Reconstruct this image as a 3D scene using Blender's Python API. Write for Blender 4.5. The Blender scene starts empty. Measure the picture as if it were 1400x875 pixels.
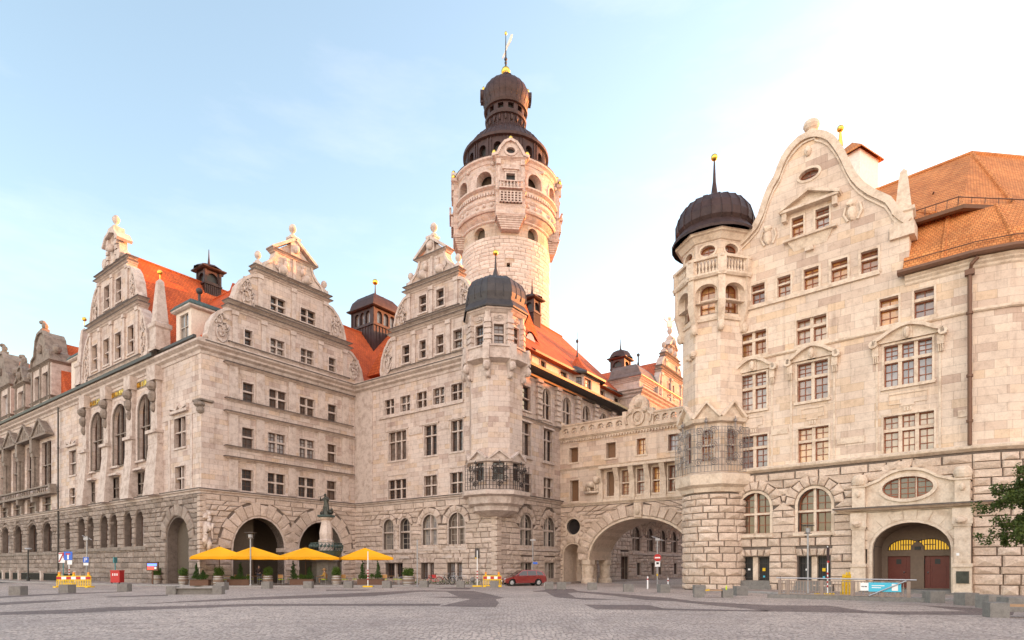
import bpy, bmesh, math, random
from math import pi, sin, cos, radians, sqrt, atan2
from mathutils import Vector, Matrix
from mathutils.geometry import tessellate_polygon
random.seed(7)
SC = bpy.context.scene
COL = SC.collection
# camera model: focal length in px of a 1400 px wide frame, horizon row, eye height
F = 830.0; CX = 700.0; HZ = 775.0; EH = 1.7

# ------------------------------------------------------------------ materials
def newmat(name):
    m = bpy.data.materials.new(name); m.use_nodes = True
    nt = m.node_tree; nt.nodes.clear()
    out = nt.nodes.new('ShaderNodeOutputMaterial'); b = nt.nodes.new('ShaderNodeBsdfPrincipled')
    nt.links.new(b.outputs[0], out.inputs[0])
    return m, nt, b
def N(nt, t, **kw):
    n = nt.nodes.new(t)
    for k, v in kw.items(): setattr(n, k, v)
    return n
def pos(nt):
    return N(nt, 'ShaderNodeNewGeometry').outputs['Position']
def noise(nt, vec, scale, detail=3, rough=.6):
    n = N(nt, 'ShaderNodeTexNoise'); n.inputs['Scale'].default_value = scale
    n.inputs['Detail'].default_value = detail; n.inputs['Roughness'].default_value = rough
    nt.links.new(vec, n.inputs['Vector']); return n.outputs['Fac']
def ramp(nt, fac, stops):
    r = N(nt, 'ShaderNodeValToRGB')
    e = r.color_ramp.elements
    while len(e) < len(stops): e.new(.5)
    for i, (p, c) in enumerate(stops):
        e[i].position = p; e[i].color = (c[0], c[1], c[2], 1)
    nt.links.new(fac, r.inputs[0]); return r.outputs[0]
def mix(nt, a, b, fac, mode='MIX'):
    n = N(nt, 'ShaderNodeMix', data_type='RGBA', blend_type=mode)
    for sock, v in ((n.inputs[0], fac), (n.inputs[6], a), (n.inputs[7], b)):
        if hasattr(v, 'is_linked'): nt.links.new(v, sock)
        elif isinstance(v, (int, float)): sock.default_value = v
        else: sock.default_value = (v[0], v[1], v[2], 1)
    return n.outputs[2]
def bump(nt, b, h, strength=.5, dist=.03):
    n = N(nt, 'ShaderNodeBump'); n.inputs['Strength'].default_value = strength
    n.inputs['Distance'].default_value = dist
    nt.links.new(h, n.inputs['Height']); nt.links.new(n.outputs[0], b.inputs['Normal'])
def ashlar(name, c1, c2, mortar, bw=.9, bh=.42, dirt=.45, rough_b=.35):
    m, nt, b = newmat(name)
    uv = N(nt, 'ShaderNodeUVMap'); P = pos(nt)
    br = N(nt, 'ShaderNodeTexBrick'); nt.links.new(uv.outputs[0], br.inputs['Vector'])
    br.offset = .43; br.squash = .75; br.squash_frequency = 3
    for k, v in (('Scale', 1.), ('Mortar Size', .012), ('Mortar Smooth', .3), ('Bias', 0.), ('Brick Width', bw), ('Row Height', bh)):
        br.inputs[k].default_value = v
    br.inputs['Color1'].default_value = (*c1, 1); br.inputs['Color2'].default_value = (*c2, 1); br.inputs['Mortar'].default_value = (*mortar, 1)
    # stones of odd colour: a second, bigger brick pattern
    br2 = N(nt, 'ShaderNodeTexBrick'); nt.links.new(uv.outputs[0], br2.inputs['Vector'])
    br2.offset = .43; br2.squash = .75; br2.squash_frequency = 3
    for k, v in (('Scale', 1.), ('Mortar Size', 0.), ('Bias', 0.), ('Brick Width', bw), ('Row Height', bh)):
        br2.inputs[k].default_value = v
    br2.inputs['Color1'].default_value = (0, 0, 0, 1); br2.inputs['Color2'].default_value = (1, 1, 1, 1)
    odd = ramp(nt, br2.outputs['Color'], [(0, (.70, .62, .60)), (.18, (.9, .86, .84)), (.3, (1, .98, .97)), (.7, (1, 1, 1)), (.82, (1.0, .90, .77)), (1, (1.15, 1.14, 1.12))])
    col = mix(nt, br.outputs['Color'], odd, 1., 'MULTIPLY')
    n1 = noise(nt, P, .22, 4); n2 = noise(nt, P, 2.6, 6, .7); n3 = noise(nt, P, 14, 4, .7)
    col = mix(nt, col, ramp(nt, n1, [(.3, (.80, .77, .76)), (.55, (1, 1, 1)), (.75, (1.1, 1.05, 1.0))]), 1., 'MULTIPLY')
    col = mix(nt, col, ramp(nt, n2, [(.33, (.62, .58, .56)), (.5, (1, 1, 1))]), dirt, 'MULTIPLY')
    col = mix(nt, col, ramp(nt, n3, [(.3, (.7, .68, .66)), (.55, (1.05, 1.05, 1.05))]), .35, 'MULTIPLY')
    st = N(nt, 'ShaderNodeVectorMath', operation='MULTIPLY'); st.inputs[1].default_value = (1.5, 1.5, .13); nt.links.new(P, st.inputs[0])
    n4 = noise(nt, st.outputs[0], 1., 5, .7)       # rain streaks and soot
    col = mix(nt, col, ramp(nt, n4, [(.28, (.52, .47, .45)), (.47, (1, 1, 1))]), dirt * 1.1, 'MULTIPLY')
    nt.links.new(col, b.inputs['Base Color']); b.inputs['Roughness'].default_value = .9
    b.inputs['Specular IOR Level'].default_value = .2
    inv = N(nt, 'ShaderNodeMath', operation='MULTIPLY_ADD'); nt.links.new(br.outputs['Fac'], inv.inputs[0])
    inv.inputs[1].default_value = -1.; nt.links.new(n3, inv.inputs[2])
    bump(nt, b, inv.outputs[0], rough_b, .02)
    return m
def rough_mat(name, c1, c2, dark, scale=3., rough=.9, bs=.6, bd=.05, metallic=0.):
    m, nt, b = newmat(name); P = pos(nt)
    n1 = noise(nt, P, .5, 3); n2 = noise(nt, P, scale, 6, .7); n3 = noise(nt, P, scale * 5, 4, .7)
    col = mix(nt, c1, c2, n1)
    col = mix(nt, col, ramp(nt, n2, [(.35, dark), (.55, (1, 1, 1))]), .8, 'MULTIPLY')
    col = mix(nt, col, ramp(nt, n3, [(.35, (.8, .8, .8)), (.6, (1.08, 1.08, 1.08))]), .6, 'MULTIPLY')
    nt.links.new(col, b.inputs['Base Color']); b.inputs['Roughness'].default_value = rough
    b.inputs['Metallic'].default_value = metallic; b.inputs['Specular IOR Level'].default_value = .3
    a = N(nt, 'ShaderNodeMath', operation='ADD'); nt.links.new(n2, a.inputs[0]); nt.links.new(n3, a.inputs[1])
    bump(nt, b, a.outputs[0], bs, bd)
    return m
def blocks_mat(name, c1, c2, c3):
    """rock faced blocks: every block (mesh island) its own tone"""
    m, nt, b = newmat(name); P = pos(nt)
    g = N(nt, 'ShaderNodeNewGeometry')
    n2 = noise(nt, P, 2.2, 6, .7); n3 = noise(nt, P, 9, 5, .75)
    col = ramp(nt, g.outputs['Random Per Island'], [(0, c1), (.4, c2), (.8, c3), (1, tuple(x * .9 for x in c1))])
    col = mix(nt, col, ramp(nt, n2, [(.30, (.6, .54, .50)), (.5, (1, 1, 1))]), .6, 'MULTIPLY')
    col = mix(nt, col, ramp(nt, n3, [(.33, (.72, .68, .66)), (.6, (1.12, 1.11, 1.1))]), .7, 'MULTIPLY')
    nt.links.new(col, b.inputs['Base Color']); b.inputs['Roughness'].default_value = .92
    b.inputs['Specular IOR Level'].default_value = .2
    a = N(nt, 'ShaderNodeMath', operation='ADD'); nt.links.new(n2, a.inputs[0]); nt.links.new(n3, a.inputs[1])
    bump(nt, b, a.outputs[0], .8, .07)
    return m
def tiles(name, c1, c2, bw=.3, bh=.3):
    m, nt, b = newmat(name); P = pos(nt)
    uv = N(nt, 'ShaderNodeUVMap')
    br = N(nt, 'ShaderNodeTexBrick'); nt.links.new(uv.outputs[0], br.inputs['Vector'])
    for k, v in (('Scale', 1.), ('Mortar Size', .02), ('Mortar Smooth', .6), ('Brick Width', bw), ('Row Height', bh)):
        br.inputs[k].default_value = v
    br.inputs['Color1'].default_value = (*c1, 1); br.inputs['Color2'].default_value = (*c2, 1)
    br.inputs['Mortar'].default_value = (c1[0] * .35, c1[1] * .3, c1[2] * .3, 1)
    n1 = noise(nt, P, .35, 5, .65); n2 = noise(nt, P, 3, 5, .7)
    col = mix(nt, br.outputs['Color'], ramp(nt, n1, [(.32, (.62, .58, .6)), (.6, (1.05, 1.02, 1))]), .8, 'MULTIPLY')
    col = mix(nt, col, ramp(nt, n2, [(.3, (.55, .5, .5)), (.55, (1, 1, 1))]), .45, 'MULTIPLY')
    nt.links.new(col, b.inputs['Base Color']); b.inputs['Roughness'].default_value = .8
    b.inputs['Specular IOR Level'].default_value = .25
    sx = N(nt, 'ShaderNodeSeparateXYZ'); nt.links.new(uv.outputs[0], sx.inputs[0])
    md = N(nt, 'ShaderNodeMath', operation='FRACT'); dv = N(nt, 'ShaderNodeMath', operation='DIVIDE')
    nt.links.new(sx.outputs[1], dv.inputs[0]); dv.inputs[1].default_value = -bh
    nt.links.new(dv.outputs[0], md.inputs[0]); bump(nt, b, md.outputs[0], .6, .05)
    return m
def simple(name, c, rough=.6, metallic=0., spec=.5, emit=None, var=.25, coat=0.):
    m, nt, b = newmat(name)
    if var:
        n = noise(nt, pos(nt), 6, 4)
        col = mix(nt, tuple(x * (1 - var) for x in c), tuple(min(1, x * (1 + var)) for x in c), n)
        nt.links.new(col, b.inputs['Base Color'])
    else: b.inputs['Base Color'].default_value = (*c, 1)
    b.inputs['Roughness'].default_value = rough; b.inputs['Metallic'].default_value = metallic
    b.inputs['Specular IOR Level'].default_value = spec; b.inputs['Coat Weight'].default_value = coat
    if emit:
        b.inputs['Emission Color'].default_value = (*emit[0], 1); b.inputs['Emission Strength'].default_value = emit[1]
    return m
def glass_mat(name, stops, rough=.06, ior=1.5):
    """panes: each window differs (curtain, blind, dark room, painted reflection), the sky mirrored on top"""
    m, nt, b = newmat(name)
    oi = N(nt, 'ShaderNodeObjectInfo'); P = pos(nt)
    c = ramp(nt, oi.outputs['Random'], stops)
    n = noise(nt, P, 1.1, 2); c = mix(nt, c, ramp(nt, n, [(.42, (.45, .45, .5)), (.55, (1.1, 1.1, 1.1))]), .7, 'MULTIPLY')
    nt.links.new(c, b.inputs['Base Color']); b.inputs['Roughness'].default_value = .35
    b.inputs['Specular IOR Level'].default_value = .5
    b.inputs['Coat Weight'].default_value = 1.; b.inputs['Coat Roughness'].default_value = rough; b.inputs['Coat IOR'].default_value = ior
    w = noise(nt, P, .8, 2)
    bm = N(nt, 'ShaderNodeBump'); bm.inputs['Strength'].default_value = .25; bm.inputs['Distance'].default_value = .03
    nt.links.new(w, bm.inputs['Height']); nt.links.new(bm.outputs[0], b.inputs['Coat Normal'])
    return m

M = {}
M['wall'] = ashlar('limestone ashlar', (.66, .56, .505), (.56, .465, .42), (.36, .29, .26), 1.15, .46, .6)
M['wall_r'] = ashlar('cream limestone ashlar', (.77, .635, .53), (.68, .55, .455), (.50, .40, .33), 1.35, .5)
M['tower_wall'] = ashlar('rock faced tower stone', (.62, .52, .43), (.48, .40, .33), (.22, .17, .14), 1.3, .62, .5, .9)
M['trim'] = rough_mat('carved limestone', (.62, .52, .465), (.52, .43, .385), (.62, .56, .53), 1.6, .9, .4, .03)
M['trim_r'] = rough_mat('carved cream limestone', (.76, .62, .50), (.66, .53, .425), (.68, .61, .56), 1.6, .9, .4, .03)
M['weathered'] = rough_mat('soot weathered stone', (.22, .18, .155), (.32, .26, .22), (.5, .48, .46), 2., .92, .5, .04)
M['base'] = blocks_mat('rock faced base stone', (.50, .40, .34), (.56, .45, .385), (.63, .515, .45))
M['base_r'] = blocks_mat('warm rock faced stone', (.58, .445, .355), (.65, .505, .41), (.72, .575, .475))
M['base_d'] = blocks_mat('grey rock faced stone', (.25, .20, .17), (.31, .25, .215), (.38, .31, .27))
M['tiles'] = tiles('red clay roof tiles', (.66, .14, .045), (.52, .105, .04))
M['tiles_r'] = tiles('orange clay roof tiles', (.80, .32, .115), (.66, .225, .075), .2, .2)
M['copper'] = rough_mat('brown oxidised copper', (.045, .028, .027), (.08, .043, .038), (.55, .5, .5), 1.5, .5, .3, .02, .2)
M['lead'] = rough_mat('dark lead sheet', (.05, .045, .047), (.08, .072, .072), (.6, .6, .65), 1.5, .5, .3, .02, .15)
M['verdigris'] = rough_mat('green patinated copper', (.055, .09, .09), (.10, .15, .14), (.4, .4, .45), 4., .6, .3, .02, .2)
M['bronze'] = rough_mat('dark bronze', (.045, .05, .045), (.09, .09, .075), (.5, .5, .5), 6., .45, .3, .02, .6)
M['gold'] = simple('gilding', (.95, .55, .12), .28, 1.)
M['iron_l'] = simple('pale wrought iron', (.26, .23, .22), .5, .5)
M['iron'] = simple('wrought iron', (.07, .058, .055), .55, .5)
M['gutter'] = simple('dark gutter metal', (.055, .045, .04), .5, .4)
M['glass'] = glass_mat('window panes', [(0, (.012, .01, .012)), (.45, (.035, .028, .028)), (.65, (.12, .075, .055)), (.82, (.22, .19, .17)), (1, (.42, .40, .40))])
M['glass_r'] = glass_mat('panes with painted reflections', [(0, (.30, .26, .25)), (.22, (.58, .40, .26)), (.4, (.70, .32, .08)), (.58, (.14, .045, .015)), (.75, (.55, .46, .40)), (.88, (.26, .12, .06)), (1, (.30, .28, .32))], ior=1.6)  # warm reflected light painted into the pane colours
M['sash'] = simple('dark window wood', (.10, .05, .032), .5)
M['sash_r'] = simple('red brown window wood', (.28, .075, .03), .5)
M['sash_w'] = simple('pale window wood', (.42, .36, .31), .5)
M['door'] = simple('red brown door wood', (.17, .022, .011), .5)
M['plaster'] = simple('pale plaster', (.66, .56, .48), .9)
M['white_plaster'] = simple('white plaster', (.8, .76, .7), .9)
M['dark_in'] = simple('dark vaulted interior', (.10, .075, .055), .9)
M['concrete'] = rough_mat('concrete', (.19, .175, .16), (.25, .23, .215), (.7, .7, .7), 5., .9, .3, .01)
M['asphalt'] = rough_mat('asphalt', (.055, .055, .06), (.075, .072, .075), (.8, .8, .8), 8., .9, .3, .01)
M['yellow_cloth'] = simple('golden yellow canvas', (.95, .44, .03), .85, 0, .2, None, .08)
M['yellow'] = simple('yellow plastic', (.85, .50, .01), .5)
M['orange'] = simple('orange lamp plastic', (.9, .28, .02), .35)
M['red'] = simple('signal red', (.5, .02, .02), .45, 0, .5, None, .05)
M['white'] = simple('white coating', (.8, .8, .8), .5, 0, .5, None, .05)
M['blue'] = simple('sign blue', (.01, .12, .55), .4, 0, .5, None, .05)
M['cyan'] = simple('banner cyan', (.01, .45, .62), .5, 0, .5, None, .03)
M['black'] = simple('black plastic', (.02, .02, .02), .5, 0, .5, None, 0)
M['steel'] = simple('galvanised steel', (.45, .45, .46), .4, .7)
M['pole'] = simple('grey painted pole', (.34, .34, .35), .45, .4)
M['teal'] = simple('teal painted steel', (.04, .22, .24), .5)
M['wood'] = simple('bench wood', (.36, .22, .13), .7)
M['darkwood'] = simple('dark planter wood', (.13, .06, .035), .7)
M['barrel'] = simple('weathered barrel oak', (.22, .15, .11), .8)
M['chairwood'] = simple('orange brown chair wood', (.5, .25, .09), .6)
M['lime'] = simple('lime cushion', (.5, .68, .03), .8)
M['carpaint'] = simple('dark red car paint', (.20, .006, .008), .25, .1, .5, None, .03, 1.)
M['carglass'] = simple('tinted car glass', (.02, .022, .025), .08, 0, .8, None, 0)
M['rubber'] = simple('tyre rubber', (.02, .02, .02), .8, 0, .3, None, 0)
M['skin'] = simple('skin', (.58, .34, .24), .6, 0, .4, None, .05)
M['hair'] = simple('blond hair', (.55, .34, .14), .7)
M['hair_d'] = simple('dark hair', (.04, .025, .02), .7)
M['shirt_d'] = simple('dark jacket', (.05, .03, .03), .8)
M['shirt_y'] = simple('ochre jacket', (.52, .30, .08), .85)
M['trouser'] = simple('blue grey trousers', (.08, .09, .13), .85)
M['base_gap'] = rough_mat('dark joint backing', (.15, .115, .098), (.21, .165, .14), (.6, .6, .6), 3., .95, .3, .02)  # darker wall colour seen between the base stones
M['lit'] = simple('lamp lit yellow glass', (.35, .2, .03), .4, 0, .5, ((1., .62, .04), .12), 0)
M['screen'] = simple('lit display', (.1, .2, .6), .3, 0, .5, ((.02, .1, .7), .8), 0)
M['screen_r'] = simple('lit display red', (.4, .05, .05), .3, 0, .5, ((.4, .03, .02), .8), 0)
M['lampglass'] = simple('lamp glass', (.55, .58, .62), .15)

def leafmat(name, a, b_):
    m, nt, b = newmat(name)
    g = N(nt, 'ShaderNodeNewGeometry')
    c = ramp(nt, g.outputs['Random Per Island'], [(0, a), (1, b_)])
    nt.links.new(c, b.inputs['Base Color']); b.inputs['Roughness'].default_value = .6
    b.inputs['Specular IOR Level'].default_value = .3
    return m
M['tower_blocks'] = blocks_mat('tower rock faced blocks', (.56, .475, .42), (.63, .54, .48), (.69, .60, .535))
M['vane'] = simple('pale gilded vane', (.8, .68, .55), .4, .3)
M['door_brown'] = simple('brown shutter wood', (.20, .10, .05), .6)
M['gutter_r'] = simple('brown copper gutter', (.16, .075, .045), .5, .3)
M['glass_r2'] = glass_mat('dark reflecting panes', [(0, (.05, .03, .02)), (.5, (.14, .07, .035)), (1, (.26, .15, .09))])
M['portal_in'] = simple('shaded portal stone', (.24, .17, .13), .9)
M['yellow_cloth2'] = simple('golden canvas edge', (.85, .36, .02), .85, 0, .2, None, .15)
M['flashing'] = rough_mat('weathered lead flashing', (.10, .08, .07), (.16, .13, .115), (.6, .6, .6), 3., .8, .3, .02)
M['mansard'] = rough_mat('brown grey sheet roof', (.15, .115, .10), (.21, .165, .145), (.6, .6, .6), 1.5, .55, .3, .02, .1)
M['hat'] = simple('straw hat', (.62, .36, .2), .8)
M['rail_post'] = simple('taupe railing steel', (.27, .2, .17), .5, .3)
M['leaf'] = leafmat('tree leaves', (.035, .06, .012), (.09, .12, .025))
M['leaf_b'] = leafmat('bush leaves', (.035, .075, .012), (.09, .15, .02))
M['conifer'] = leafmat('conifer needles', (.02, .055, .012), (.05, .10, .02))
M['bark'] = rough_mat('bark', (.12, .085, .06), (.18, .13, .09), (.5, .5, .5), 8., .9, .6, .03)

def cobble(name, c1, c2, gap, mult=1.):
    m, nt, b = newmat(name); P = pos(nt)
    wn = N(nt, 'ShaderNodeTexNoise'); wn.inputs['Scale'].default_value = 1.3; wn.inputs['Detail'].default_value = 2
    nt.links.new(P, wn.inputs['Vector'])
    va = N(nt, 'ShaderNodeVectorMath', operation='MULTIPLY_ADD')
    nt.links.new(wn.outputs['Color'], va.inputs[0]); va.inputs[1].default_value = (.25, .25, 0); nt.links.new(P, va.inputs[2])
    vo = N(nt, 'ShaderNodeTexVoronoi', feature='DISTANCE_TO_EDGE'); vo.inputs['Scale'].default_value = 7.2
    vo.inputs['Randomness'].default_value = .55
    vc = N(nt, 'ShaderNodeTexVoronoi', feature='F1'); vc.inputs['Scale'].default_value = 7.2
    vc.inputs['Randomness'].default_value = .55
    nt.links.new(va.outputs[0], vo.inputs['Vector']); nt.links.new(va.outputs[0], vc.inputs['Vector'])
    sx = N(nt, 'ShaderNodeSeparateColor'); nt.links.new(vc.outputs['Color'], sx.inputs[0])
    col = ramp(nt, sx.outputs[0], [(0, c1), (1, c2)])
    n1 = noise(nt, P, .12, 4, .6); n2 = noise(nt, P, .9, 5, .65); n3 = noise(nt, P, 22, 3, .6)
    col = mix(nt, col, ramp(nt, n1, [(.35, (.70, .69, .70)), (.6, (1.06, 1.04, 1.02))]), .9, 'MULTIPLY')
    col = mix(nt, col, ramp(nt, n2, [(.35, (.66, .63, .62)), (.52, (1, 1, 1))]), .65, 'MULTIPLY')
    col = mix(nt, col, ramp(nt, n3, [(.3, (.75, .75, .75)), (.6, (1.1, 1.1, 1.1))]), .5, 'MULTIPLY')
    edge = N(nt, 'ShaderNodeMapRange'); edge.inputs[1].default_value = .03; edge.inputs[2].default_value = .13
    nt.links.new(vo.outputs['Distance'], edge.inputs[0])
    col = mix(nt, gap, col, edge.outputs[0])
    nt.links.new(col, b.inputs['Base Color']); b.inputs['Roughness'].default_value = .72
    ed2 = N(nt, 'ShaderNodeMapRange'); ed2.inputs[2].default_value = .25; nt.links.new(vo.outputs['Distance'], ed2.inputs[0])
    a = N(nt, 'ShaderNodeMath', operation='MULTIPLY_ADD'); nt.links.new(sx.outputs[1], a.inputs[0]); a.inputs[1].default_value = .45
    nt.links.new(ed2.outputs[0], a.inputs[2])
    bump(nt, b, a.outputs[0], .9, .03)
    return m
M['cobble'] = cobble('granite setts', (.52, .42, .37), (.70, .58, .51), (.23, .18, .16))
M['cobble_d'] = cobble('dark basalt setts', (.21, .155, .14), (.30, .225, .205), (.11, .08, .072))
M['flag'] = ashlar('pavement slabs', (.42, .36, .33), (.35, .30, .275), (.16, .13, .12), .7, .5)
M['kerb'] = rough_mat('granite kerb', (.30, .28, .27), (.36, .33, .31), (.7, .7, .7), 6., .85, .3, .01)

# ------------------------------------------------------------------ objects
ORG = {}
def setp(o, label=None, cat=None, group=None, kind=None):
    if label: o['label'] = label
    if cat: o['category'] = cat
    if group: o['group'] = group
    if kind: o['kind'] = kind
    return o
def thing(name, label, cat, loc=(0, 0, 0), group=None):
    o = bpy.data.objects.new(name, None); COL.objects.link(o); o.location = loc
    o.empty_display_size = .3
    ORG[o.name] = Vector(loc); return setp(o, label, cat, group)
def children(o):
    return [c for c in COL.objects if c.parent is o]
def copy_tree(o, parent=None):
    kids = KIDS.get(o.name, [])
    c = o.copy(); COL.objects.link(c); c.parent = parent
    KIDS[c.name] = [copy_tree(k, c) for k in kids]
    return c
KIDS = {}
def place(proto, used, loc, rz=0, label=None, scale=None):
    """first call moves the prototype itself, later ones copy it with its parts"""
    o = proto if not used else copy_tree(proto)
    o.location = loc; o.rotation_euler = (0, 0, rz)
    if scale: o.scale = (scale,) * 3 if isinstance(scale, (int, float)) else scale
    if label: o['label'] = label
    return o

class MB:
    def __init__(s): s.v = []; s.f = []
    def add(s, vs, fs):
        b = len(s.v); s.v += [tuple(v) for v in vs]; s.f += [tuple(i + b for i in f) for f in fs]
    def hexa(s, p):
        s.add(p, [(0, 3, 2, 1), (4, 5, 6, 7), (0, 1, 5, 4), (1, 2, 6, 5), (2, 3, 7, 6), (3, 0, 4, 7)])
    def box(s, c, size, rz=0):
        x, y, z = size[0] / 2, size[1] / 2, size[2] / 2; cs, sn = cos(rz), sin(rz)
        s.hexa([(c[0] + a * x * cs - b_ * y * sn, c[1] + a * x * sn + b_ * y * cs, c[2] + d * z)
                for d in (-1, 1) for a, b_ in ((-1, -1), (1, -1), (1, 1), (-1, 1))])
    def pbox(s, pl, s0, s1, z0, z1, o0, o1, top=0):
        s.hexa([pl.W(s0, z0, o1), pl.W(s1, z0, o1), pl.W(s1, z0, o0), pl.W(s0, z0, o0),
                pl.W(s0, z1, o1 - top), pl.W(s1, z1, o1 - top), pl.W(s1, z1, o0), pl.W(s0, z1, o0)])
    def prism(s, pts_a, pts_b):
        n = len(pts_a)
        s.add(list(pts_a) + list(pts_b), [tuple(range(n))[::-1], tuple(range(n, 2 * n))] + [(i, (i + 1) % n, n + (i + 1) % n, n + i) for i in range(n)])
    def tube(s, pts, r, n=6, r2=None):
        pts = [Vector(p) for p in pts]; k = len(pts); b = len(s.v)
        for i, p in enumerate(pts):
            t = (pts[min(i + 1, k - 1)] - pts[max(i - 1, 0)])
            if t.length < 1e-6: t = Vector((0, 0, 1))
            t.normalize(); a = t.cross(Vector((0, 0, 1)) if abs(t.z) < .9 else Vector((1, 0, 0))).normalized(); c = t.cross(a)
            rr = r if r2 is None else r + (r2 - r) * i / max(1, k - 1)
            if isinstance(r, (list, tuple)): rr = r[i]
            for j in range(n):
                an = 2 * pi * j / n; s.v.append(tuple(p + (a * cos(an) + c * sin(an)) * rr))
        for i in range(k - 1):
            for j in range(n):
                s.f.append((b + i * n + j, b + i * n + (j + 1) % n, b + (i + 1) * n + (j + 1) % n, b + (i + 1) * n + j))
        s.f.append(tuple(b + j for j in range(n))[::-1]); s.f.append(tuple(b + (k - 1) * n + j for j in range(n)))
    def lathe(s, c, prof, n=16, rot=0, a0=0, a1=2 * pi):
        full = abs(a1 - a0 - 2 * pi) < 1e-6; m = n if full else n + 1; b = len(s.v)
        for r, z in prof:
            for j in range(m):
                an = rot + a0 + (a1 - a0) * j / n
                s.v.append((c[0] + r * cos(an), c[1] + r * sin(an), (c[2] if len(c) > 2 else 0) + z))
        for i in range(len(prof) - 1):
            for j in range(n):
                k = (j + 1) % m
                s.f.append((b + i * m + j, b + i * m + k, b + (i + 1) * m + k, b + (i + 1) * m + j))
    def blob(s, c, r, n=8, m=5, jit=0):
        b = len(s.v); rx, ry, rz = (r, r, r) if isinstance(r, (int, float)) else r
        for i in range(1, m):
            for j in range(n):
                th = pi * i / m; an = 2 * pi * j / n; k = 1 + random.uniform(-jit, jit)
                s.v.append((c[0] + rx * k * sin(th) * cos(an), c[1] + ry * k * sin(th) * sin(an), c[2] + rz * k * cos(th)))
        s.v.append((c[0], c[1], c[2] + rz)); s.v.append((c[0], c[1], c[2] - rz)); t = len(s.v) - 2
        for j in range(n):
            k = (j + 1) % n; s.f.append((b + j, b + k, t)); s.f.append((b + (m - 2) * n + k, b + (m - 2) * n + j, t + 1))
            for i in range(m - 2): s.f.append((b + i * n + k, b + i * n + j, b + (i + 1) * n + j, b + (i + 1) * n + k))
    def build(s, name, mat, parent=None, smooth=False, cyl=None, recalc=True, **props):
        off = ORG[parent.name] if parent is not None else Vector((0, 0, 0))
        me = bpy.data.meshes.new(name)
        me.from_pydata([(v[0] - off.x, v[1] - off.y, v[2] - off.z) for v in s.v], [], s.f)
        if recalc:
            bm = bmesh.new(); bm.from_mesh(me); bmesh.ops.recalc_face_normals(bm, faces=bm.faces); bm.to_mesh(me); bm.free()
        me.update(); uvl = me.uv_layers.new(name='UVMap'); co = [Vector(v.co) + off for v in me.vertices]
        data = [0.0] * (2 * len(me.loops))
        for p in me.polygons:
            if cyl and abs(p.normal.z) < .95:
                cx, cy, r = cyl; a0 = None
                for li in p.loop_indices:
                    v = co[me.loops[li].vertex_index]; a = atan2(v.y - cy, v.x - cx)
                    if a0 is None: a0 = a
                    while a - a0 > pi: a -= 2 * pi
                    while a - a0 < -pi: a += 2 * pi
                    data[2 * li] = a * r; data[2 * li + 1] = v.z
                continue
            n = p.normal
            t = Vector((-n.y, n.x, 0)) if abs(n.z) < .98 else Vector((1, 0, 0))
            t.normalize(); b = n.cross(t)
            for li in p.loop_indices:
                v = co[me.loops[li].vertex_index]; data[2 * li] = v.dot(t) + 100; data[2 * li + 1] = v.dot(b) + 100
        uvl.data.foreach_set('uv', data)
        if smooth: me.polygons.foreach_set('use_smooth', [True] * len(me.polygons))
        me.materials.append(mat if not isinstance(mat, str) else M[mat])
        o = bpy.data.objects.new(name, me); COL.objects.link(o)
        if parent is not None:
            o.parent = parent; KIDS.setdefault(parent.name, []).append(o)
        ORG[o.name] = off; setp(o, **props); return o

# ------------------------------------------------------------------ facade planes
class Pl:
    def __init__(s, P, d):
        s.P = Vector(P[:2]); s.d = Vector(d[:2]).normalized(); s.n = Vector((s.d.y, -s.d.x))
    def W(s, a, z, o=0.):
        v = s.P + s.d * a + s.n * o; return (v.x, v.y, z)
    def q(s, x, y=HZ):
        a = Vector(((x - CX) / F, 1.)); t = s.P.dot(s.n) / a.dot(s.n)
        return ((a * t - s.P).dot(s.d), EH + t * (HZ - y) / F)
    def S(s, x): return s.q(x)[0]
    def Z(s, x, y): return s.q(x, y)[1]
class Bent:
    """facade coordinates carried round a bent or closed plan line; s = length along it"""
    def __init__(s, pts, closed=False):
        s.p = [Vector(p[:2]) for p in pts] + ([Vector(pts[0][:2])] if closed else []); s.l = [0.]
        for a, b in zip(s.p, s.p[1:]): s.l.append(s.l[-1] + (b - a).length)
        n = []
        for i in range(len(s.p)):
            a = s.p[i - 1] if i else (s.p[-2] if closed else s.p[0]); b = s.p[i + 1] if i < len(s.p) - 1 else (s.p[1] if closed else s.p[-1])
            d = (b - a).normalized(); n.append(Vector((d.y, -d.x)))
        s.nn = n; s.L = s.l[-1]; s.closed = closed
    def W(s, a, z, o=0.):
        a = a % s.L if s.closed else min(max(a, 0), s.L - 1e-6)
        i = next(k for k in range(len(s.l) - 1) if s.l[k + 1] > a or k == len(s.l) - 2); t = (a - s.l[i]) / (s.l[i + 1] - s.l[i])
        v = s.p[i].lerp(s.p[i + 1], t) + s.nn[i].lerp(s.nn[i + 1], t) * o; return (v.x, v.y, z)
def quoins(path, root, mat, z1=8.15, course=.47, seed=1):
    random.seed(seed); m = MB(); z = .03
    while z < z1 - .2:
        h = min(course * random.uniform(.75, 1.25), z1 - z); sweep(m, path, [(-.02, z + .02), (.12, z + .02), (.2, z + .07), (.21, z + h - .07), (.12, z + h - .02), (-.02, z + h - .02)]); z += h
    m.build('corner_quoins', mat, root)
def ground(x, y, z=0.):
    t = (EH - z) * F / (y - HZ); return Vector(((x - CX) / F * t, t, z))
def at(x, Y, y=None):
    return Vector(((x - CX) / F * Y, Y, 0 if y is None else EH + (HZ - y) * Y / F))
V1 = -430.; V2 = CX + F * F / 1130.
u2 = Vector(((V2 - CX) / F, 1.)).normalized()          # towards the right, away
w2 = Vector((-u2.y, u2.x))                              # towards the left, away
TC = Vector(((679 - CX) / F * 55.3, 55.3))              # corner turret's corner
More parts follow.
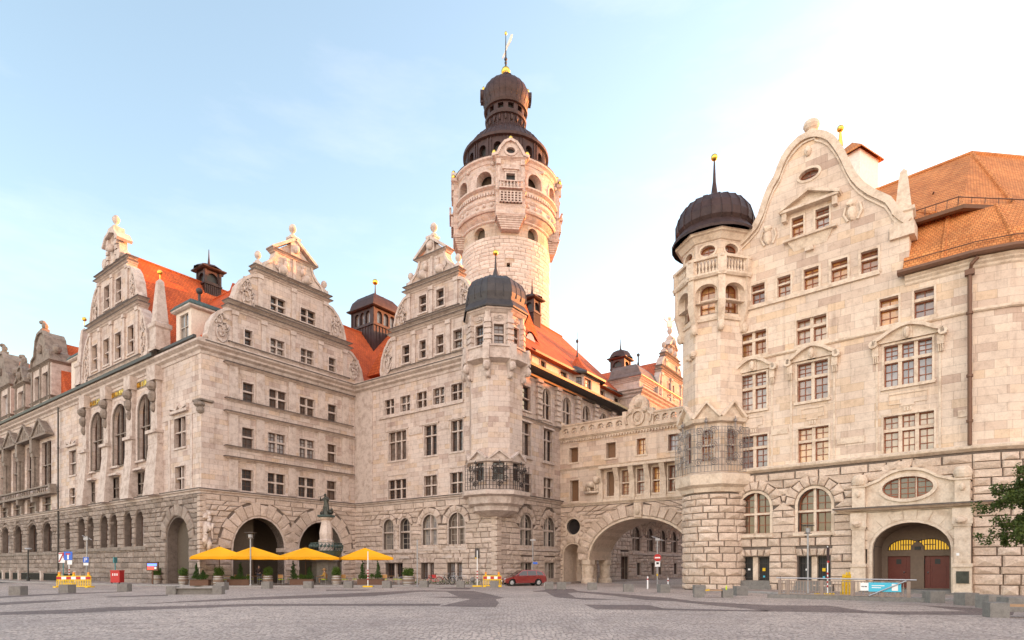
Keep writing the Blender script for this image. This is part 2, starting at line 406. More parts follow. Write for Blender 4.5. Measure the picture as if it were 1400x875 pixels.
F3 = Pl(TC, -w2)
SI = F3.S(486); IN = Vector(F3.W(SI, 0)[:2])            # inner corner of court
_t = Pl(IN, u2); S2 = -_t.S(275); OC = Vector(_t.W(-S2, 0)[:2])   # outer corner, left
F2 = Pl(OC, u2); F1 = Pl(OC, -w2); F4 = Pl(TC, u2)
SB = F4.S(766); BP = Vector(F4.W(SB, 0)[:2]); BR = Pl(BP, (-w2 + Vector((0, -.013))).normalized())
RB = Pl(at(1330, 35)[:2], (.7496, -.6619))
print('SI', SI, 'S2', S2, 'SB', SB)
def uw(u, w, z=0.):                                     # building coordinates from the outer corner
    v = OC + u2 * u + w2 * w; return Vector((v.x, v.y, z))

class Op:
    def __init__(s, kind, s0, s1, z0, z1, rise=None):
        s.k = kind; s.s0 = s0; s.s1 = s1; s.z0 = z0; s.z1 = z1
        s.a = (s1 - s0) / 2; s.c = (s0 + s1) / 2; s.b = min(rise if rise else s.a, z1 - z0 - .01)
    def poly(s, g=0., gb=None):
        gb = g if gb is None else gb
        if s.k == 'rect': return [(s.s0 - g, s.z0 - gb), (s.s1 + g, s.z0 - gb), (s.s1 + g, s.z1 + g), (s.s0 - g, s.z1 + g)]
        if s.k == 'arch':
            zs = s.z1 - s.b; n = 14
            return [(s.s0 - g, s.z0 - gb), (s.s1 + g, s.z0 - gb)] + [(s.c + (s.a + g) * cos(pi * i / n), zs + (s.b + g) * sin(pi * i / n)) for i in range(n + 1)]
        zc = (s.z0 + s.z1) / 2; b = (s.z1 - s.z0) / 2; n = 24
        return [(s.c + (s.a + g) * cos(2 * pi * i / n), zc + (b + g) * sin(2 * pi * i / n)) for i in range(n)]
    def top(s, x):
        if s.k == 'rect': return s.z1
        if s.k == 'arch':
            t = max(0, 1 - ((x - s.c) / s.a) ** 2); return s.z1 - s.b + s.b * sqrt(t)
        t = max(0, 1 - ((x - s.c) / s.a) ** 2); return (s.z0 + s.z1) / 2 + (s.z1 - s.z0) / 2 * sqrt(t)
    def bot(s, x):
        if s.k != 'oval': return s.z0
        t = max(0, 1 - ((x - s.c) / s.a) ** 2); return (s.z0 + s.z1) / 2 - (s.z1 - s.z0) / 2 * sqrt(t)
    def ext(s, z, g=0.):
        if s.k == 'oval':
            zc = (s.z0 + s.z1) / 2; b = (s.z1 - s.z0) / 2 + g; t = 1 - ((z - zc) / b) ** 2
            return None if t <= 0 else (s.c - (s.a + g) * sqrt(t), s.c + (s.a + g) * sqrt(t))
        if z < s.z0 or z > s.z1 + g: return None
        if s.k == 'rect':
            if z <= s.z1: return (s.s0 - .02, s.s1 + .02)
            k = (z - s.z1) * .3; return (s.s0 - k, s.s1 + k)
        zs = s.z1 - s.b
        if z <= zs: return (s.s0 - .15, s.s1 + .15) if g else (s.s0, s.s1)
        t = 1 - ((z - zs) / (s.b + g)) ** 2
        return None if t <= 0 else (s.c - (s.a + g) * sqrt(t), s.c + (s.a + g) * sqrt(t))
def rect(pl, x0, x1, y0, y1):
    xc = (x0 + x1) / 2; return Op('rect', pl.S(x0), pl.S(x1), pl.Z(xc, y1), pl.Z(xc, y0))
def arch(pl, x0, x1, y0, y1, rise=None):
    xc = (x0 + x1) / 2; return Op('arch', pl.S(x0), pl.S(x1), pl.Z(xc, y1), pl.Z(xc, y0), rise)
def rz(pl, x0, x1, z0, z1, k='rect', rise=None): return Op(k, pl.S(x0), pl.S(x1), z0, z1, rise)

def wall(mb, pl, outer, ops, depth=.4, o=0., back=None):
    """flat wall with real openings and their reveals"""
    polys = [outer] + [p.poly() if isinstance(p, Op) else p for p in ops]
    flat = [q for p in polys for q in p]
    tris = tessellate_polygon([[Vector((a, b, 0)) for a, b in p] for p in polys])
    mb.add([pl.W(a, z, o) for a, z in flat], [tuple(t) for t in tris])
    for i, p in enumerate(polys[1:]):
        d = depth if not isinstance(depth, dict) else depth.get(i, .4)
        n = len(p); mb.add([pl.W(a, z, o) for a, z in p] + [pl.W(a, z, o - d) for a, z in p],
                           [(j, (j + 1) % n, n + (j + 1) % n, n + j) for j in range(n)])
    if back:   # give the wall a thickness: rim and rear face
        n = len(outer); mb.add([pl.W(a, z, o) for a, z in outer] + [pl.W(a, z, o - back) for a, z in outer],
                               [(j, (j + 1) % n, n + (j + 1) % n, n + j) for j in range(n)])
        mb.add([pl.W(a, z, o - back) for a, z in flat], [tuple(t) for t in tris])
def ring(mb, pl, op, g, o0, o1, gb=0.):
    a = op.poly(0.); b = op.poly(g, gb); n = len(a)
    if len(b) != n: return
    mb.add([pl.W(x, z, o1) for x, z in a] + [pl.W(x, z, o1) for x, z in b] + [pl.W(x, z, o0) for x, z in b] + [pl.W(x, z, o0) for x, z in a],
           [f for j in range(n) for f in ((j, (j + 1) % n, n + (j + 1) % n, n + j), (n + j, n + (j + 1) % n, 2 * n + (j + 1) % n, 2 * n + j), (3 * n + j, 3 * n + (j + 1) % n, (j + 1) % n, j))])
def band(mb, pl, pts, w, o0, o1, both=True):
    """moulding of width w following a polyline in the plane"""
    P = [Vector(p) for p in pts]; A = []; B = []
    for i, p in enumerate(P):
        t = (P[min(i + 1, len(P) - 1)] - P[max(i - 1, 0)]).normalized(); nn = Vector((-t.y, t.x)) * w / 2
        A.append(p + nn); B.append(p - nn)
    n = len(P)
    vs = [pl.W(a.x, a.y, o1) for a in A] + [pl.W(b.x, b.y, o1) for b in B] + [pl.W(a.x, a.y, o0) for a in A] + [pl.W(b.x, b.y, o0) for b in B]
    fs = []
    for i in range(n - 1):
        fs += [(i, i + 1, n + i + 1, n + i), (i, i + 1, 2 * n + i + 1, 2 * n + i), (n + i, n + i + 1, 3 * n + i + 1, 3 * n + i)]
    fs += [(0, n, 3 * n, 2 * n), (n - 1, 2 * n - 1, 4 * n - 1, 3 * n - 1)]
    mb.add(vs, fs)
def sweep(mb, path, prof, closed=False):
    """profile [(out, z)] carried along plan points, left to right as seen from the square, with mitres"""
    P = [Vector(p[:2]) for p in path]; n = len(P); k = len(prof); base = len(mb.v)
    for i in range(n):
        if closed: a, c = P[i - 1], P[(i + 1) % n]
        else: a, c = P[max(i - 1, 0)], P[min(i + 1, n - 1)]
        d1 = (P[i] - a) if (P[i] - a).length > 1e-6 else (c - P[i]); d2 = (c - P[i]) if (c - P[i]).length > 1e-6 else d1
        d1.normalize(); d2.normalize()
        n1 = Vector((d1.y, -d1.x)); n2 = Vector((d2.y, -d2.x)); m_ = (n1 + n2)
        m_ = m_ / max(.3, (1 + n1.dot(n2)))
        for o, z in prof: v = P[i] + m_ * o; mb.v.append((v.x, v.y, z))
    r = range(n) if closed else range(n - 1)
    for i in r:
        j = (i + 1) % n
        for q_ in range(k - 1): mb.f.append((base + i * k + q_, base + i * k + q_ + 1, base + j * k + q_ + 1, base + j * k + q_))
    if not closed:
        mb.f.append(tuple(base + q_ for q_ in range(k))); mb.f.append(tuple(base + (n - 1) * k + q_ for q_ in range(k))[::-1])
def cornice_prof(z0, z1, o, o0=0.):
    h = z1 - z0
    return [(-.05, z0), (o0 + .02, z0), (o0 + o * .25, z0 + h * .15), (o0 + o * .3, z0 + h * .35), (o0 + o * .65, z0 + h * .55), (o0 + o * .7, z0 + h * .7), (o0 + o, z0 + h * .85), (o0 + o, z1), (-.05, z1 + .04)]
FLASH = {}
def flash(path, z, o, root=None):
    """dark lead strip that caps a cornice and drips over its edge"""
    k = root.name if root is not None else 'town_hall'
    sweep(FLASH.setdefault(k, MB()), path, [(-.04, z + .07), (o + .035, z + .02), (o + .035, z - .05), (o + .05, z - .05), (o + .05, z + .035), (-.04, z + .1)])
def pl_cornice(mb, pl, s0, s1, z0, z1, o, ret=True, root=None):
    """cornice on a straight piece, returned into the wall at both ends"""
    flash([pl.W(s0, 0, -.3), pl.W(s0, 0), pl.W(s1, 0), pl.W(s1, 0, -.3)], z1, o, root)
    if ret: sweep(mb, [pl.W(s0, 0, -.3), pl.W(s0, 0), pl.W(s1, 0), pl.W(s1, 0, -.3)], cornice_prof(z0, z1, o))
    else: sweep(mb, [pl.W(s0, 0), pl.W(s1, 0)], cornice_prof(z0, z1, o))

def block(mb, pl, q4, p, gap=.03, o=0.):
    """one rock faced stone; q4 = corners (s,z) ccw"""
    c = (sum(a for a, _ in q4) / 4, sum(b for _, b in q4) / 4)
    def sh(k_, d): 
        r = []
        for a, b in q4:
            l = sqrt((a - c[0]) ** 2 + (b - c[1]) ** 2) or 1; f = max(0., 1 - d * 1.35 / l); r.append((c[0] + (a - c[0]) * f, c[1] + (b - c[1]) * f))
        return r
    A = sh(0, gap); B = sh(0, gap + .05)
    p *= 1.35; pr = [p * random.uniform(.75, 1.15) for _ in range(4)]
    vs = [pl.W(a, b, o - .02) for a, b in A] + [pl.W(a, b, o + p * .55) for a, b in A] + [pl.W(a + random.uniform(-.03, .03), b + random.uniform(-.02, .02), o + pr[i]) for i, (a, b) in enumerate(B)]
    x = random.uniform(.25, .75); mid = (B[0][0] * (1 - x) + B[1][0] * x, B[0][1] * (1 - x) + B[1][1] * x)
    m2 = ((mid[0] + c[0]) / 2, (c[1] + c[1]) / 2)
    vs.append(pl.W(m2[0], m2[1], o + p * random.uniform(.7, 1.6)))
    fs = [(i, (i + 1) % 4, 4 + (i + 1) % 4, 4 + i) for i in range(4)] + [(4 + i, 4 + (i + 1) % 4, 8 + (i + 1) % 4, 8 + i) for i in range(4)] + [(8 + i, 8 + (i + 1) % 4, 12) for i in range(4)]
    mb.add(vs, fs)
def rustic(mb, pl, s0, s1, z0, z1, ops, course=.47, lmin=.8, lmax=1.7, p=.12, o=0., widen=0):
    """courses of rock faced stones that stop at the openings; ops = [(Op, ring height)]"""
    n = max(1, round((z1 - z0) / course)); zs = [z0]; hs = [random.uniform(.75, 1.25) for _ in range(n)]; t = sum(hs)
    for h in hs: zs.append(zs[-1] + h / t * (z1 - z0))
    for a, b in zip(zs, zs[1:]):
        ex = []
        for op, g in ops:
            m_ = op.ext((a + b) / 2, g); lo = op.ext(a + .01, g); hi = op.ext(b - .01, g)
            if not (m_ or lo or hi): continue
            if not m_: continue
            lo = lo or m_; hi = hi or m_
            if op.k == 'rect' or (hi[1] - hi[0]) < .01: hi = hi
            ex.append((m_, lo, hi))
        ex.sort()
        cur = (s0, s0, s0); segs = []
        for m_, lo, hi in ex:
            segs.append((cur, (m_[0], lo[0], hi[0]))); 
            if m_[1] > cur[0]: cur = (m_[1], lo[1], hi[1])
        segs.append((cur, (s1, s1, s1)))
        for (l, ll, lh), (r, rl, rh) in segs:
            w = r - l
            if w < .12: continue
            k = max(1, round(w / random.uniform(lmin, lmax))); cuts = [0.]
            for i in range(1, k): cuts.append((i + random.uniform(-.22, .22)) / k)
            cuts.append(1.)
            for c0, c1 in zip(cuts, cuts[1:]):
                block(mb, pl, [(ll + (rl - ll) * c0, a), (ll + (rl - ll) * c1, a), (lh + (rh - lh) * c1, b), (lh + (rh - lh) * c0, b)], p, o=o)
def voussoirs(mb, pl, op, h, n, p=.14, o=0., g=.15):
    if op.k == 'rect':
        for i in range(n):
            a = op.s0 - .05 + (op.s1 - op.s0 + .1) * i / n; b = op.s0 - .05 + (op.s1 - op.s0 + .1) * (i + 1) / n
            k = h * .3 ; f = lambda x: (x - op.c) * (1 + k / max(.2, op.a)) + op.c
            block(mb, pl, [(a, op.z1 + .03), (b, op.z1 + .03), (f(b), op.z1 + h), (f(a), op.z1 + h)], p, o=o)
        return
    full = op.k == 'oval'
    zc = (op.z0 + op.z1) / 2 if full else op.z1 - op.b; b_ = (op.z1 - op.z0) / 2 if full else op.b
    for i in range(n):
        t0 = (2 * pi if full else pi) * i / n; t1 = (2 * pi if full else pi) * (i + 1) / n; hh = h * (1. if i % 2 else .86)
        q = [(op.c + (op.a + r) * cos(t), zc + (b_ + r) * sin(t)) for r, t in ((g, t1), (g, t0), (hh, t0), (hh, t1))]
        block(mb, pl, q, p, o=o, gap=.02)

def window(root, pl, op, cols=2, trans=.55, depth=.38, nx=2, ny=3, sill=.12, sur=.14, o=0., glass='glass', sash='sash', trim='trim', mull=.13, proud=.05, sash_depth=None, top_ny=2):
    mb = MB()
    if sur: ring(mb, pl, op, sur, o - .02, o + proud)
    if sill and op.k != 'oval': mb.pbox(pl, op.s0 - sur - .06, op.s1 + sur + .06, op.z0 - .16, op.z0 + .015, o - depth * .8, o + sill)
    zt = op.z0 + (op.z1 - op.z0) * trans if trans else None
    cs = [op.s0 + (op.s1 - op.s0) * i / cols for i in range(cols + 1)]
    for c in cs[1:-1]:
        mb.pbox(pl, c - mull / 2, c + mull / 2, op.bot(c), op.top(c), o - depth + .03, o - .12)
    if zt:
        e = op.ext(zt) or (op.s0, op.s1); mb.pbox(pl, e[0], e[1], zt - mull * .45, zt + mull * .45, o - depth + .05, o - .10)
    w = mb.build('window', trim, root)
    g = MB(); p = op.poly(.0); g.add([pl.W(a, z, o - depth + .02) for a, z in p], [tuple(range(len(p)))])
    g.build('pane', glass, w, recalc=False)
    if nx:
        sb = MB(); d0, d1 = o - depth + .03, o - depth + .09; fr = .055; br = .022
        rows = [(op.z0, zt - mull * .45), (zt + mull * .45, op.z1)] if zt else [(op.z0, op.z1)]
        for i in range(cols):
            a = cs[i] + (mull / 2 if i else 0); b = cs[i + 1] - (mull / 2 if i < cols - 1 else 0)
            for ri, (z0, z1) in enumerate(rows):
                ta = min(z1, op.top(a + fr)); tb = min(z1, op.top(b - fr)); zb = max(z0, op.bot((a + b) / 2))
                sb.pbox(pl, a, a + fr, max(z0, op.bot(a + fr)), ta, d0, d1); sb.pbox(pl, b - fr, b, max(z0, op.bot(b - fr)), tb, d0, d1)
                sb.pbox(pl, a + fr, b - fr, zb, zb + fr, d0, d1)
                if min(ta, tb) > z1 - .05: sb.pbox(pl, a + fr, b - fr, z1 - fr, z1, d0, d1)
                for k in range(1, nx):
                    x = a + (b - a) * k / nx; sb.pbox(pl, x - br, x + br, op.bot(x) if op.k == 'oval' else z0 + fr, min(z1, op.top(x)) , d0 + .005, d1 - .01)
                nr = ny if ri == 0 else top_ny
                for k in range(1, nr):
                    z = z0 + (z1 - z0) * k / nr; e = op.ext(z) or (a, b)
                    x0, x1 = max(a + fr, e[0]), min(b - fr, e[1])
                    if x1 > x0: sb.pbox(pl, x0, x1, z - br, z + br, d0 + .008, d1 - .014)
        if op.k != 'rect': ring(sb, pl, Op(op.k, op.s0 + .06, op.s1 - .06, op.z0 + .06 if op.k == 'oval' else op.z0, op.z1 - .06, op.b - .06 if op.k == 'arch' else None), .06, d0, d1 + .004)
        sb.build('sash', sash, w)
    return w

def urn(mb, x, y, z, h, n=10):
    k = h
    mb.lathe((x, y, z), [(.001, 0), (.22 * k, 0), (.22 * k, .12 * k), (.10 * k, .2 * k), (.08 * k, .3 * k), (.2 * k, .42 * k), (.27 * k, .6 * k), (.24 * k, .78 * k), (.13 * k, .93 * k), (.001, k)], n)
def obelisk(mb, c, z0, z1, w):
    x, y = c[0], c[1]; r = w / 2 * 1.414
    mb.lathe((x, y, 0), [(r * 1.15, z0), (r * 1.15, z0 + .25), (r, z0 + .3), (r, z0 + (z1 - z0) * .3), (r * 1.2, z0 + (z1 - z0) * .32), (r * 1.2, z0 + (z1 - z0) * .37), (r * .85, z0 + (z1 - z0) * .39), (r * .4, z1 - .3), (.01, z1)], 4, atan2(u2.y, u2.x) + pi / 4)
def relief(mb, pl, sc, zc, w, h, seed, o=0., flip=1):
    """carved scrollwork: raised spiral stems with leaf knobs"""
    rnd = random.Random(seed)
    for cx_, cz_, r0, tw in ((0, -.22, .42, 1.6), (.1, .28, .3, -1.5), (-.25, .02, .22, 1.8)):
        pts = []
        for i in range(15):
            t = i / 14; r = r0 * (1 - .85 * t); an = 2 * pi * tw * t * flip + rnd.random() * .08
            pts.append(pl.W(sc + (cx_ * flip + r * cos(an)) * w, zc + (cz_ + r * sin(an)) * h, o + .05))
        mb.tube(pts, max(.05, .055 * min(w, h)), 5)
    for i in range(9):
        a, b = rnd.uniform(-.42, .42) * w, rnd.uniform(-.45, .45) * h; r = rnd.uniform(.05, .09) * min(w, h)
        p = pl.W(sc + a, zc + b, o + .04); mb.blob(p, (r * 1.1, r * 1.1, r * 1.4), 6, 4)
def leaves(mb, pts, size, n_per, rnd, up=.3):
    for (c, r) in pts:
        for _ in range(n_per):
            d = Vector((rnd.gauss(0, 1), rnd.gauss(0, 1), rnd.gauss(0, 1))).normalized() * (rnd.random() ** .45) * r
            p = Vector(c) + d; a = Vector((rnd.gauss(0, 1), rnd.gauss(0, 1), rnd.gauss(0, 1))).normalized()
            b = a.cross(Vector((rnd.gauss(0, 1), rnd.gauss(0, 1), rnd.gauss(0, 1)))).normalized(); s = size * rnd.uniform(.6, 1.3)
            mb.add([p - a * s * .5, p + b * s * .28, p + a * s * .5, p - b * s * .28], [(0, 1, 2, 3)])
# ================================================================== TOWN HALL (main building)
ZL, ZC0, ZC1 = 8.5, 20.5, 21.75      # base ledge, main cornice
hall = thing('town_hall', 'large pale stone town hall with three curly gables and red tiled roofs on the left', 'town hall', (OC.x, OC.y, 0))
def stonework(pl, outer_u, outer_b, up, lo, niches=(), vou=None, mat='base', wmat='wall', root=None, s0=None, s1=None, seed=1, course=.47):
    """upper ashlar wall + rusticated base of one front"""
    root = root or hall
    if outer_u:
        mb = MB(); wall(mb, pl, outer_u, up, .42); mb.build('wall', wmat, root)
    if outer_b:
        mb = MB(); dep = {i: d for i, (_, _, d) in enumerate(lo)}
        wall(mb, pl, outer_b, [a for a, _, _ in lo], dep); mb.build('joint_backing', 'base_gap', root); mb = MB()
        random.seed(seed)
        rustic(mb, pl, outer_b[0][0], outer_b[1][0], outer_b[0][1] + .02, outer_b[2][1] - .32, [(a, g) for a, g, _ in lo], course)
        for a, g, _ in lo:
            if g: voussoirs(mb, pl, a, g, max(4, int((a.a * 3 if a.k != 'rect' else a.a * 2) / .62) + 2) if a.k != 'oval' else 16)
        mb.build('rusticated_base', mat, root)

# ---- front facing right (three storeys of small windows, gable above): F2
A = [(330.5, 345.6, 1), (365.9, 389.5, 2), (407.9, 430.6, 2), (447, 459.5, 1)]
B = [(331, 346.6, 1), (366.7, 390, 2), (409.3, 429.8, 2), (447.6, 459.2, 1)]
C = [(332, 347, 1), (368, 391.5, 2), (409.9, 429.8, 2), (448.4, 460, 1)]
up2 = []; cfg2 = []
for row, z0, z1 in ((A, 8.78, 10.78), (B, 12.78, 14.68), (C, 17.08, 18.9)):
    for a, b, c in row: up2.append(rz(F2, a, b, z0, z1)); cfg2.append(c)
g1 = arch(F2, 318, 388.5, 704, 802, None); g1 = Op('arch', g1.s0, g1.s1, 0, 6.35, 3.0)
g2 = Op('arch', F2.S(408), F2.S(467), 0, 6.35, 3.0)
s2 = S2
stonework(F2, [(0, ZL), (s2, ZL), (s2, ZC1), (0, ZC1)], [(0, 0), (s2, 0), (s2, ZL), (0, ZL)], up2, [(g1, 1.5, 1.1), (g2, 1.5, 1.1)], seed=3)
for op, c in zip(up2, cfg2): window(hall, F2, op, cols=c, trans=.55, sur=.08, sill=.08, proud=.03, mull=.17, nx=2, ny=2, sash='sash', o=0)
mb = MB()
for g in (g1, g2): ring(mb, F2, g, .16, -1.1, .10)
for z, h, o in ((20.0, .3, .42), (16.82, .24, .3), (15.58, .3, .4), (12.5, .24, .3), (11.45, .3, .4)):
    pl_cornice(mb, F2, 2.45, 16.1, z, z + h, o)
for s in (2.9, 5.55, 8.98, 12.45, 15.5):
    for za, zb in ((8.75, 11.5), (12.75, 15.62), (17.05, 20.05)): mb.pbox(F2, s - .42, s + .42, za, zb, -.1, .15)
for s0, s1 in ((3.6, 5.0), (6.2, 8.4), (9.6, 11.8), (13.1, 14.8)):
    for z in (11.85, 15.98): band(mb, F2, [(s0, z), (s1, z), (s1, z + .42), (s0, z + .42), (s0, z)], .06, -.05, .05)
mb.build('string_courses', 'trim', hall)
# arcade behind the two big arches
mb = MB()
def room(mb, pl, s0, s1, z1, o0, o1):
    vs = [pl.W(s, z, o) for o in (o0, o1) for s, z in ((s0, .02), (s1, .02), (s1, z1), (s0, z1))]
    mb.add(vs, [(4, 5, 6, 7), (0, 1, 5, 4), (1, 2, 6, 5), (2, 3, 7, 6), (3, 0, 4, 7)])
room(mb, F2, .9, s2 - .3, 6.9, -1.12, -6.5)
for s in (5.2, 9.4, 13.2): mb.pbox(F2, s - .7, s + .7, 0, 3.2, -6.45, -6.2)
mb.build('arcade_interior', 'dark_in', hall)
for a in (6.3, 12.2): mb = MB(); mb.pbox(F2, a, a + 1.5, .05, 2.9, -6.15, -6.05); mb.build('arcade_door', 'door', hall)
mb = MB(); sp = (g1.s1 + g2.s0) / 2; mb.pbox(F2, g1.s1 - .15, g2.s0 + .15, 3.15, 3.55, -1.15, .22); mb.pbox(F2, g1.s1 + .05, g2.s0 - .05, 1.4, 1.7, -.2, .25); mb.build('impost_block', 'trim', hall)

# ---- F1, left front: corner bay + three great arched windows + old wing
S = F1.S; x0 = S(-75)
lo1 = [(Op('arch', S(229), S(258.5), 0, 6.25, 2.0), 1.3, 1.2)]
for a, b in ((171, 181.6), (186.5, 197.5), (138.5, 148.5), (151.5, 162), (108, 117.4), (120.5, 129.5)):
    lo1.append((Op('arch', S(a), S(b), 3.75, 7.2, .85), 0, .7))
lo1.append((Op('arch', S(90.5), S(97), 3.75, 7.1, .8), 0, .6))
old_s = [S(x) for x in (59.8, 71.8, 39.8, 51.6, 21, 31, 4, 13.7)]
for i in range(4): lo1.append((Op('arch', old_s[2 * i], old_s[2 * i + 1], 3.6, 7.2, 1.2), .45, .7))
w_ = old_s[0] - old_s[2]; 
for k in range(1, 4):
    a = old_s[6] - w_ * k * 1.0; lo1.append((Op('arch', a, a + 3.1, 3.6, 7.2, 1.2), .45, .7))
up1 = [rz(F1, 238.6, 254.5, 12.6, 15.5), rz(F1, 240, 253, 8.75, 10.9)]
bigA = [Op('arch', S(190.6), S(211), 12.3, 18.6), Op('arch', S(156), S(175.7), 12.3, 18.6), Op('arch', S(126), S(144.5), 12.3, 18.6)]
lowB = [Op('rect', S(178), S(198), 8.9, 11.1), Op('rect', S(145), S(163), 8.9, 11.1), Op('rect', S(114.6), S(130), 8.9, 11.1)]
smal = [Op('rect', S(95), S(104.5), 12.4, 15.3), Op('rect', S(95.5), S(103), 9.0, 10.9)]
bays = []
sR = S(80.5); wb = (S(63.5) - S(23)) / 2
for k in range(9):
    c = S(63.5) - wb * k; bays.append(c)
bayops = [Op('rect', c - wb * .30, c + wb * .30, 11.6, 17.4) for c in bays] + [Op('rect', c - wb * .26, c + wb * .26, 8.7, 10.5) for c in bays]
up_all = up1 + bigA + lowB + smal + bayops
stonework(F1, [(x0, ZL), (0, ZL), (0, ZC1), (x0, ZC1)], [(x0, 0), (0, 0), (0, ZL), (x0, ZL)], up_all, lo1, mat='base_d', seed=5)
for op in up1: window(hall, F1, op, cols=2, trans=.5, sur=.08, nx=1, ny=1, top_ny=1, depth=.45, trim='trim')
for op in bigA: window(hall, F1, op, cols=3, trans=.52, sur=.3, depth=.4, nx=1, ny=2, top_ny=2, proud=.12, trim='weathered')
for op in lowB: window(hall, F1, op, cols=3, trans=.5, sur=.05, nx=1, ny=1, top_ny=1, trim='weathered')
for op in smal: window(hall, F1, op, cols=1, trans=.5, sur=.08, nx=2, ny=1, top_ny=1, trim='trim')
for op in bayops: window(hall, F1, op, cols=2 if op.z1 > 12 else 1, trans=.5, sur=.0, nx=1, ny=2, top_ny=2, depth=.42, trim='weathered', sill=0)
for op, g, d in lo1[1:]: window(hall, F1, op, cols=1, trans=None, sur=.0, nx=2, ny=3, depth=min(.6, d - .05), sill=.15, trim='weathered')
mb = MB()
for c in bays:                                  # pediments, corbels and columns of the old wing
    a, b = c - wb * .46, c + wb * .46
    mb.prism([F1.W(a, 18.15, .75), F1.W(b, 18.15, .75), F1.W(c, 20.0, .75)], [F1.W(a, 18.15, 0), F1.W(b, 18.15, 0), F1.W(c, 20.0, 0)])
    band(mb, F1, [(a - .1, 18.1), (c, 20.1), (b + .1, 18.1)], .26, .7, .95)
    mb.pbox(F1, a - .15, b + .15, 17.9, 18.12, 0, .9)
    for s in (c - wb * .5,): 
        mb.pbox(F1, s - .42, s + .42, 16.2, 17.9, 0, .85); mb.pbox(F1, s - .36, s + .36, 11.6, 15.7, 0, .35)
        mb.tube([F1.W(s - .05, 11.6, .5), F1.W(s - .05, 15.8, .5)], .24, 8)
        mb.pbox(F1, s - .45, s + .45, 15.7, 16.2, 0, .75)
        mb.pbox(F1, s - .3, s + .3, 8.8, 10.5, -.1, .35); mb.pbox(F1, s - .35, s + .35, 9.9, 10.6, .0, .75)
    for k in range(7): mb.pbox(F1, c - wb * .4 + k * wb * .12, c - wb * .4 + k * wb * .12 + .1, 10.95, 11.5, .62, .72)
    for k in range(6): mb.tube([F1.W(c - wb * .3 + k * wb * .11, 18.3, .77), F1.W(c - wb * .3 + k * wb * .11, 18.4 + (1.1 - abs(k - 2.7) * .42), .77)], .06, 4)
mb.pbox(F1, bays[-1] - wb, sR - .1, 10.6, 10.9, 0, .85); mb.pbox(F1, bays[-1] - wb, sR - .1, 11.5, 11.68, .5, .85)
mb.pbox(F1, sR - .75, sR - .12, 10.9, 11.75, .2, .9)
mb.build('niche_columns', 'weathered', hall)
mb = MB()
# projecting centre: buttress piers between the arches, balcony panels, capitals, hoods
pier = [S(216.5), S(183.3), S(150.2), S(121)]
for i, s in enumerate(pier):
    w = 1.15 if i == 0 else .95
    mb.hexa([F1.W(s - w, ZL, .95), F1.W(s + w, ZL, .95), F1.W(s + w, ZL, 0), F1.W(s - w, ZL, 0), F1.W(s - w * .8, 13.4, .5), F1.W(s + w * .8, 13.4, .5), F1.W(s + w * .8, 13.4, 0), F1.W(s - w * .8, 13.4, 0)])
    mb.pbox(F1, s - w * .95, s + w * .95, 14.4, 14.7, -.05, .75); mb.pbox(F1, s - w * .85, s + w * .85, 13.4, 14.4, -.05, .52)
    mb.pbox(F1, s - w * .55, s + w * .55, 14.7, 19.6, -.05, .4); mb.pbox(F1, s - w * .75, s + w * .75, 19.4, ZC0 + .2, -.05, .7)
mb.pbox(F1, S(211) + .1, S(219.5), 14.8, 20.2, -.05, .14)
for op in lowB: mb.pbox(F1, op.s0 - .4, op.s1 + .4, 11.25, 11.45, -.05, .5); mb.pbox(F1, op.s0 - .3, op.s1 + .3, 12.05, 12.25, -.05, .3)
for op in bigA: ring(mb, F1, op, .34, .12, .22)
for op in up1[:1] + smal[:1]:
    mb.pbox(F1, op.s0 - .55, op.s1 + .55, 15.75, 16.0, -.05, .3)
    band(mb, F1, [(op.s0 - .5, 16.0), (op.s0 - .5, 16.35), (op.c - .4, 16.05), (op.c, 16.5), (op.c + .4, 16.05), (op.s1 + .5, 16.35), (op.s1 + .5, 16.0)], .15, -.02, .25)
for s in (S(232), S(262)): mb.pbox(F1, s - .18, s + .18, ZL, 15.4, -.05, .06)
mb.pbox(F1, S(222), 0, 15.35, 15.55, -.05, .05)
mb.build('buttress_piers', 'trim', hall)
mb = MB()
for i, s in enumerate(pier):                    # carved herms on the piers
    mb = MB(); mb.blob(F1.W(s, 18.9, .55), (.55, .55, .5), 8, 5); mb.blob(F1.W(s, 17.9, .5), (.45, .45, .6), 8, 5); mb.blob(F1.W(s, 16.9, .45), (.3, .3, .5), 8, 5); mb.build('carved_herm', 'weathered', hall)
mb = MB(); mb.blob(F1.W(-.1, 16.0, .12), (.5, .5, .3), 8, 5); mb.blob(F1.W(-.05, 15.5, .05), (.36, .36, .35), 8, 5)
sweep(mb, [F1.W(-1.0, 0), OC, F2.W(1.0, 0)], [(-.05, 16.25), (.3, 16.3), (.3, 16.45), (-.05, 16.5)])
mb.build('corner_capital', 'weathered', hall)
mb = MB()
for op in bigA:                                 # gilded lettering band above the windows
    mb = MB(); x = op.s0 - .35; rnd = random.Random(int(op.c * 10) + 99)
    while x < op.s1 + .35:
        w = rnd.uniform(.16, .3); mb.pbox(F1, x, x + w * .3, 19.55, 20.05, -.01, .1)
        if rnd.random() < .75: mb.pbox(F1, x, x + w, 19.55 + rnd.choice((0, .2, .4)), 19.66 + rnd.choice((0, .2, .36)), -.01, .09)
        if rnd.random() < .5: mb.pbox(F1, x + w * .75, x + w, 19.55, 20.05, -.01, .1)
        x += w + .1 + (.18 if rnd.random() < .18 else 0)
    mb.build('gilded_inscription', 'gold', hall)
mb = MB(); mb.pbox(F1, pier[3], pier[0], 19.4, 20.2, -.05, .02); mb.build('inscription_panel', 'weathered', hall)
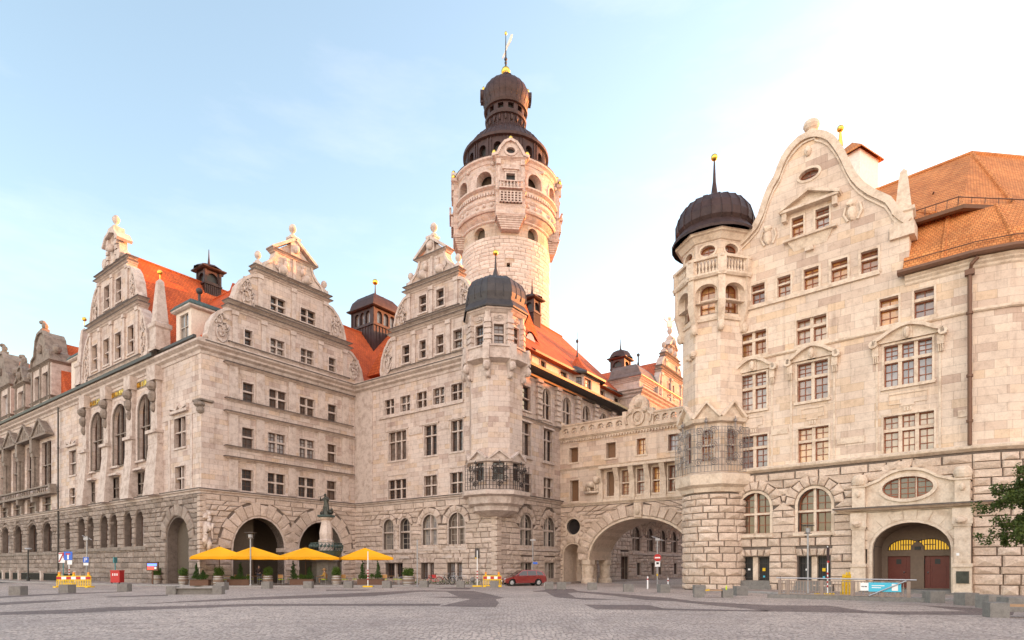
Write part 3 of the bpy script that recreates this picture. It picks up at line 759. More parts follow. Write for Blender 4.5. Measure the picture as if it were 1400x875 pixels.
mb = MB(); room(mb, F1, S(229) - .3, S(258.5) + .3, 6.6, -1.18, -6); mb.build('side_entrance', 'dark_in', hall)
mb = MB()
for a, b in ((0, 1), (2, 3), (4, 5)):           # columns between twin arches
    s = (lo1[1 + a][0].s1 + lo1[1 + b][0].s0) / 2
    mb.lathe((*F1.W(s, 0, -.22)[:2], 0), [(.42, 3.7), (.42, 4.0), (.3, 4.1), (.27, 6.1), (.42, 6.3), (.42, 6.5), (.01, 6.5)], 10)
for x0_, x1_ in ((165, 203), (133, 167), (103, 133)): mb.pbox(F1, S(x0_), S(x1_), 3.4, 3.65, -.05, .28)
mb.pbox(F1, x0, S(98), 3.2, 3.42, -.05, .25)
mb.build('base_columns', 'weathered', hall)
# lion with shield on the corner
mb = MB(); p = F2.W(.5, 0, .12); rl = random.Random(4); L = lambda x, z, o=0.: (p[0] + x * .8, p[1] - x * .58 - o * .5, z)
mb.tube([L(0, 3.4), L(.08, 4.2, .2), L(0, 5.0, .1), L(-.05, 5.7, .2)], [.38, .36, .42, .3], 9)
mb.blob(L(-.05, 6.15, .4), (.28, .32, .3), 10, 7); mb.blob(L(-.12, 6.05, .85), (.14, .2, .13), 8, 6)
for k in range(22):
    a = 2 * pi * k / 11; r = .42 + .12 * (k % 2); mb.blob(L(-.05 + r * cos(a), 6.05 + r * sin(a) * 1.1 - (.25 if k > 10 else 0), .15), (.15, .15, .2), 6, 5, .15)
for sx in (-1, 1):
    mb.tube([L(sx * .4, 5.5, .2), L(sx * .62, 5.0, .5), L(sx * .35, 4.65, .85)], [.2, .15, .12], 7); mb.blob(L(sx * .3, 4.6, .9), (.16, .14, .13), 7, 5, .1)
    mb.tube([L(sx * .35, 4.1, .1), L(sx * .6, 3.7, .5), L(sx * .42, 3.1, .4)], [.28, .2, .14], 7); mb.blob(L(sx * .42, 3.0, .6), (.2, .22, .12), 7, 5, .1)
mb.tube([L(.5, 3.6), L(.95, 4.2), L(.75, 4.9), L(.95, 5.5)], [.09, .08, .07, .12], 6)
sh = [(-.42, 4.55), (.42, 4.55), (.42, 3.9), (.0, 3.35), (-.42, 3.9)]; mb.prism([L(a, b, 1.0) for a, b in sh], [L(a, b, .6) for a, b in sh]); mb.blob(L(0, 4.05, 1.05), (.2, .12, .26), 8, 6)
for k in range(9): mb.blob(L(rl.uniform(-.7, .7), rl.uniform(2.6, 2.95), .1), (.25, .22, .18), 6, 5, .2)
mb.build('corner_lion_carving', 'trim', hall, smooth=True)

# ---- F3: front between the court and the corner turret
up3 = []; c3 = []
def add3(rows, z0, z1, cols):
    for (a, b), c in zip(rows, cols): up3.append(rz(F3, a, b, z0, z1)); c3.append(c)
add3([(526.2, 539.1), (547.6, 561), (570, 583.8), (592.6, 608), (617.3, 632.6)], 17.65, 19.25, [2] * 5)
add3([(531.7, 555.8), (580.5, 597.5), (616.7, 633)], 12.75, 15.75, [3, 2, 2])
add3([(531, 555.8), (579.7, 597.5), (616, 633)], 8.75, 10.75, [3, 2, 2])
s3 = F3.S(640)
lo3 = [(Op('arch', F3.S(524.6), F3.S(538.3), 3.5, 6.7), .6, .5), (Op('arch', F3.S(547.4), F3.S(560.5), 3.5, 6.7), .6, .5),
       (Op('arch', F3.S(578), F3.S(597.7), 3.7, 6.9), .8, .5), (Op('arch', F3.S(613.5), F3.S(635.4), 3.7, 6.9), .8, .5),
       (Op('rect', F3.S(528), F3.S(551), .45, 2.05), .6, .5), (Op('rect', F3.S(576.5), F3.S(593.6), .45, 2.05), .6, .5), (Op('rect', F3.S(612.6), F3.S(632), .45, 2.05), .6, .5)]
stonework(F3, [(SI, ZL), (0, ZL), (0, ZC1), (SI, ZC1)], [(SI, 0), (0, 0), (0, ZL), (SI, ZL)], up3, lo3, seed=11)
for i, (op, c) in enumerate(zip(up3, c3)): window(hall, F3, op, cols=c, trans=.52 if i < 5 or i > 7 else .66, sur=.12, sill=.1, nx=1 if i > 4 and i < 8 else 2, ny=3, sash='sash')
for op, g, d in lo3[:4]: window(hall, F3, op, cols=2 if op.a > .8 else 1, trans=.56, sur=.14, sill=.2, nx=2, ny=3, sash='sash_w', depth=.45)
for op, g, d in lo3[4:]: window(hall, F3, op, cols=3 if op.a > 1.3 else 2, trans=None, sur=.0, sill=.1, nx=3, ny=2, sash='sash', depth=.45, mull=.22)
mb = MB()
for za, zb, o in ((12.45, 12.62, .12),): pass
for a, b in ((531.7, 555.8), (580.5, 597.5), (616.7, 634)):
    s0_, s1_ = F3.S(a), F3.S(b); mb.pbox(F3, s0_ - .3, s1_ + .3, 15.85, 16.0, -.05, .14)
    mb.pbox(F3, s0_ - .1, s1_ + .1, 11.2, 11.32, -.05, .06)
mb.pbox(F3, F3.S(519), F3.S(634), 17.3, 17.52, -.05, .16)
for a, b in ((518, 530), (558, 578.5), (599.5, 615)): mb.pbox(F3, F3.S(a) + .1, F3.S(b) - .1, 15.1, 15.75, -.05, .05)
mb.pbox(F3, SI + .05, SI + 2.9, ZL, ZC0 + .1, -.05, .12)
mb.pbox(F3, F3.S(518), F3.S(566), 3.15, 3.4, -.05, .25); mb.pbox(F3, F3.S(571), F3.S(602), 3.3, 3.5, -.05, .22); mb.pbox(F3, F3.S(607), F3.S(640), 3.3, 3.5, -.05, .22)
mb.lathe((*F3.W((lo3[0][0].s1 + lo3[1][0].s0) / 2, 0, .02)[:2], 0), [(.3, 3.5), (.3, 3.7), (.2, 3.8), (.18, 5.7), (.3, 5.9), (.3, 6.1)], 10)
for x in (549, 608, 645): mb.pbox(F3, F3.S(x), F3.S(x + 13), 2.55, 2.8, -.05, .3)
mb.build('window_bands', 'trim', hall)

# ---- F4: long side front running back to the right
s4 = 27.2
up4 = [rz(F4, 713.8, 725, 16.9, 19.3)] + [Op('arch', F4.S(a), F4.S(b), 16.7, 19.9) for a, b in ((741.5, 752.8), (769.5, 780.5), (796.3, 806.9), (820, 829.5), (842.5, 851))]
up4 += [rz(F4, a, b, 12.5, 15.75) for a, b in ((710.6, 725), (743, 755))] + [rz(F4, a, b, 8.75, 10.8) for a, b in ((711, 726), (743, 755.5))]
lo4 = [(rz(F4, 711, 726.5, 3.6, 6.8, 'arch'), .8, .5), (rz(F4, 743, 757.5, 3.6, 6.8, 'arch'), .8, .5), (rz(F4, 711.5, 726, .5, 2.1), .6, .5), (rz(F4, 744, 757, .5, 2.1), .6, .5)]
for a, b in ((864, 874.5), (884, 892.5), (901.5, 909.5), (917, 924.5), (931, 937)):
    lo4.append((rz(F4, a, b, 3.7, 6.9, 'arch'), .9, .5))
for a, b in ((869, 874.5), (889, 894), (899.5, 903.5), (920, 924.5), (934, 938)):
    lo4.append((rz(F4, a, b, .6, 2.2), .6, .5))
lo4.append((rz(F4, 848, 858, .1, 3.0), .6, .5))
e4 = F4.S(955)
stonework(F4, [(0, ZL), (s4, ZL), (s4, 21.0), (0, 21.0)], [(0, 0), (e4, 0), (e4, ZL), (0, ZL)], up4, lo4, seed=12)
for i, op in enumerate(up4): window(hall, F4, op, cols=2 if i else 1, trans=.5 if i < 6 else (.66 if i < 8 else .52), sur=.14, sill=.12, nx=1, ny=2, sash='sash')
for op, g, d in lo4: window(hall, F4, op, cols=2 if op.a > .5 and op.z1 < 20 and op.z1 != 3.0 else 1, trans=.56 if op.k == 'arch' else None, sur=.1, sill=.15, nx=1, ny=2, sash='sash_w', depth=.45, mull=.2)
mb = MB()
for i, x in enumerate((735.5, 761.5, 788.5, 813, 836, 857)):     # banded pilasters of the top storey
    s = F4.S(x); mb.pbox(F4, s - .3, s + .3, 16.2, 20.3, -.05, .16)
    for k in range(7): mb.pbox(F4, s - .42, s + .42, 16.35 + k * .55, 16.68 + k * .55, -.05, .3)
    mb.pbox(F4, s - .5, s + .5, 20.1, 20.4, -.05, .4)
pl_cornice(mb, F4, 2.3, s4, 15.95, 16.2, .2)
for a, b in ((710.6, 725), (743, 755)): mb.pbox(F4, F4.S(a) - .2, F4.S(b) + .2, 15.75, 15.92, -.05, .2); mb.pbox(F4, F4.S(a) - .3, F4.S(b) + .3, 12.2, 12.4, -.05, .2)
mb.pbox(F4, F4.S(863), e4, 3.3, 3.55, -.05, .25); mb.pbox(F4, F4.S(708), F4.S(762), 3.3, 3.5, -.05, .2)
mb.build('side_front_pilasters', 'trim', hall)

quoins([F3.W(-.45, 0), TC, F4.W(.45, 0)], hall, 'base', seed=3); quoins([F1.W(-.3, 0), OC, F2.W(.3, 0)], hall, 'base', seed=5)
# ---- ledge and main cornice along all fronts
path = [F1.W(x0, 0), OC, IN, TC, F4.W(s4, 0)]
mb = MB(); sweep(mb, path, [(-.05, ZL - .3), (.16, ZL - .3), (.2, ZL - .12), (.38, ZL - .05), (.38, ZL + .08), (.1, ZL + .2), (-.05, ZL + .22)])
sweep(mb, [F4.W(s4, 0), F4.W(e4, 0)], [(-.05, ZL - .3), (.16, ZL - .3), (.38, ZL), (.1, ZL + .2), (-.05, ZL + .22)])
mb.build('base_ledge', 'trim', hall)
mb = MB(); sweep(mb, path[:4], [(-.05, ZC0), (.08, ZC0), (.14, ZC0 + .25), (.4, ZC0 + .42), (.42, ZC0 + .6), (.72, ZC0 + .8), (.75, ZC0 + .98), (.2, ZC0 + 1.08), (.2, ZC1 + .1), (-.3, ZC1 + .14)])
mb.build('main_cornice', 'trim', hall)
flash(path[1:4], ZC0 + .99, .75); flash([F4.W(2.2, 0), F4.W(s4, 0)], ZL + .1, .38); flash(path, ZL + .09, .38)
mb = MB(); sweep(mb, [F1.W(x0, 0), F1.W(S(222), 0)], [(.68, 21.5), (.98, 21.5), (1.0, 21.8), (.7, 21.85)])
sweep(mb, [F1.W(S(222), 0), F1.W(-.4, 0)], [(.22, 21.86), (.5, 21.86), (.5, 22.1), (.22, 22.12)])
sweep(mb, [F4.W(2.2, 0), F4.W(s4 + .2, 0)], [(-.05, 20.45), (.25, 20.45), (.35, 20.7), (1.15, 20.85), (1.3, 20.9), (1.32, 21.15), (1.1, 21.2), (.9, 21.05), (-1.2, 21.3)])
mb.build('gutter', 'gutter', hall)
mb = MB(); 
def pipe(pl, s, z0, z1, o=.2, r=.09):
    mb.tube([pl.W(s, z0, o), pl.W(s, z1, o)], r, 8)
    for z in (z0 + (z1 - z0) * k / 4 for k in range(1, 4)): mb.tube([pl.W(s, z - .06, o), pl.W(s, z + .06, o)], r * 1.5, 8)
pipe(F1, S(83.5), .3, 21.2, .3, .085)
mb.build('downpipe', 'gutter', hall)

# ------------------------------------------------------------------ roofs
def prism_roof(mb, u0, u1, w0, w1, z0, zr, axis, over=.0, hip0=0, hip1=0):
    """gabled roof between building coordinates; ridge along axis"""
    if axis == 'w':
        um = (u0 + u1) / 2; a = [uw(u0, w0, z0), uw(u1, w0, z0), uw(um, w0 + hip0, zr)]; b = [uw(u0, w1, z0), uw(u1, w1, z0), uw(um, w1 - hip1, zr)]
    else:
        wm = (w0 + w1) / 2; a = [uw(u0, w0, z0), uw(u0, w1, z0), uw(u0 + hip0, wm, zr)]; b = [uw(u1, w0, z0), uw(u1, w1, z0), uw(u1 - hip1, wm, zr)]
    mb.prism(a, b)
S2r = S2; W3 = (TC - IN).length
mb = MB()
ZR = 32.3
prism_roof(mb, .05, 18.1, .75, 95, ZC1 - .1, ZR, 'w')
prism_roof(mb, .72, 11.5, 8.3, 24.9, ZC1 + .0, ZR + 2.1, 'u')
prism_roof(mb, 8, 52, .4, 18.2, ZC1 - .13, ZR - .05, 'u')
prism_roof(mb, 18.6, 37.4, -14.5, 9.3, ZC1 - .16, ZR - .1, 'w')
uF3 = S2 + .7
prism_roof(mb, uF3, 30, -W3 + 1.9, -W3 + 15.1, ZC1 - .07, ZR - 1.2, 'u')
prism_roof(mb, S2 + 2.2, S2 + s4 + 1, -W3 + .35, -W3 + 20.5, 23.35, 33.6, 'u')
# old wing cross roofs
for px in (64, 18): prism_roof(mb, .72, 9, -S(px) - 5.2, -S(px) + 5.2, ZC1 + .03, 30.2, 'u')
mb.build('roof', 'tiles', hall)
mb = MB()
def ridge(a, b, r=.16): mb.tube([a, b], r, 6)
ridge(uw(9.07, .8, ZR), uw(9.07, 95, ZR)); ridge(uw(.8, 16.6, ZR + 2.1), uw(11.5, 16.6, ZR + 2.1)); ridge(uw(9, 9.3, ZR - .05), uw(52, 9.3, ZR - .05)); ridge(uw(28, 9, ZR - .1), uw(28, -13, ZR - .1))
ridge(uw(uF3, -W3 + 8.5, ZR - 1.2), uw(29, -W3 + 8.5, ZR - 1.2)); ridge(uw(S2 + 2.2, -W3 + 10.42, 33.6), uw(S2 + s4 + 1, -W3 + 10.42, 33.6))
mb.build('ridge_tiles', 'tiles', hall)

# set back attic storey above the side front, with bay
AT = Pl(F4.W(0, 0, -1.0), u2)
att = [rz(AT, a, b, z0, z1) for a, b, z0, z1 in ((738.5, 746, 21.8, 23.3 - .15), (765.5, 775.5, 21.75, 23.1), (815.5, 826, 21.75, 23.1), (839.5, 846, 21.75, 23.1))]
sa, sb = AT.S(727), AT.S(853)
mb = MB(); wall(mb, AT, [(sa, 21.0), (sb, 21.0), (sb, 23.5), (sa, 23.5)], att, .3)
mb.add([AT.W(sa, 21.0), AT.W(sa, 23.5), AT.W(sa, 23.5, -3), AT.W(sa, 21, -3)], [(0, 1, 2, 3)]); mb.add([AT.W(sb, 21.0), AT.W(sb, 23.5), AT.W(sb, 23.5, -3), AT.W(sb, 21, -3)], [(0, 1, 2, 3)])
mb.build('attic_wall', 'plaster', hall)
for op in att: window(hall, AT, op, cols=1, trans=None, sur=.14, sill=.1, nx=2, ny=3, depth=.25, trim='trim')
bs0, bs1 = AT.S(789), AT.S(811.5); ATb = Pl(AT.W(0, 0, .85), u2)
BL = Pl(AT.W(bs0 - .7, 0, 0), Vector(ATb.W(bs0, 0)[:2]) - Vector(AT.W(bs0 - .7, 0, 0)[:2]))
mb = MB(); bop = rz(ATb, 798.5, 808, 21.75, 23.1); wall(mb, ATb, [(bs0, 21.0), (bs1, 21.0), (bs1, 23.5), (bs0, 23.5)], [bop], .3)
ll = sqrt(.7 ** 2 + .85 ** 2); lop = Op('rect', .25, ll - .25, 21.75, 23.1); wall(mb, BL, [(0, 21.0), (ll, 21.0), (ll, 23.5), (0, 23.5)], [lop], .2)
mb.add([ATb.W(bs1, 21), ATb.W(bs1, 23.5), AT.W(bs1 + .7, 23.5), AT.W(bs1 + .7, 21)], [(0, 1, 2, 3)])
mb.pbox(ATb, bs0 - .3, bs1 + .3, 21.2, 21.4, -.9, .15)
mb.build('attic_bay', 'plaster', hall)
window(hall, ATb, bop, cols=1, trans=None, sur=.1, sill=.1, nx=3, ny=3, depth=.2, trim='trim'); window(hall, BL, lop, cols=1, trans=None, sur=.05, sill=.1, nx=2, ny=3, depth=.15, trim='trim')
mb = MB(); sweep(mb, [AT.W(sa - .2, 0), AT.W(bs0 - .8, 0), ATb.W(bs0 - .05, 0), ATb.W(bs1 + .05, 0), AT.W(bs1 + .8, 0), AT.W(sb + .2, 0)], [(-1.5, 23.45), (.5, 23.45), (.62, 23.4), (.64, 23.62), (.5, 23.7), (-1.2, 24.7)])
mb.build('attic_eaves', 'gutter', hall)
mb = MB(); c = AT.W((bs0 + bs1) / 2, 0, -1.1); mb.lathe((c[0], c[1], 0), [(2.75, 23.62), (2.2, 24.0), (.9, 25.2), (.02, 26.4)], 8, atan2(u2.y, u2.x) + pi / 8)
mb.build('bay_roof', 'tiles', hall)
mb = MB(); mb.lathe((c[0], c[1], 26.3), [(.14, 0), (.08, .5), (.05, 1.6), (.16, 1.75), (.16, 1.95), (.03, 2.1), (.02, 2.9)], 8); mb.build('bay_finial', 'gutter', hall)
# eyebrow dormers on that roof
def slope(w_off, ): return 23.35 + (w_off) / 10.07 * 10.25
for px in (740, 761):
    s = F4.S(px) - 1; wo = 2.3; z = slope(wo); p = F4.W(s, z, -.35 - wo)
    mb = MB(); k = 12; fr = []; bk = []
    for i in range(k + 1):
        t = i / k * 2 - 1; hgt = .95 * (cos(pi * t) * .5 + .5)
        fr.append(F4.W(s + t * 1.9, z + hgt - .05, -.35 - wo + .15)); bk.append(F4.W(s + t * .4, z + 2.4 , -.35 - wo - 2.2))
    mb.add(fr + bk, [(i, i + 1, k + 2 + i, k + 1 + i) for i in range(k)]); dr = mb.build('eyebrow_dormer', 'tiles', hall, smooth=True)
    g = MB(); p5 = [F4.W(s + t * .9, z + .02 + (.75 * (cos(pi * t * .47)) if abs(t) < .99 else 0), -.35 - wo + .05) for t in (-1, -.6, -.2, .2, .6, 1)]
    g.add(p5, [tuple(range(6))]); g.build('pane', 'glass', dr)
# ------------------------------------------------------------------ curly gables
def gable(pl, sc, r1, r2, z0=21.9, k=1., zs=(25.9, 30.1, 32.4, 34.2), seed=1, root=None, o=.0, mats=('wall', 'trim'), top='pediment', glass='glass', th=.75, cols1=2):
    root = root or hall; za, zb, zc, zd = zs; h1 = za - z0; h2 = zb - za
    half = [(8.6, z0), (8.75, z0 + .12 * h1), (8.5, z0 + .4 * h1), (8.0, z0 + .62 * h1), (7.3, z0 + .78 * h1), (6.65, z0 + .84 * h1), (6.6, za),
            (6.25, za + .02), (6.35, za + .1 * h2), (6.0, za + .4 * h2), (5.4, za + .62 * h2), (4.7, za + .76 * h2), (4.05, za + .8 * h2), (4.0, zb)]
    if top == 'pediment': half += [(3.55, zb + .02), (3.35, zb + .3 * (zc - zb)), (2.7, zb + .5 * (zc - zb)), (2.25, zb + .75 * (zc - zb)), (2.1, zc), (2.1, zc + .1), (0, zd)]
    elif top == 'niche': half += [(3.3, zb + .02), (3.0, zb + .7), (2.0, zb + 1.2), (1.6, zb + 1.7), (1.5, zc), (1.2, zc + .8), (.65, zd - .25), (0, zd)]
    outer = [(sc + a * k, z) for a, z in half]; outer += [(sc - a * k, z) for a, z in half[-2::-1]]
    mb = MB(); wall(mb, pl, outer, r1 + r2, .5, o, th); g = mb.build('gable', mats[0], root)
    for op in r1 + r2: window(root, pl, op, cols=cols1 if op.a > .75 else 1, trans=.5, sur=.14, sill=.1, nx=1 if op.a > .75 else 2, ny=2, depth=.42, o=o, trim=mats[1], glass=glass)
    mb = MB()
    def corn(hw, za_, zb_, oo):
        flash([pl.W(sc - hw * k, 0, o - th), pl.W(sc - hw * k, 0, o), pl.W(sc + hw * k, 0, o), pl.W(sc + hw * k, 0, o - th)], zb_, oo, root)
        sweep(mb, [pl.W(sc - hw * k, 0, o - th), pl.W(sc - hw * k, 0, o), pl.W(sc + hw * k, 0, o), pl.W(sc + hw * k, 0, o - th)], [(-.1, za_)] + cornice_prof(za_, zb_, oo)[1:-1] + [(-.1, zb_ + .05)])
    corn(6.62, za - .75, za - .35, .4); corn(6.62, za - .1, za + .15, .35); corn(4.02, zb - .65, zb - .3, .38); corn(4.02, zb - .08, zb + .15, .33)
    corn(6.62, z0 + .12, z0 + .35, .16); corn(4.02, za + .35, za + .5, .12)
    # band of the outline
    if top == 'pediment':
        corn(2.2, zc - .05, zc + .2, .35)
        band(mb, pl, [(sc - 2.55 * k, zc + .2), (sc - .1, zd + .15)], .26, o - th, o + .4); band(mb, pl, [(sc + .1, zd + .15), (sc + 2.55 * k, zc + .2)], .26, o - th, o + .4)
        mb.pbox(pl, sc - .5, sc + .5, zc + .2, zd + .25, o - .4, o + .25); mb.lathe((*pl.W(sc, 0, o - .1)[:2], zd - .35), [(.55, -.5), (.55, .5)], 12) if False else None
        mb.pbox(pl, sc - .55, sc + .55, zd + .2, zd + .4, o - .55, o + .35)
        mb.pbox(pl, sc - .16, sc + .16, zb + .1, zc, o - .1, o + .12)
        f = [(a, z) for a, z in half[14:19]]
        for sg in (-1, 1): band(mb, pl, [(sc + sg * (a * k - .12), z) for a, z in f], .24, o - .1, o + .12)
    else:
        half_t = [(a, z) for a, z in half[-4:]]
        band(mb, pl, [(sc - (a * k + .05), z) for a, z in [(1.95, zc - .05)] + half_t[1:]] + [(sc + (a * k + .05), z) for a, z in half_t[1:][::-1] + [(1.95, zc - .05)]], .3, o - th - .3, o + .4)
        for sg in (-1, 1):
            for q in range(5): mb.pbox(pl, sc + sg * 1.15 * k - .28, sc + sg * 1.15 * k + .28, zb + .5 + q * .55, zb + .9 + q * .55, o - .1, o + .22)
            mb.tube([pl.W(sc + sg * 1.9 * k, zb + .9, o + .25), pl.W(sc + sg * 1.9 * k, zb + .9, o - th)], .5, 10)
        mb.pbox(pl, sc - .7, sc + .7, zd - .1, zd + .45, o - .8, o + .25)
    mb.pbox(pl, sc - .3, sc + .3, zd + .3, zd + .6, o - .5, o + .05)
    # pilasters
    nst = 5 if len(r1) >= 4 else 4
    ps = [o_.c for o_ in r1]; ed = [sc - 6.2 * k] + [(a + b) / 2 for a, b in zip(ps, ps[1:])] + [sc + 6.2 * k]
    for s in ed: mb.pbox(pl, s - .24, s + .24, z0 + .35, za - .75, o - .1, o + .14); mb.pbox(pl, s - .32, s + .32, za - 1.1, za - .75, o - .1, o + .24)
    ps = [o_.c for o_ in r2]; ed = [sc - 3.7 * k] + [(a + b) / 2 for a, b in zip(ps, ps[1:])] + [sc + 3.7 * k]
    for s in ed: mb.pbox(pl, s - .22, s + .22, za + .5, zb - .65, o - .1, o + .14); mb.pbox(pl, s - .3, s + .3, zb - 1.0, zb - .65, o - .1, o + .22)
    # outline band of the scrolls
    for sg in (-1, 1):
        for a_, b_ in ((0, 6), (7, 13)):
            band(mb, pl, [(sc + sg * (x * k - .13), z) for x, z in half[a_:b_]], .26, o - th - .02, o + .14)
    mb.build('gable_mouldings', mats[1], g)
    mb = MB()
    for sg in (-1, 1):
        relief(mb, pl, sc + sg * 7.45 * k, z0 + .38 * h1, 1.5 * k, h1 * .62, seed + sg, o, sg)
        relief(mb, pl, sc + sg * 5.0 * k, za + .36 * h2, 1.5 * k, h2 * .6, seed + 3 + sg, o, sg)
        if top == 'pediment':    # beasts in the top field
            x = sc + sg * 1.3 * k; mb.blob(pl.W(x, zb + .75, o + .05), (.55, .45, .5), 8, 6, .1); mb.blob(pl.W(x - sg * .35, zb + 1.4, o + .08), (.3, .3, .42), 8, 6, .1); mb.blob(pl.W(x - sg * .3, zb + 1.85, o + .1), (.24, .24, .22), 8, 6, .1)
            for dx in (-.4, .0, .35): mb.tube([pl.W(x + dx, zb + .8, o + .1), pl.W(x + dx + .05, zb + .25, o + .12)], .1, 5)
            mb.tube([pl.W(x + sg * .5, zb + .6, o + .1), pl.W(x + sg * .85, zb + .9, o + .1), pl.W(x + sg * .75, zb + 1.3, o + .1)], .06, 5)
    mb.blob(pl.W(sc, zc + .95 if top == 'pediment' else zc - .5, o + .3), (.42, .3, .42), 10, 6)
    mb.build('carved_scrolls', mats[1], g, smooth=True)
    mb = MB(); p = pl.W(sc, 0, o - .25); urn(mb, p[0], p[1], zd + .55, 1.35)
    for sg in (-1, 1):
        if top == 'pediment':
            p = pl.W(sc + sg * 3.75 * k, 0, o - .25); mb.pbox(pl, sc + sg * 3.75 * k - .3, sc + sg * 3.75 * k + .3, zb + .1, zb + .6, o - .6, o + .1); urn(mb, p[0], p[1], zb + .6, 1.15)
        p = pl.W(sc + sg * 6.3 * k, 0, o - .3); mb.blob((p[0], p[1], za + .4), (.3, .3, .35), 8, 6)
        p = pl.W(sc + sg * 8.6 * k, 0, o - .3); mb.blob((p[0], p[1], z0 + .3), (.4, .4, .32), 8, 6)
    mb.build('finial', mats[1], g, smooth=True)
    return g
RX = lambda pl, a, b, z0, z1: rz(pl, a, b, z0, z1)
sc2 = 9.25
gable(F2, sc2, [RX(F2, 334.4, 344.8, 22.4, 23.85), RX(F2, 369.5, 388.7, 22.4, 23.85), RX(F2, 411, 428.5, 22.4, 23.85), RX(F2, 449.3, 458.7, 22.4, 23.85)],
      [RX(F2, 369.6, 390, 26.55, 27.95), RX(F2, 411, 431, 26.55, 27.95)], seed=21)
sc3 = F3.S(590.7)
r1 = [RX(F3, 550, 560, 22.6, 24.4), RX(F3, 573.7, 582.4, 22.6, 24.4), RX(F3, 596.7, 606.6, 22.6, 24.4), RX(F3, 620, 632, 22.6, 24.4)]
r2 = [RX(F3, 573, 583, 27.2, 28.9), RX(F3, 596.7, 607, 27.2, 28.9)]
gable(F3, sc3, r1, r2, z0=21.9, k=.86, zs=(26.3, 30.1, 32.4, 34.0), seed=31)
sc1 = F1.S(166)
r1 = [RX(F1, 137, 144, 22.8, 25.5), RX(F1, 152.8, 160.4, 22.8, 25.5), RX(F1, 168.8, 177, 22.8, 25.5), RX(F1, 186.5, 194.6, 22.8, 25.5)]
r2 = [RX(F1, 153.7, 160.8, 28.6, 31.0), RX(F1, 170, 177.4, 28.6, 31.0)]
gable(F1, sc1, r1, r2, z0=21.9, k=.93, zs=(27.7, 32.4, 34.9, 36.1), seed=41, o=.75, top='niche', cols1=1)
for s in (sc1 + 9.1, sc1 - 9.3):
    mb = MB(); c = F1.W(s, 0, .2); obelisk(mb, c, 22.0, 29.0 if s > sc1 else 28.6, 1.3); mb.build('obelisk', 'trim', hall)
for s in (sc1 + 9.1, sc1 - 9.3): mb = MB(); c = F1.W(s, 0, .2); mb.tube([(*c[:2], 28.9), (*c[:2], 29.5)], .04, 5); mb.blob((*c[:2], 29.6), .24, 8, 6); mb.build('gilded_ball', 'gold', hall)

def dormer(pl, s0, s1, z0, z1, ops, root, o=.35, roofmat='verdigris', wallm='plaster', h=1.2, depth=5, nx=2, fin=True):
    d = MB(); wall(d, pl, [(s0, z0), (s1, z0), (s1, z1), (s0, z1)], ops, .25, o)
    for s in (s0, s1): d.add([pl.W(s, z0, o), pl.W(s, z1, o), pl.W(s, z1, o - depth), pl.W(s, z0, o - depth)], [(0, 1, 2, 3)])
    dr = d.build('dormer', wallm, root)
    for op in ops: 
        m = MB(); g = MB(); g.add([pl.W(a, z, o - .2) for a, z in op.poly()], [(0, 1, 2, 3)]); 
        for x in [op.s0 + (op.s1 - op.s0) * i / nx for i in range(nx + 1)]: m.pbox(pl, x - .05, x + .05, op.z0, op.z1, o - .2, o - .1)
        for z in [op.z0, op.z0 + (op.z1 - op.z0) * .5, op.z1]: m.pbox(pl, op.s0, op.s1, z - .04, z + .04, o - .195, o - .105)
        g.build('pane', 'glass', dr); m.build('window_frame', 'sash_w' if wallm == 'plaster' else 'trim', dr)
    m = MB(); pa = [pl.W(s0, 0, o - depth), pl.W(s0, 0, o), pl.W(s1, 0, o), pl.W(s1, 0, o - depth)]
    sweep(m, pa, [(-.05, z1 - .02), (.2, z1), (.35, z1 + .1), (.35, z1 + .25), (-.1, z1 + .3)]); m.build('dormer_cornice', 'trim' if wallm != 'trim' else wallm, dr)
    m = MB(); c0, c1 = (s0 + s1) / 2, 0; w = (s1 - s0) / 2
    sweep(m, pa, [(.38, z1 + .24), (.4, z1 + .34), (.1, z1 + .75), (-.35, z1 + h), (-.9, z1 + h + .15), (-min(w, 3) * .98, z1 + h + .25)])
    m.build('dormer_roof', roofmat, dr)
    if fin:
        m = MB(); p = pl.W(c0, 0, o - w); m.tube([(*p[:2], z1 + h), (*p[:2], z1 + h + 1.4)], .12, 6); m.blob((*p[:2], z1 + h + 1.6), .3, 8, 6); m.build('dormer_finial', 'lead', dr, smooth=True)
    return dr
# dormers on F1: right of gable and left of it
s0_, s1_ = F1.S(236.5), F1.S(257); op = Op('rect', s0_ + .65, s1_ - .55, 22.6, 24.9)
dormer(F1, s0_, s1_, 21.9, 25.2, [op], hall, o=-.3, h=.75)
s0_, s1_ = F1.S(93.5), F1.S(111); dormer(F1, s0_, s1_, 21.9, 25.9, [Op('rect', F1.S(98.5), F1.S(107.5), 22.6, 25.3)], hall, o=-.3, h=.9)
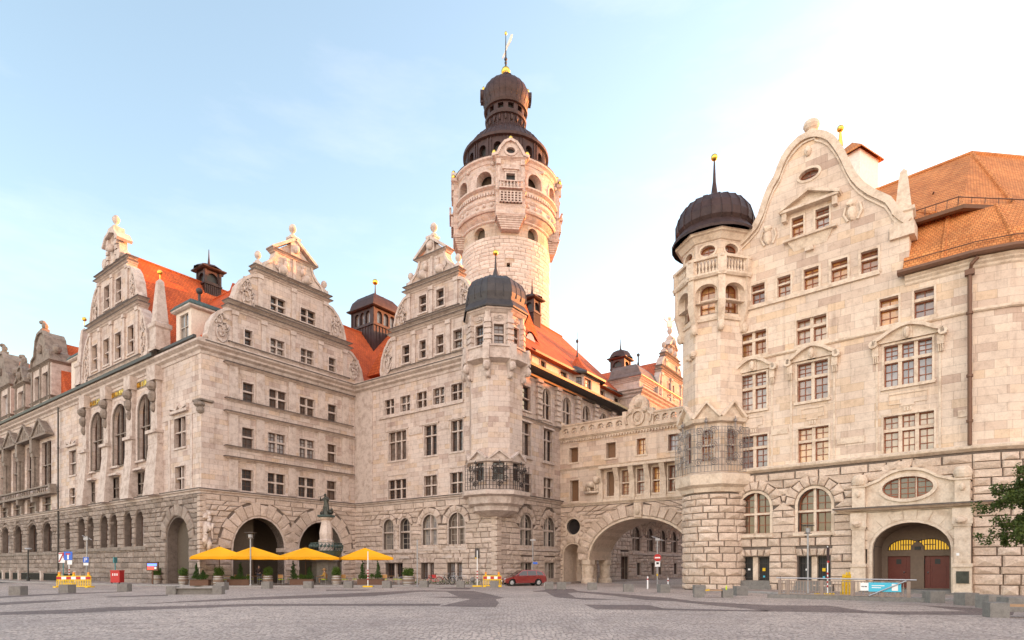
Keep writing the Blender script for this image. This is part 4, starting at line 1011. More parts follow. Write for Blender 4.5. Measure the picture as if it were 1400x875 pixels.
# old wing stone dormer gables
def stone_dormer(pl, c, w, z0, zh, n, seed):
    sp = 1.9 if n > 1 else 0; ops = [Op('rect', c + (i - (n - 1) / 2) * w * .78 / n - w * .17 / n * 1.6, c + (i - (n - 1) / 2) * w * .78 / n + w * .17 / n * 1.6, z0 + .9, z0 + zh * .8) for i in range(n)]
    h = w / 2; zt = z0 + zh; o = .3; m = MB()
    half = [(h, z0), (h, zt), (h * 1.05, zt + .1), (h * .95, zt + h * .35), (h * .66, zt + h * .45), (h * .55, zt + h * .75), (h * .5, zt + h * .95), (h * .3, zt + h * 1.15), (0, zt + h * 1.2)]
    outer = [(c + a, z) for a, z in half] + [(c - a, z) for a, z in half[-2::-1]]
    wall(m, pl, [(c - h, z0), (c + h, z0), (c + h, zt), (c - h, zt)], ops, .4, o, 2.2); g = m.build('stone_dormer', 'trim', hall)
    m = MB(); wall(m, pl, [(c + a, z) for a, z in half[1:]] + [(c - a, z) for a, z in half[-2:0:-1]], [], .4, o - .02, 2.1); band(m, pl, [(c + a * .93, z) for a, z in half[2:]], .3, o - .3, o + .2); band(m, pl, [(c - a * .93, z) for a, z in half[2:]], .3, o - .3, o + .2); m.build('dormer_crest', 'weathered', g)
    for op in ops:
        m = MB(); m.add([pl.W(a, z, o - .38) for a, z in op.poly()], [(0, 1, 2, 3)]); m.build('pane', 'glass', g)
    m = MB()
    for z, oo in ((z0 + .55, .25), (zt - .15, .4)): sweep(m, [pl.W(c - h, 0, o - 3), pl.W(c - h, 0, o), pl.W(c + h, 0, o), pl.W(c + h, 0, o - 3)], cornice_prof(z, z + .3, oo))
    for i in range(n + 1): s = c - h * .85 + i * h * 1.7 / n; m.pbox(pl, s - .2, s + .2, z0, zt - .15, o - .1, o + .15)
    for s in (c - h, c + h): m.blob(pl.W(s, zt + h * .45, o - .6), (.5, .5, .6), 8, 6)
    m.blob(pl.W(c, zt + h * .6, o + .1), (.4, .4, .6), 8, 6)
    m.pbox(pl, c - .4, c + .4, zt + h * 1.1, zt + h * 1.1 + .8, o - .8, o); p = pl.W(c, zt + h * 1.1 + 1.2, o - .4); m.blob(p, (.35, .35, .5), 8, 6, .1); m.blob((p[0] - .3, p[1], p[2] + .5), (.4, .3, .25), 8, 6, .1)
    m.build('dormer_carving', 'weathered', g)
    m = MB(); m.prism([pl.W(c - h, zt - .2, o - 2.2), pl.W(c + h, zt - .2, o - 2.2), pl.W(c + h, z0, o - 2.2), pl.W(c - h, z0, o - 2.2)], [pl.W(c - h, zt - .2, o - 6), pl.W(c + h, zt - .2, o - 6), pl.W(c + h, z0, o - 6), pl.W(c - h, z0, o - 6)])
    m.build('dormer_side', 'trim', g)
stone_dormer(F1, F1.S(60), F1.S(74) - F1.S(46.5), 21.9, 5.0, 2, 1)
stone_dormer(F1, F1.S(32), 4.2, 21.9, 4.0, 1, 2)
stone_dormer(F1, F1.S(5), 8.8, 21.9, 4.8, 2, 3)
stone_dormer(F1, F1.S(-25), 4.2, 21.9, 4.0, 1, 4)

# ------------------------------------------------------------------ polygonal helpers
def polyplanes(c, R, n, rot):
    vs = [Vector((c[0] + R * cos(rot + 2 * pi * i / n), c[1] + R * sin(rot + 2 * pi * i / n))) for i in range(n)]
    out = []
    for i in range(n):      # traverse so that outward normal = (dy,-dx): counter-clockwise
        a, b = vs[i], vs[(i + 1) % n]; p = Pl(a, b - a); out.append((p, (b - a).length))
    return vs, out
# lanterns on the ridges
def lantern(c, z0, w, hb, hw, hr, label=None, root=hall, rot=None, small=True, ball=False):
    rot = atan2(u2.y, u2.x) + pi / 4 if rot is None else rot; R = w / 2 * 1.414
    vs, pp = polyplanes(c, R, 4, rot); z1 = z0 + hb; z2 = z1 + hw
    m = MB(); ops_all = []
    for p, l in pp:
        nw = 1 if small else 3; ops = [Op('arch', l * (.12 + i * .88 / nw), l * (.12 + i * .88 / nw) + l * .64 / nw + l * .0, z1 + .3, z2 - .25, None if not small else l * .2) for i in range(nw)]
        ops = [Op('arch', l * .14 + i * l * .76 / nw, l * .14 + (i + 1) * l * .76 / nw - l * .06, z1 + .3, z2 - .3) for i in range(nw)]
        wall(m, p, [(0, z0), (l, z0), (l, z2), (0, z2)], ops, .3); ops_all.append((p, ops))
    t = m.build('roof_lantern', 'copper', root)
    m = MB()
    for p, ops in ops_all:
        for op in ops: m.add([p.W(a, z, -.28) for a, z in op.poly()], [tuple(range(len(op.poly())))])
    m.build('louvre', 'glass' if not small else 'black', t)
    m = MB()
    sweep(m, vs, [(.0, z1 - .1), (.15, z1 - .1), (.15, z1 + .1), (0, z1 + .12)], True)
    sweep(m, vs, [(-.1, z2 - .05), (.3, z2), (.5, z2 + .12), (.5, z2 + .26), (.2, z2 + .3)], True)
    for p, l in pp:
        for k in range(9): m.pbox(p, l * k / 8 - .04, l * k / 8 + .04, z0, z1 - .1, -.02, .07)
        for s in (.06, l - .06): m.pbox(p, s - .12, s + .12, z1, z2, -.05, .1)
    m.build('lantern_ribs', 'copper', t)
    m = MB(); m.lathe((c[0], c[1], 0), [(R + .45, z2 + .25), (R + .3, z2 + .35), (R * 1.05, z2 + .4 + hr * .2), (R * .98, z2 + hr * .6), (R * .75, z2 + hr * .88), (R * .3, z2 + hr), (.15, z2 + hr + .3), (.08, z2 + hr + 1.), (.04, z2 + hr + 1.9), (.01, z2 + hr + 2)], 4 if not small else 8, rot)
    m.build('lantern_roof', 'copper', t)
    if ball:
        m = MB(); m.blob((c[0], c[1], z2 + hr + 2.2), .38, 10, 8); m.build('gilded_ball', 'gold', t, smooth=True)
        m = MB()
        for p, l in pp: q = p.W(l / 2, z2 + .2, -.6); m.lathe(q, [(.5, 0), (.5, .7), (.1, 1.3), (.05, 1.9)], 4, rot)
        m.build('corner_dormers', 'copper', t)
    return t
lantern(uw(9.2, 16.6)[:2], 31.0, 1.8, 3.2, 1.6, .8)
L = (at(513, 81)[0], 81); lantern(L, 26.5, 4.3, 6.5, 2.2, 2.3, small=False, ball=True)
c = F4.W(F4.S(737) , 0, -7.2); lantern(at(727.5, 76.5)[:2], 30.8, 1.45, 2.7, 1.6, .8)
c = at(848.5, 98); lantern(c[:2], 31.0, 2.3, 2.4, 1.5, 1.6, small=True)

# ------------------------------------------------------------------ corner turret of the town hall
nb = -(Vector((u2.x, u2.y)) * .5 + Vector((w2.x, w2.y)) * .5); nb.normalize()   # towards the square
nb = (F3.n + F4.n).normalized()
tc = TC - nb * .75; ang = atan2(nb.y, nb.x); rot8 = ang - pi / 8
tur = hall
vs, pp = polyplanes(tc, 2.52, 8, rot8)
def facing(pp, k=0.05): return [(i, p, l) for i, (p, l) in enumerate(pp) if p.n.dot(-p.P.normalized()) > k]
m = MB(); wins = []
for i, (p, l) in enumerate(pp):
    ops = [Op('arch', l * .24, l * .76, 9.4, 11.9)] if p.n.dot(nb) > .6 else []
    ops2 = [Op('rect', l * .27, l * .73, 21.45, 23.2)] if p.n.dot(nb) > .0 else []
    wall(m, p, [(0, 8.3), (l, 8.3), (l, 24.6), (0, 24.6)], ops + ops2, .35)
    wins += [(p, o_) for o_ in ops + ops2]
mt = m.build('turret_wall', 'wall', tur)
for p, op in wins: window(tur, p, op, cols=1, trans=.5, sur=.14, sill=.08, nx=2, ny=2, depth=.3, o=0)
def octa_trim(c, R, rot, zz, root, k=1., gr=True, mats=('trim', 'lead', 'iron'), nb=nb):
    vs, pp = polyplanes(c, R, 8, rot); zled, zgr, zped, zcor, zbal, zbt, zeave, zdome, ztip = zz
    m = MB()
    # corbelled foot of the oriel
    sweep(m, vs, [(-2.0, zled - 2.3), (-1.2, zled - 2.1), (-.35, zled - 1.7), (-.3, zled - 1.3), (.1, zled - 1.1), (.25, zled - .5), (.65, zled - .35), (.7, zled), (.2, zled + .12), (-.1, zled + .15)], True)
    sweep(m, vs, [(-.05, zgr), (.3, zgr + .1), (.35, zgr + .3), (-.05, zgr + .35)], True)
    for p, l in pp:
        band(m, p, [(-.05, zgr + .3), (l / 2, zped), (l + .05, zgr + .3)], .18, -.05, .4); m.prism([p.W(0, zgr + .2, .15), p.W(l, zgr + .2, .15), p.W(l / 2, zped, .15)], [p.W(0, zgr + .2, -.1), p.W(l, zgr + .2, -.1), p.W(l / 2, zped, -.1)])
    # consoles, gallery parapet, pilasters, cornice
    for v, (p, l) in zip(vs, pp):
        d = (v - Vector(c[:2])).normalized(); q = Pl(v, Vector((-d.y, d.x)))
        m.hexa([q.W(-.22, zcor - 1.5, .08), q.W(.22, zcor - 1.5, .08), q.W(.22, zcor - 1.5, -.1), q.W(-.22, zcor - 1.5, -.1), q.W(-.28, zcor, .62), q.W(.28, zcor, .62), q.W(.28, zcor, -.1), q.W(-.28, zcor, -.1)])
        m.blob(q.W(0, zcor - .5, .5), (.34, .34, .42), 8, 6); m.blob(q.W(0, zcor - 1.2, .2), (.22, .22, .3), 8, 6)
        for z in [zbt + .1 + i * .5 for i in range(int((zeave - .8 - zbt) / .5))]: m.pbox(q, -.32, .32, z, z + .36, -.3, .24)
        m.pbox(q, -.24, .24, zbt, zeave - .3, -.3, .14); m.pbox(q, -.3, .3, zcor, zbt + .1, .3, .72)
    sweep(m, vs, [(-.05, zcor - .12), (.35, zcor), (.7, zcor + .12), (.7, zcor + .3), (.5, zcor + .32), (.5, zbt - .15), (.62, zbt - .12), (.62, zbt), (.35, zbt), (.35, zcor + .35), (-.05, zcor + .35)], True)
    sweep(m, vs, [(-.05, zeave - .45), (.1, zeave - .4), (.3, zeave - .2), (.4, zeave - .15), (.42, zeave), (-.3, zeave + .05)], True)
    for p, l in pp: relief(m, p, l / 2, zeave - .85, l * .55, .55, 5, 0.)
    o = m.build('turret_trim', mats[0], root)
    Rr = R + .36
    m = MB(); h = zdome - zeave
    m.lathe((c[0], c[1], 0), [(Rr + .25, zeave - .02), (Rr + .28, zeave + .12), (Rr - .12, zeave + h * .22), (Rr - .08, zeave + h * .3), (Rr * 1.0, zeave + h * .42), (Rr * .97, zeave + h * .62), (Rr * .86, zeave + h * .8), (Rr * .66, zeave + h * .93), (Rr * .4, zdome), (.55, zdome + .1), (.3, zdome + .6), (.12, zdome + (ztip - zdome) * .5), (.05, ztip), (.01, ztip)], 8, rot)
    d = m.build('turret_dome', mats[1], root)
    m = MB()
    prof = [(Rr - .05, zeave + h * .3), (Rr * 1.0, zeave + h * .42), (Rr * .97, zeave + h * .62), (Rr * .86, zeave + h * .8), (Rr * .66, zeave + h * .93), (Rr * .4, zdome + .02)]
    for i in range(8):
        for t in (0, 1 / 3, 2 / 3):
            a0 = rot + 2 * pi * i / 8; a1 = a0 + 2 * pi / 8
            pts = [(c[0] + r * ((1 - t) * cos(a0) + t * cos(a1)), c[1] + r * ((1 - t) * sin(a0) + t * sin(a1)), z) for r, z in prof]
            m.tube(pts, .045, 4)
    m.build('standing_seams', mats[1], d)
    m = MB(); m.blob((c[0], c[1], ztip + .2), .26, 10, 8); m.build('gilded_ball', 'gold', d, smooth=True)
    if gr:    # wrought iron cage before the oriel windows
        m = MB(); rr = R + .62
        vg, pg = polyplanes(c, rr, 8, rot)
        for p, l in pg:
            if p.n.dot(nb) < (.3): continue
            z0, z1 = zled + .1, zgr - .15
            for k_ in range(9): m.tube([p.W(l * k_ / 8, z0), p.W(l * k_ / 8, z1 - (.0 if k_ in (0, 8) else .35 * (sin(pi * k_ / 8) < .5)))], .03, 4)
            for k_ in range(7): m.tube([p.W(0, z0 + (z1 - z0) * k_ / 6.6), p.W(l, z0 + (z1 - z0) * k_ / 6.6)], .018, 4)
            for cx_, cz_ in ((.5, .72), (.3, .4), (.7, .4), (.5, .2), (.28, .8), (.72, .8)):
                pts = [p.W(l * cx_ + .26 * (1 - t / 16) * cos(t * .85), z0 + (z1 - z0) * cz_ + .3 * (1 - t / 16) * sin(t * .85), .02) for t in range(15)]
                m.tube(pts, .042, 4)
            m.tube([p.W(l * .5, z1 - .4), p.W(l * .5, z1 + .3)], .04, 5); m.blob(p.W(l * .5, z1 + .1), .12, 6, 5)
        m.build('iron_grille', mats[2], root)
    return o
octa_trim(tc, 2.52, rot8, (8.45, 10.95, 12.0, 19.9, 0, 21.2, 24.6, 28.0, 30.5), tur)
# ------------------------------------------------------------------ far wing beyond the long front
wing = thing('town_hall_wing', 'sunlit far wing with grey mansard pavilion and gilded gable, seen above the bridge', 'building', F4.W(s4, 0, 2))
P5 = Pl(F4.W(s4 - .3, 0, 1.9), u2); Q5 = Pl(F4.W(s4 - .3, 0, -3), -w2)
Lq = (Vector(P5.P) - Vector(Q5.P)).length
m = MB(); fo = [Op('rect', P5.S(887), P5.S(896), 19.0, 22.2), Op('rect', P5.S(901.5), P5.S(905.5), 19.5, 21.5), Op('rect', P5.S(908), P5.S(911), 19.5, 21.5)]
wall(m, P5, [(0, 8.3), (46, 8.3), (46, 24.0), (0, 24.0)], fo, .4); wall(m, Q5, [(0, 8.3), (Lq, 8.3), (Lq, 24.0), (0, 24.0)], [], .4)
wall(m, Pl(P5.W(0, 0, -.25), u2), [(.25, 24.0), (13, 24.0), (13, 25.4), (.25, 25.4)], [], .3); wall(m, Pl(Q5.W(0, 0, -.25), -w2), [(.5, 24), (Lq - .25, 24.0), (Lq - .25, 25.4), (.5, 25.4)], [], .3)
m.build('wall', 'wall', wing)
for op in fo: window(wing, P5, op, cols=2, trans=.5, sur=.2, sill=.1, nx=1, ny=1, top_ny=1)
m = MB(); pth = [Q5.W(-.5, 0), P5.W(0, 0), P5.W(46, 0)]
sweep(m, pth, cornice_prof(23.0, 24.05, .7)); sweep(m, [Q5.W(.5, 0, -.25), P5.W(.25, 0, -.25), P5.W(13, 0, -.25), P5.W(13, 0, -3)], cornice_prof(25.1, 25.6, .4))
for a, b in ((1.5, 5.5), (7.5, 11.5)): band(m, P5, [(a, 24.4), (b, 24.4), (b, 24.9), (a, 24.9), (a, 24.4)], .1, -.3, -.15)
m.build('cornice', 'trim', wing)
m = MB(); sweep(m, [Q5.W(.5, 0, -.25), P5.W(.25, 0, -.25), P5.W(13, 0, -.25), P5.W(13, 0, -4)], [(.5, 25.62), (.52, 25.75), (.1, 26.2), (-.3, 27.0), (-.9, 27.6), (-2.2, 27.7)])
m.add([Q5.W(.5, 25.6, -.25), Q5.W(.5, 27.65, -1.1), Q5.W(.5, 27.7, -12), Q5.W(.5, 24, -12), Q5.W(.5, 24, -.25)], [(0, 1, 2, 3, 4)])
m.build('mansard', 'mansard', wing)
p = at(872.6, 80.5); m = MB(); m.tube([(p.x, p.y, 27.3), (p.x, p.y, 29.6)], .1, 6); m.lathe((p.x, p.y, 27.4), [(.6, 0), (.25, .6), (.12, 1.4)], 8); m.blob((p.x, p.y, 29.8), .22, 8, 6); m.build('mansard_finial', 'lead', wing)
sc5 = P5.S(918); Zg = lambda y: P5.Z(918, y)
r1 = [Op('rect', P5.S(913.4), P5.S(916), Zg(544), Zg(526)), Op('rect', P5.S(918.6), P5.S(921.4), Zg(544), Zg(526))]
hw = (P5.S(931.5) - P5.S(901.5)) / 2
gable(P5, sc5, r1, [], z0=24.0, k=hw / 7.0, zs=(Zg(511), Zg(490), Zg(478), Zg(466)), seed=51, root=wing, mats=('wall', 'trim'))
zq5 = Zg(466)
m = MB(); uc = S2 + s4 - .3 + sc5; prism_roof(m, uc - 9, uc + 9, -W3 - 1.2, -W3 + 30, 24.0, Zg(491), 'w'); m.build('roof', 'tiles', wing)
m = MB(); q = P5.W(sc5, 0, -.25); z = zq5 + 1.6; m.blob((q[0], q[1], z + .7), (.45, .35, .7), 8, 6); m.blob((q[0], q[1], z + 1.6), .28, 8, 6); m.tube([(q[0] - .25, q[1], z + 1.0), (q[0] - .75, q[1], z + 1.5), (q[0] - .6, q[1], z + 2.1)], .1, 5); m.tube([(q[0] + .25, q[1], z + 1.), (q[0] + .65, q[1], z + 1.4)], .1, 5)
m.build('gilded_statue', 'vane', wing)
# ================================================================== MAIN TOWER
TX, TY = (691.5 - CX) / F * 128.5, 128.5
def tz(y): return EH + (HZ - y) * TY / F
tower = thing('town_hall_tower', 'tall round stone tower with arcaded gallery and brown copper dome', 'tower', (TX, TY, 0))
T = (TX, TY)
def tring(m, prof, n=64, **k): m.lathe((TX, TY, 0), prof, n, **k)
class Cyl:      # wraps facade coordinates round the tower: s = arc length at radius R, 0 = towards the camera
    def __init__(s, R): s.R = R; s.a0 = atan2(-TY, -TX)
    def W(s, a, z, o=0.):
        an = s.a0 + a / s.R; r = s.R + o; return (TX + r * cos(an), TY + r * sin(an), z)
def curved_wall(m, cy, s0, s1, z0, z1, ops, depth, ds=.35):
    """cylinder strip with arched holes, cut into columns that follow the arch line"""
    xs = set([s0, s1]); 
    for op in ops:
        for i in range(13): xs.add(op.c - op.a * cos(pi * i / 12))
    k = int((s1 - s0) / 1.2)
    for i in range(1, k): xs.add(s0 + (s1 - s0) * i / k)
    xs = sorted(xs)
    for a, b in zip(xs, xs[1:]):
        if b - a < 1e-5: continue
        mid = (a + b) / 2; op = next((o_ for o_ in ops if o_.s0 < mid < o_.s1), None)
        if not op: m.add([cy.W(a, z0), cy.W(b, z0), cy.W(b, z1), cy.W(a, z1)], [(0, 1, 2, 3)]); continue
        ta, tb = op.top(a), op.top(b)
        m.add([cy.W(a, z0), cy.W(b, z0), cy.W(b, op.z0), cy.W(a, op.z0)], [(0, 1, 2, 3)]); m.add([cy.W(a, ta), cy.W(b, tb), cy.W(b, z1), cy.W(a, z1)], [(0, 1, 2, 3)])
        m.add([cy.W(a, ta), cy.W(b, tb), cy.W(b, tb, -depth), cy.W(a, ta, -depth)], [(0, 1, 2, 3)]); m.add([cy.W(a, op.z0), cy.W(b, op.z0), cy.W(b, op.z0, -depth), cy.W(a, op.z0, -depth)], [(0, 1, 2, 3)])
    for op in ops:
        for s in (op.s0, op.s1): m.add([cy.W(s, op.z0), cy.W(s, op.top(s)), cy.W(s, op.top(s), -depth), cy.W(s, op.z0, -depth)], [(0, 1, 2, 3)])
Rs = 9.15; cs = Cyl(Rs); per = 2 * pi * Rs
zsh = 66.6
m = MB(); shaft_ops = [Op('arch', -6.9, -4.3, 66.9, 69.2, 1.2), Op('arch', 4.6, 7.2, 66.9, 69.2, 1.2), Op('rect', .2, .85, tz(374) - 4, tz(363) - 4)]
curved_wall(m, cs, -per / 2, per / 2, 18, 70.5, shaft_ops, 1.0)
m.build('shaft', 'tower_wall', tower, cyl=(TX, TY, Rs))
m = MB(); m.lathe((TX, TY, 0), [(Rs - 1.1, 18), (Rs - 1.1, 81)], 40); m.build('inner_wall', 'dark_in', tower)
m = MB()      # rock faced stones of the shaft
random.seed(77); z = 44.
while z < zsh - .1:
    h = random.uniform(.62, .95); s = -12.6
    while s < 12.6:
        w = random.uniform(1.1, 2.4)
        if not any(op.s0 - .2 < s + w / 2 < op.s1 + .2 and op.z0 - .3 < z < op.z1 + .3 for op in shaft_ops):
            block(m, cs, [(s, z), (s + w, z), (s + w, z + h), (s, z + h)], .10, gap=.03)
        s += w
    z += h
m.build('rock_faced_blocks', 'tower_blocks', tower)
# gallery storey with two arches between each pair of projecting bays
Rg = 10.35; cg = Cyl(Rg); pg = 2 * pi * Rg; ZG = 81.6; B0 = radians(4.7)
def wrap(a): return (a + pi) % (2 * pi) - pi
ops = []
for q in range(4):
    for d_ in (29, 61):
        a = wrap(B0 + radians(90 * q + d_)); ops.append(Op('arch', a * Rg - 1.65, a * Rg + 1.65, 76.3, 79.1, 1.5))
ops.sort(key=lambda o_: o_.s0)
m = MB(); curved_wall(m, cg, -pg / 2, pg / 2, 71.5, ZG, [o_ for o_ in ops if o_.s0 > -pg / 2 and o_.s1 < pg / 2], 1.6)
tring(m, [(Rs + .02, 69.9), (Rs + .3, 70.2), (Rs + .75, 70.7), (Rg - .2, 71.1), (Rg, 71.5)], 64)
m.build('gallery_wall', 'wall', tower, cyl=(TX, TY, Rg))
m = MB()
tring(m, [(Rs - .1, 69.5), (Rs + .12, 69.55), (Rs + .3, 69.7), (Rs + .3, 69.95), (Rs - .1, 70.0)])
for z, o in ((71.5, .3), (73.3, .3), (75.8, .6)): tring(m, [(Rg - .1, z - .45), (Rg + .1, z - .4), (Rg + o, z - .1), (Rg + o, z + .2), (Rg - .1, z + .3)])
tring(m, [(Rg - .1, ZG - 1.3), (Rg + .12, ZG - 1.2), (Rg + .3, ZG - .7), (Rg + .7, ZG - .4), (Rg + .75, ZG - .1), (Rg - .5, ZG)])
k = 110
for i in range(k):
    s = pg * i / k; m.hexa([cg.W(s + a, z_, o_) for z_ in (74.2, 74.8) for a, o_ in ((-.16, -.05), (.16, -.05), (.16, .35), (-.16, .35))])
for op in ops:
    m_ = [(op.s0 - .2, op.z0), (op.s0 - .2, op.z1 - op.b)] + [(op.c - (op.a + .2) * cos(pi * t / 8), op.z1 - op.b + (op.b + .2) * sin(pi * t / 8)) for t in range(9)] + [(op.s1 + .2, op.z1 - op.b), (op.s1 + .2, op.z0)]
    band(m, cg, m_, .45, -.1, .18)
    for q in (-1.6, 0, 1.6): m.blob(cg.W(op.c + q, 72.4, 0), (.42, .42, .42), 8, 6)
    m.blob(cg.W(op.c + (1.9 if 1 else 0), 80.2, .1), (.45, .4, .35), 8, 6)
m.build('gallery_mouldings', 'trim', tower)
bw_ = 2.85; fronts = []
for q in range(4):
    a = cg.a0 + B0 + q * pi / 2; d = Vector((cos(a), sin(a))); t = Vector((-d.y, d.x))
    p = Pl(Vector(T) + d * (Rg + (.95 if q % 2 == 0 else .55)), t); fronts.append(p); m = MB()
    wall(m, p, [(-bw_, 69.6), (bw_, 69.6), (bw_, 80.6), (-bw_, 80.6)], [Op('rect', -.85, .85, 75.9, 77.6)], .6)
    for sx in (-bw_, bw_): m.add([p.W(sx, 69.6), p.W(sx, 80.6), p.W(sx, 80.6, -2.4), p.W(sx, 69.6, -2.4)], [(0, 1, 2, 3)])
    m.build('projecting_bay', 'wall', tower)
gd = MB()
for p in fronts:
    m = MB(); g = MB()
    for i in range(6):
        k = i / 6; hw = bw_ * (.62 + .38 * k); m.pbox(p, -hw, hw, 67.4 + 2.2 * k, 67.4 + 2.2 * (k + 1 / 6), -2.4, -.75 + .78 * k)
    for z, o in ((69.8, .2), (71.6, .12), (74.3, .3), (80.6, .5)): sweep(m, [p.W(-bw_, 0, -1.5), p.W(-bw_, 0), p.W(bw_, 0), p.W(bw_, 0, -1.5)], cornice_prof(z - .35, z + .1, o))
    hd = [(-bw_ - .75, 80.8), (-bw_ * .92, 81.15), (-bw_ * .72, 82.3), (-bw_ * .4, 83.5), (0, 84.0), (bw_ * .4, 83.5), (bw_ * .72, 82.3), (bw_ * .92, 81.15), (bw_ + .75, 80.8)]
    ov_ = Op('oval', -.85, .85, 81.3, 82.5)
    wall(m, p, [(-bw_ - .4, 80.5)] + hd + [(bw_ + .4, 80.5)], [ov_], .5, .2, 1.0)
    band(m, p, hd, .5, -.6, .6); ring(m, p, ov_, .4, .1, .42)
    g.add([p.W(a, z, -.2) for a, z in ov_.poly()], [tuple(range(24))]); g.add([p.W(a, z, -.5) for a, z in ((-.85, 75.9), (.85, 75.9), (.85, 77.6), (-.85, 77.6))], [(0, 1, 2, 3)])
    ring(m, p, Op('rect', -.85, .85, 75.9, 77.6), .3, -.05, .2); m.pbox(p, -1.6, 1.6, 78.3, 78.6, -.05, .5); m.pbox(p, -1.3, 1.3, 77.95, 78.3, -.05, .25)
    for sx in (-1, 1): m.pbox(p, sx * bw_ * .82 - .4, sx * bw_ * .82 + .4, 79.2, 80.2, -.05, .5); m.pbox(p, sx * bw_ * .8 - .25, sx * bw_ * .8 + .25, 74.4, 79.2, -.05, .15)
    m.pbox(p, -bw_ * .8, bw_ * .8, 74.35, 74.55, -.05, .95); m.pbox(p, -bw_ * .8, bw_ * .8, 75.65, 75.85, .55, .95)
    for i in range(7): x = -bw_ * .7 + i * bw_ * 1.4 / 6; m.lathe((*p.W(x, 0, .75)[:2], 0), [(.17, 74.55), (.24, 74.85), (.1, 75.3), (.17, 75.65)], 6)
    for i in range(7): m.pbox(p, -bw_ * .72 + i * bw_ * 1.44 / 6 - .14, -bw_ * .72 + i * bw_ * 1.44 / 6 + .14, 71.9, 74.0, -.05, .6)
    for i in range(5): m.pbox(p, -bw_ * .75, bw_ * .75, 71.9 + i * .48, 72.1 + i * .48, -.05, .52)
    g.add([p.W(a, z, .05) for a, z in ((-bw_ * .72, 71.9), (bw_ * .72, 71.9), (bw_ * .72, 74.0), (-bw_ * .72, 74.0))], [(0, 1, 2, 3)])
    for sx, zz in ((0, 84.4), (-bw_ - .35, 81.5), (bw_ + .35, 81.5)): gd.blob(p.W(sx, zz, .1), (.4, .4, .5), 8, 6)
    m.build('bay_mouldings', 'trim', tower); g.build('bay_openings', 'black', tower)
# copper drum and domes
m = MB(); zd0 = ZG; Rd = 8.45; cd = Cyl(Rd); pd = 2 * pi * Rd; zt = 87.3
tring(m, [(Rg + .75, zd0 - .12), (Rg + .8, zd0 + .08), (Rd + .7, zd0 + .9), (Rd + .05, zd0 + 1.0)], 48)
dops = []
for i in range(16):
    c0 = pd * (i + .5) / 16 - pd / 2; dops.append(Op('arch', c0 - .8, c0 + .8, 83.4, 86.0, .75))
curved_wall(m, cd, -pd / 2, pd / 2, zd0 + .9, zt, dops, .9)
tring(m, [(Rd, zt - .3), (Rd + .55, zt - .1), (Rd + .6, zt + .4), (Rd + .1, zt + .5)], 48)
m.build('copper_drum', 'copper', tower)
m = MB()
for i in range(16):
    s = pd * i / 16
    for ds in (-.32, .32): m.hexa([cd.W(s + ds + a, z_, o_) for z_ in (zd0 + 1., zt - .3) for a, o_ in ((-.13, -.05), (.13, -.05), (.13, .16), (-.13, .16))])
m.build('drum_ribs', 'copper', tower)
m = MB(); dome1 = [(Rd + .1, zt + .45), (Rd - .35, zt + 1.3), (Rd - 1.3, zt + 2.7), (Rd - 2.7, zt + 4.0), (4.9, zt + 4.7), (4.1, zt + 5.3), (3.85, zt + 6.0), (3.9, 94.9)]
tring(m, dome1, 48); lower = m.build('lower_dome', 'copper', tower, smooth=True)
m = MB()
for i in range(48):
    a = 2 * pi * i / 48; m.tube([(TX + (r + .02) * cos(a), TY + (r + .02) * sin(a), z) for r, z in dome1], .09, 4)
m.build('dome_ribs', 'copper', lower)
R3 = 4.15; c3_ = Cyl(R3); p3 = 2 * pi * R3
m = MB(); o3 = [Op('rect', p3 * (i + .5) / 12 - p3 / 2 - .6, p3 * (i + .5) / 12 - p3 / 2 + .6, 95.9, 97.0) for i in range(12)]
tring(m, [(3.8, 94.8), (4.3, 95.0), (4.4, 95.5), (4.15, 95.65)], 40)
for i in range(20): a = 2 * pi * i / 20; m.blob((TX + 4.0 * cos(a), TY + 4.0 * sin(a), 94.2), (.3, .3, .65), 6, 5)
curved_wall(m, c3_, -p3 / 2, p3 / 2, 95.5, 97.4, o3, .8)
tring(m, [(4.15, 97.2), (4.55, 97.3), (4.65, 97.6), (4.3, 97.75), (4.4, 98.0)], 40)
m.build('lantern_storey', 'copper', tower)
m = MB(); m.lathe((TX, TY, 0), [(3.4, 88), (3.4, 97.3)], 20); m.lathe((TX, TY, 0), [(7.6, zd0 + .9), (7.6, zt)], 24); m.build('dark_core', 'black', tower)
m = MB(); zc = 100.4; Rz = 4.95
pr = [(4.3, 97.7), (4.5, 98.1)] + [(Rz * cos(t), zc + 4.05 * sin(t)) for t in [(-.45 + i * .168) for i in range(12)]] + [(.45, 104.5), (.3, 105.)]
tring(m, pr, 48); od = m.build('onion_dome', 'copper', tower, smooth=True)
m = MB()
for i in range(24): a = 2 * pi * i / 24; m.tube([(TX + (r + .01) * cos(a), TY + (r + .01) * sin(a), z) for r, z in pr[1:-2]], .05, 4)
m.build('dome_seams', 'copper', od)
m = MB()      # round lucarnes
for i in range(4):
    a = cg.a0 + .06 + i * pi / 2; d = Vector((cos(a), sin(a))); p = Pl(Vector(T) + d * (3.2 if i % 2 == 0 else 4.9), Vector((-d.y, d.x))); zz = 102.4 if i % 2 == 0 else 101.0
    oo = Op('oval', -.75, .75, zz - .75, zz + .75); ring(m, p, oo, .4, -1.2, .5); m.add([p.W(x, z, .1) for x, z in oo.poly()], [tuple(range(24))])
    m.pbox(p, -.09, .09, zz - .1, zz + .6, .1, .2); m.pbox(p, -.1, .45, zz - .08, zz + .08, .1, .2); m.pbox(p, -.5, .5, zz - 1.6, zz - 1.1, -1.2, .4)
    gd.blob(p.W(0, zz + 1.6, -.2), (.3, .3, .5), 8, 6)
m.build('round_lucarnes', 'copper', tower)
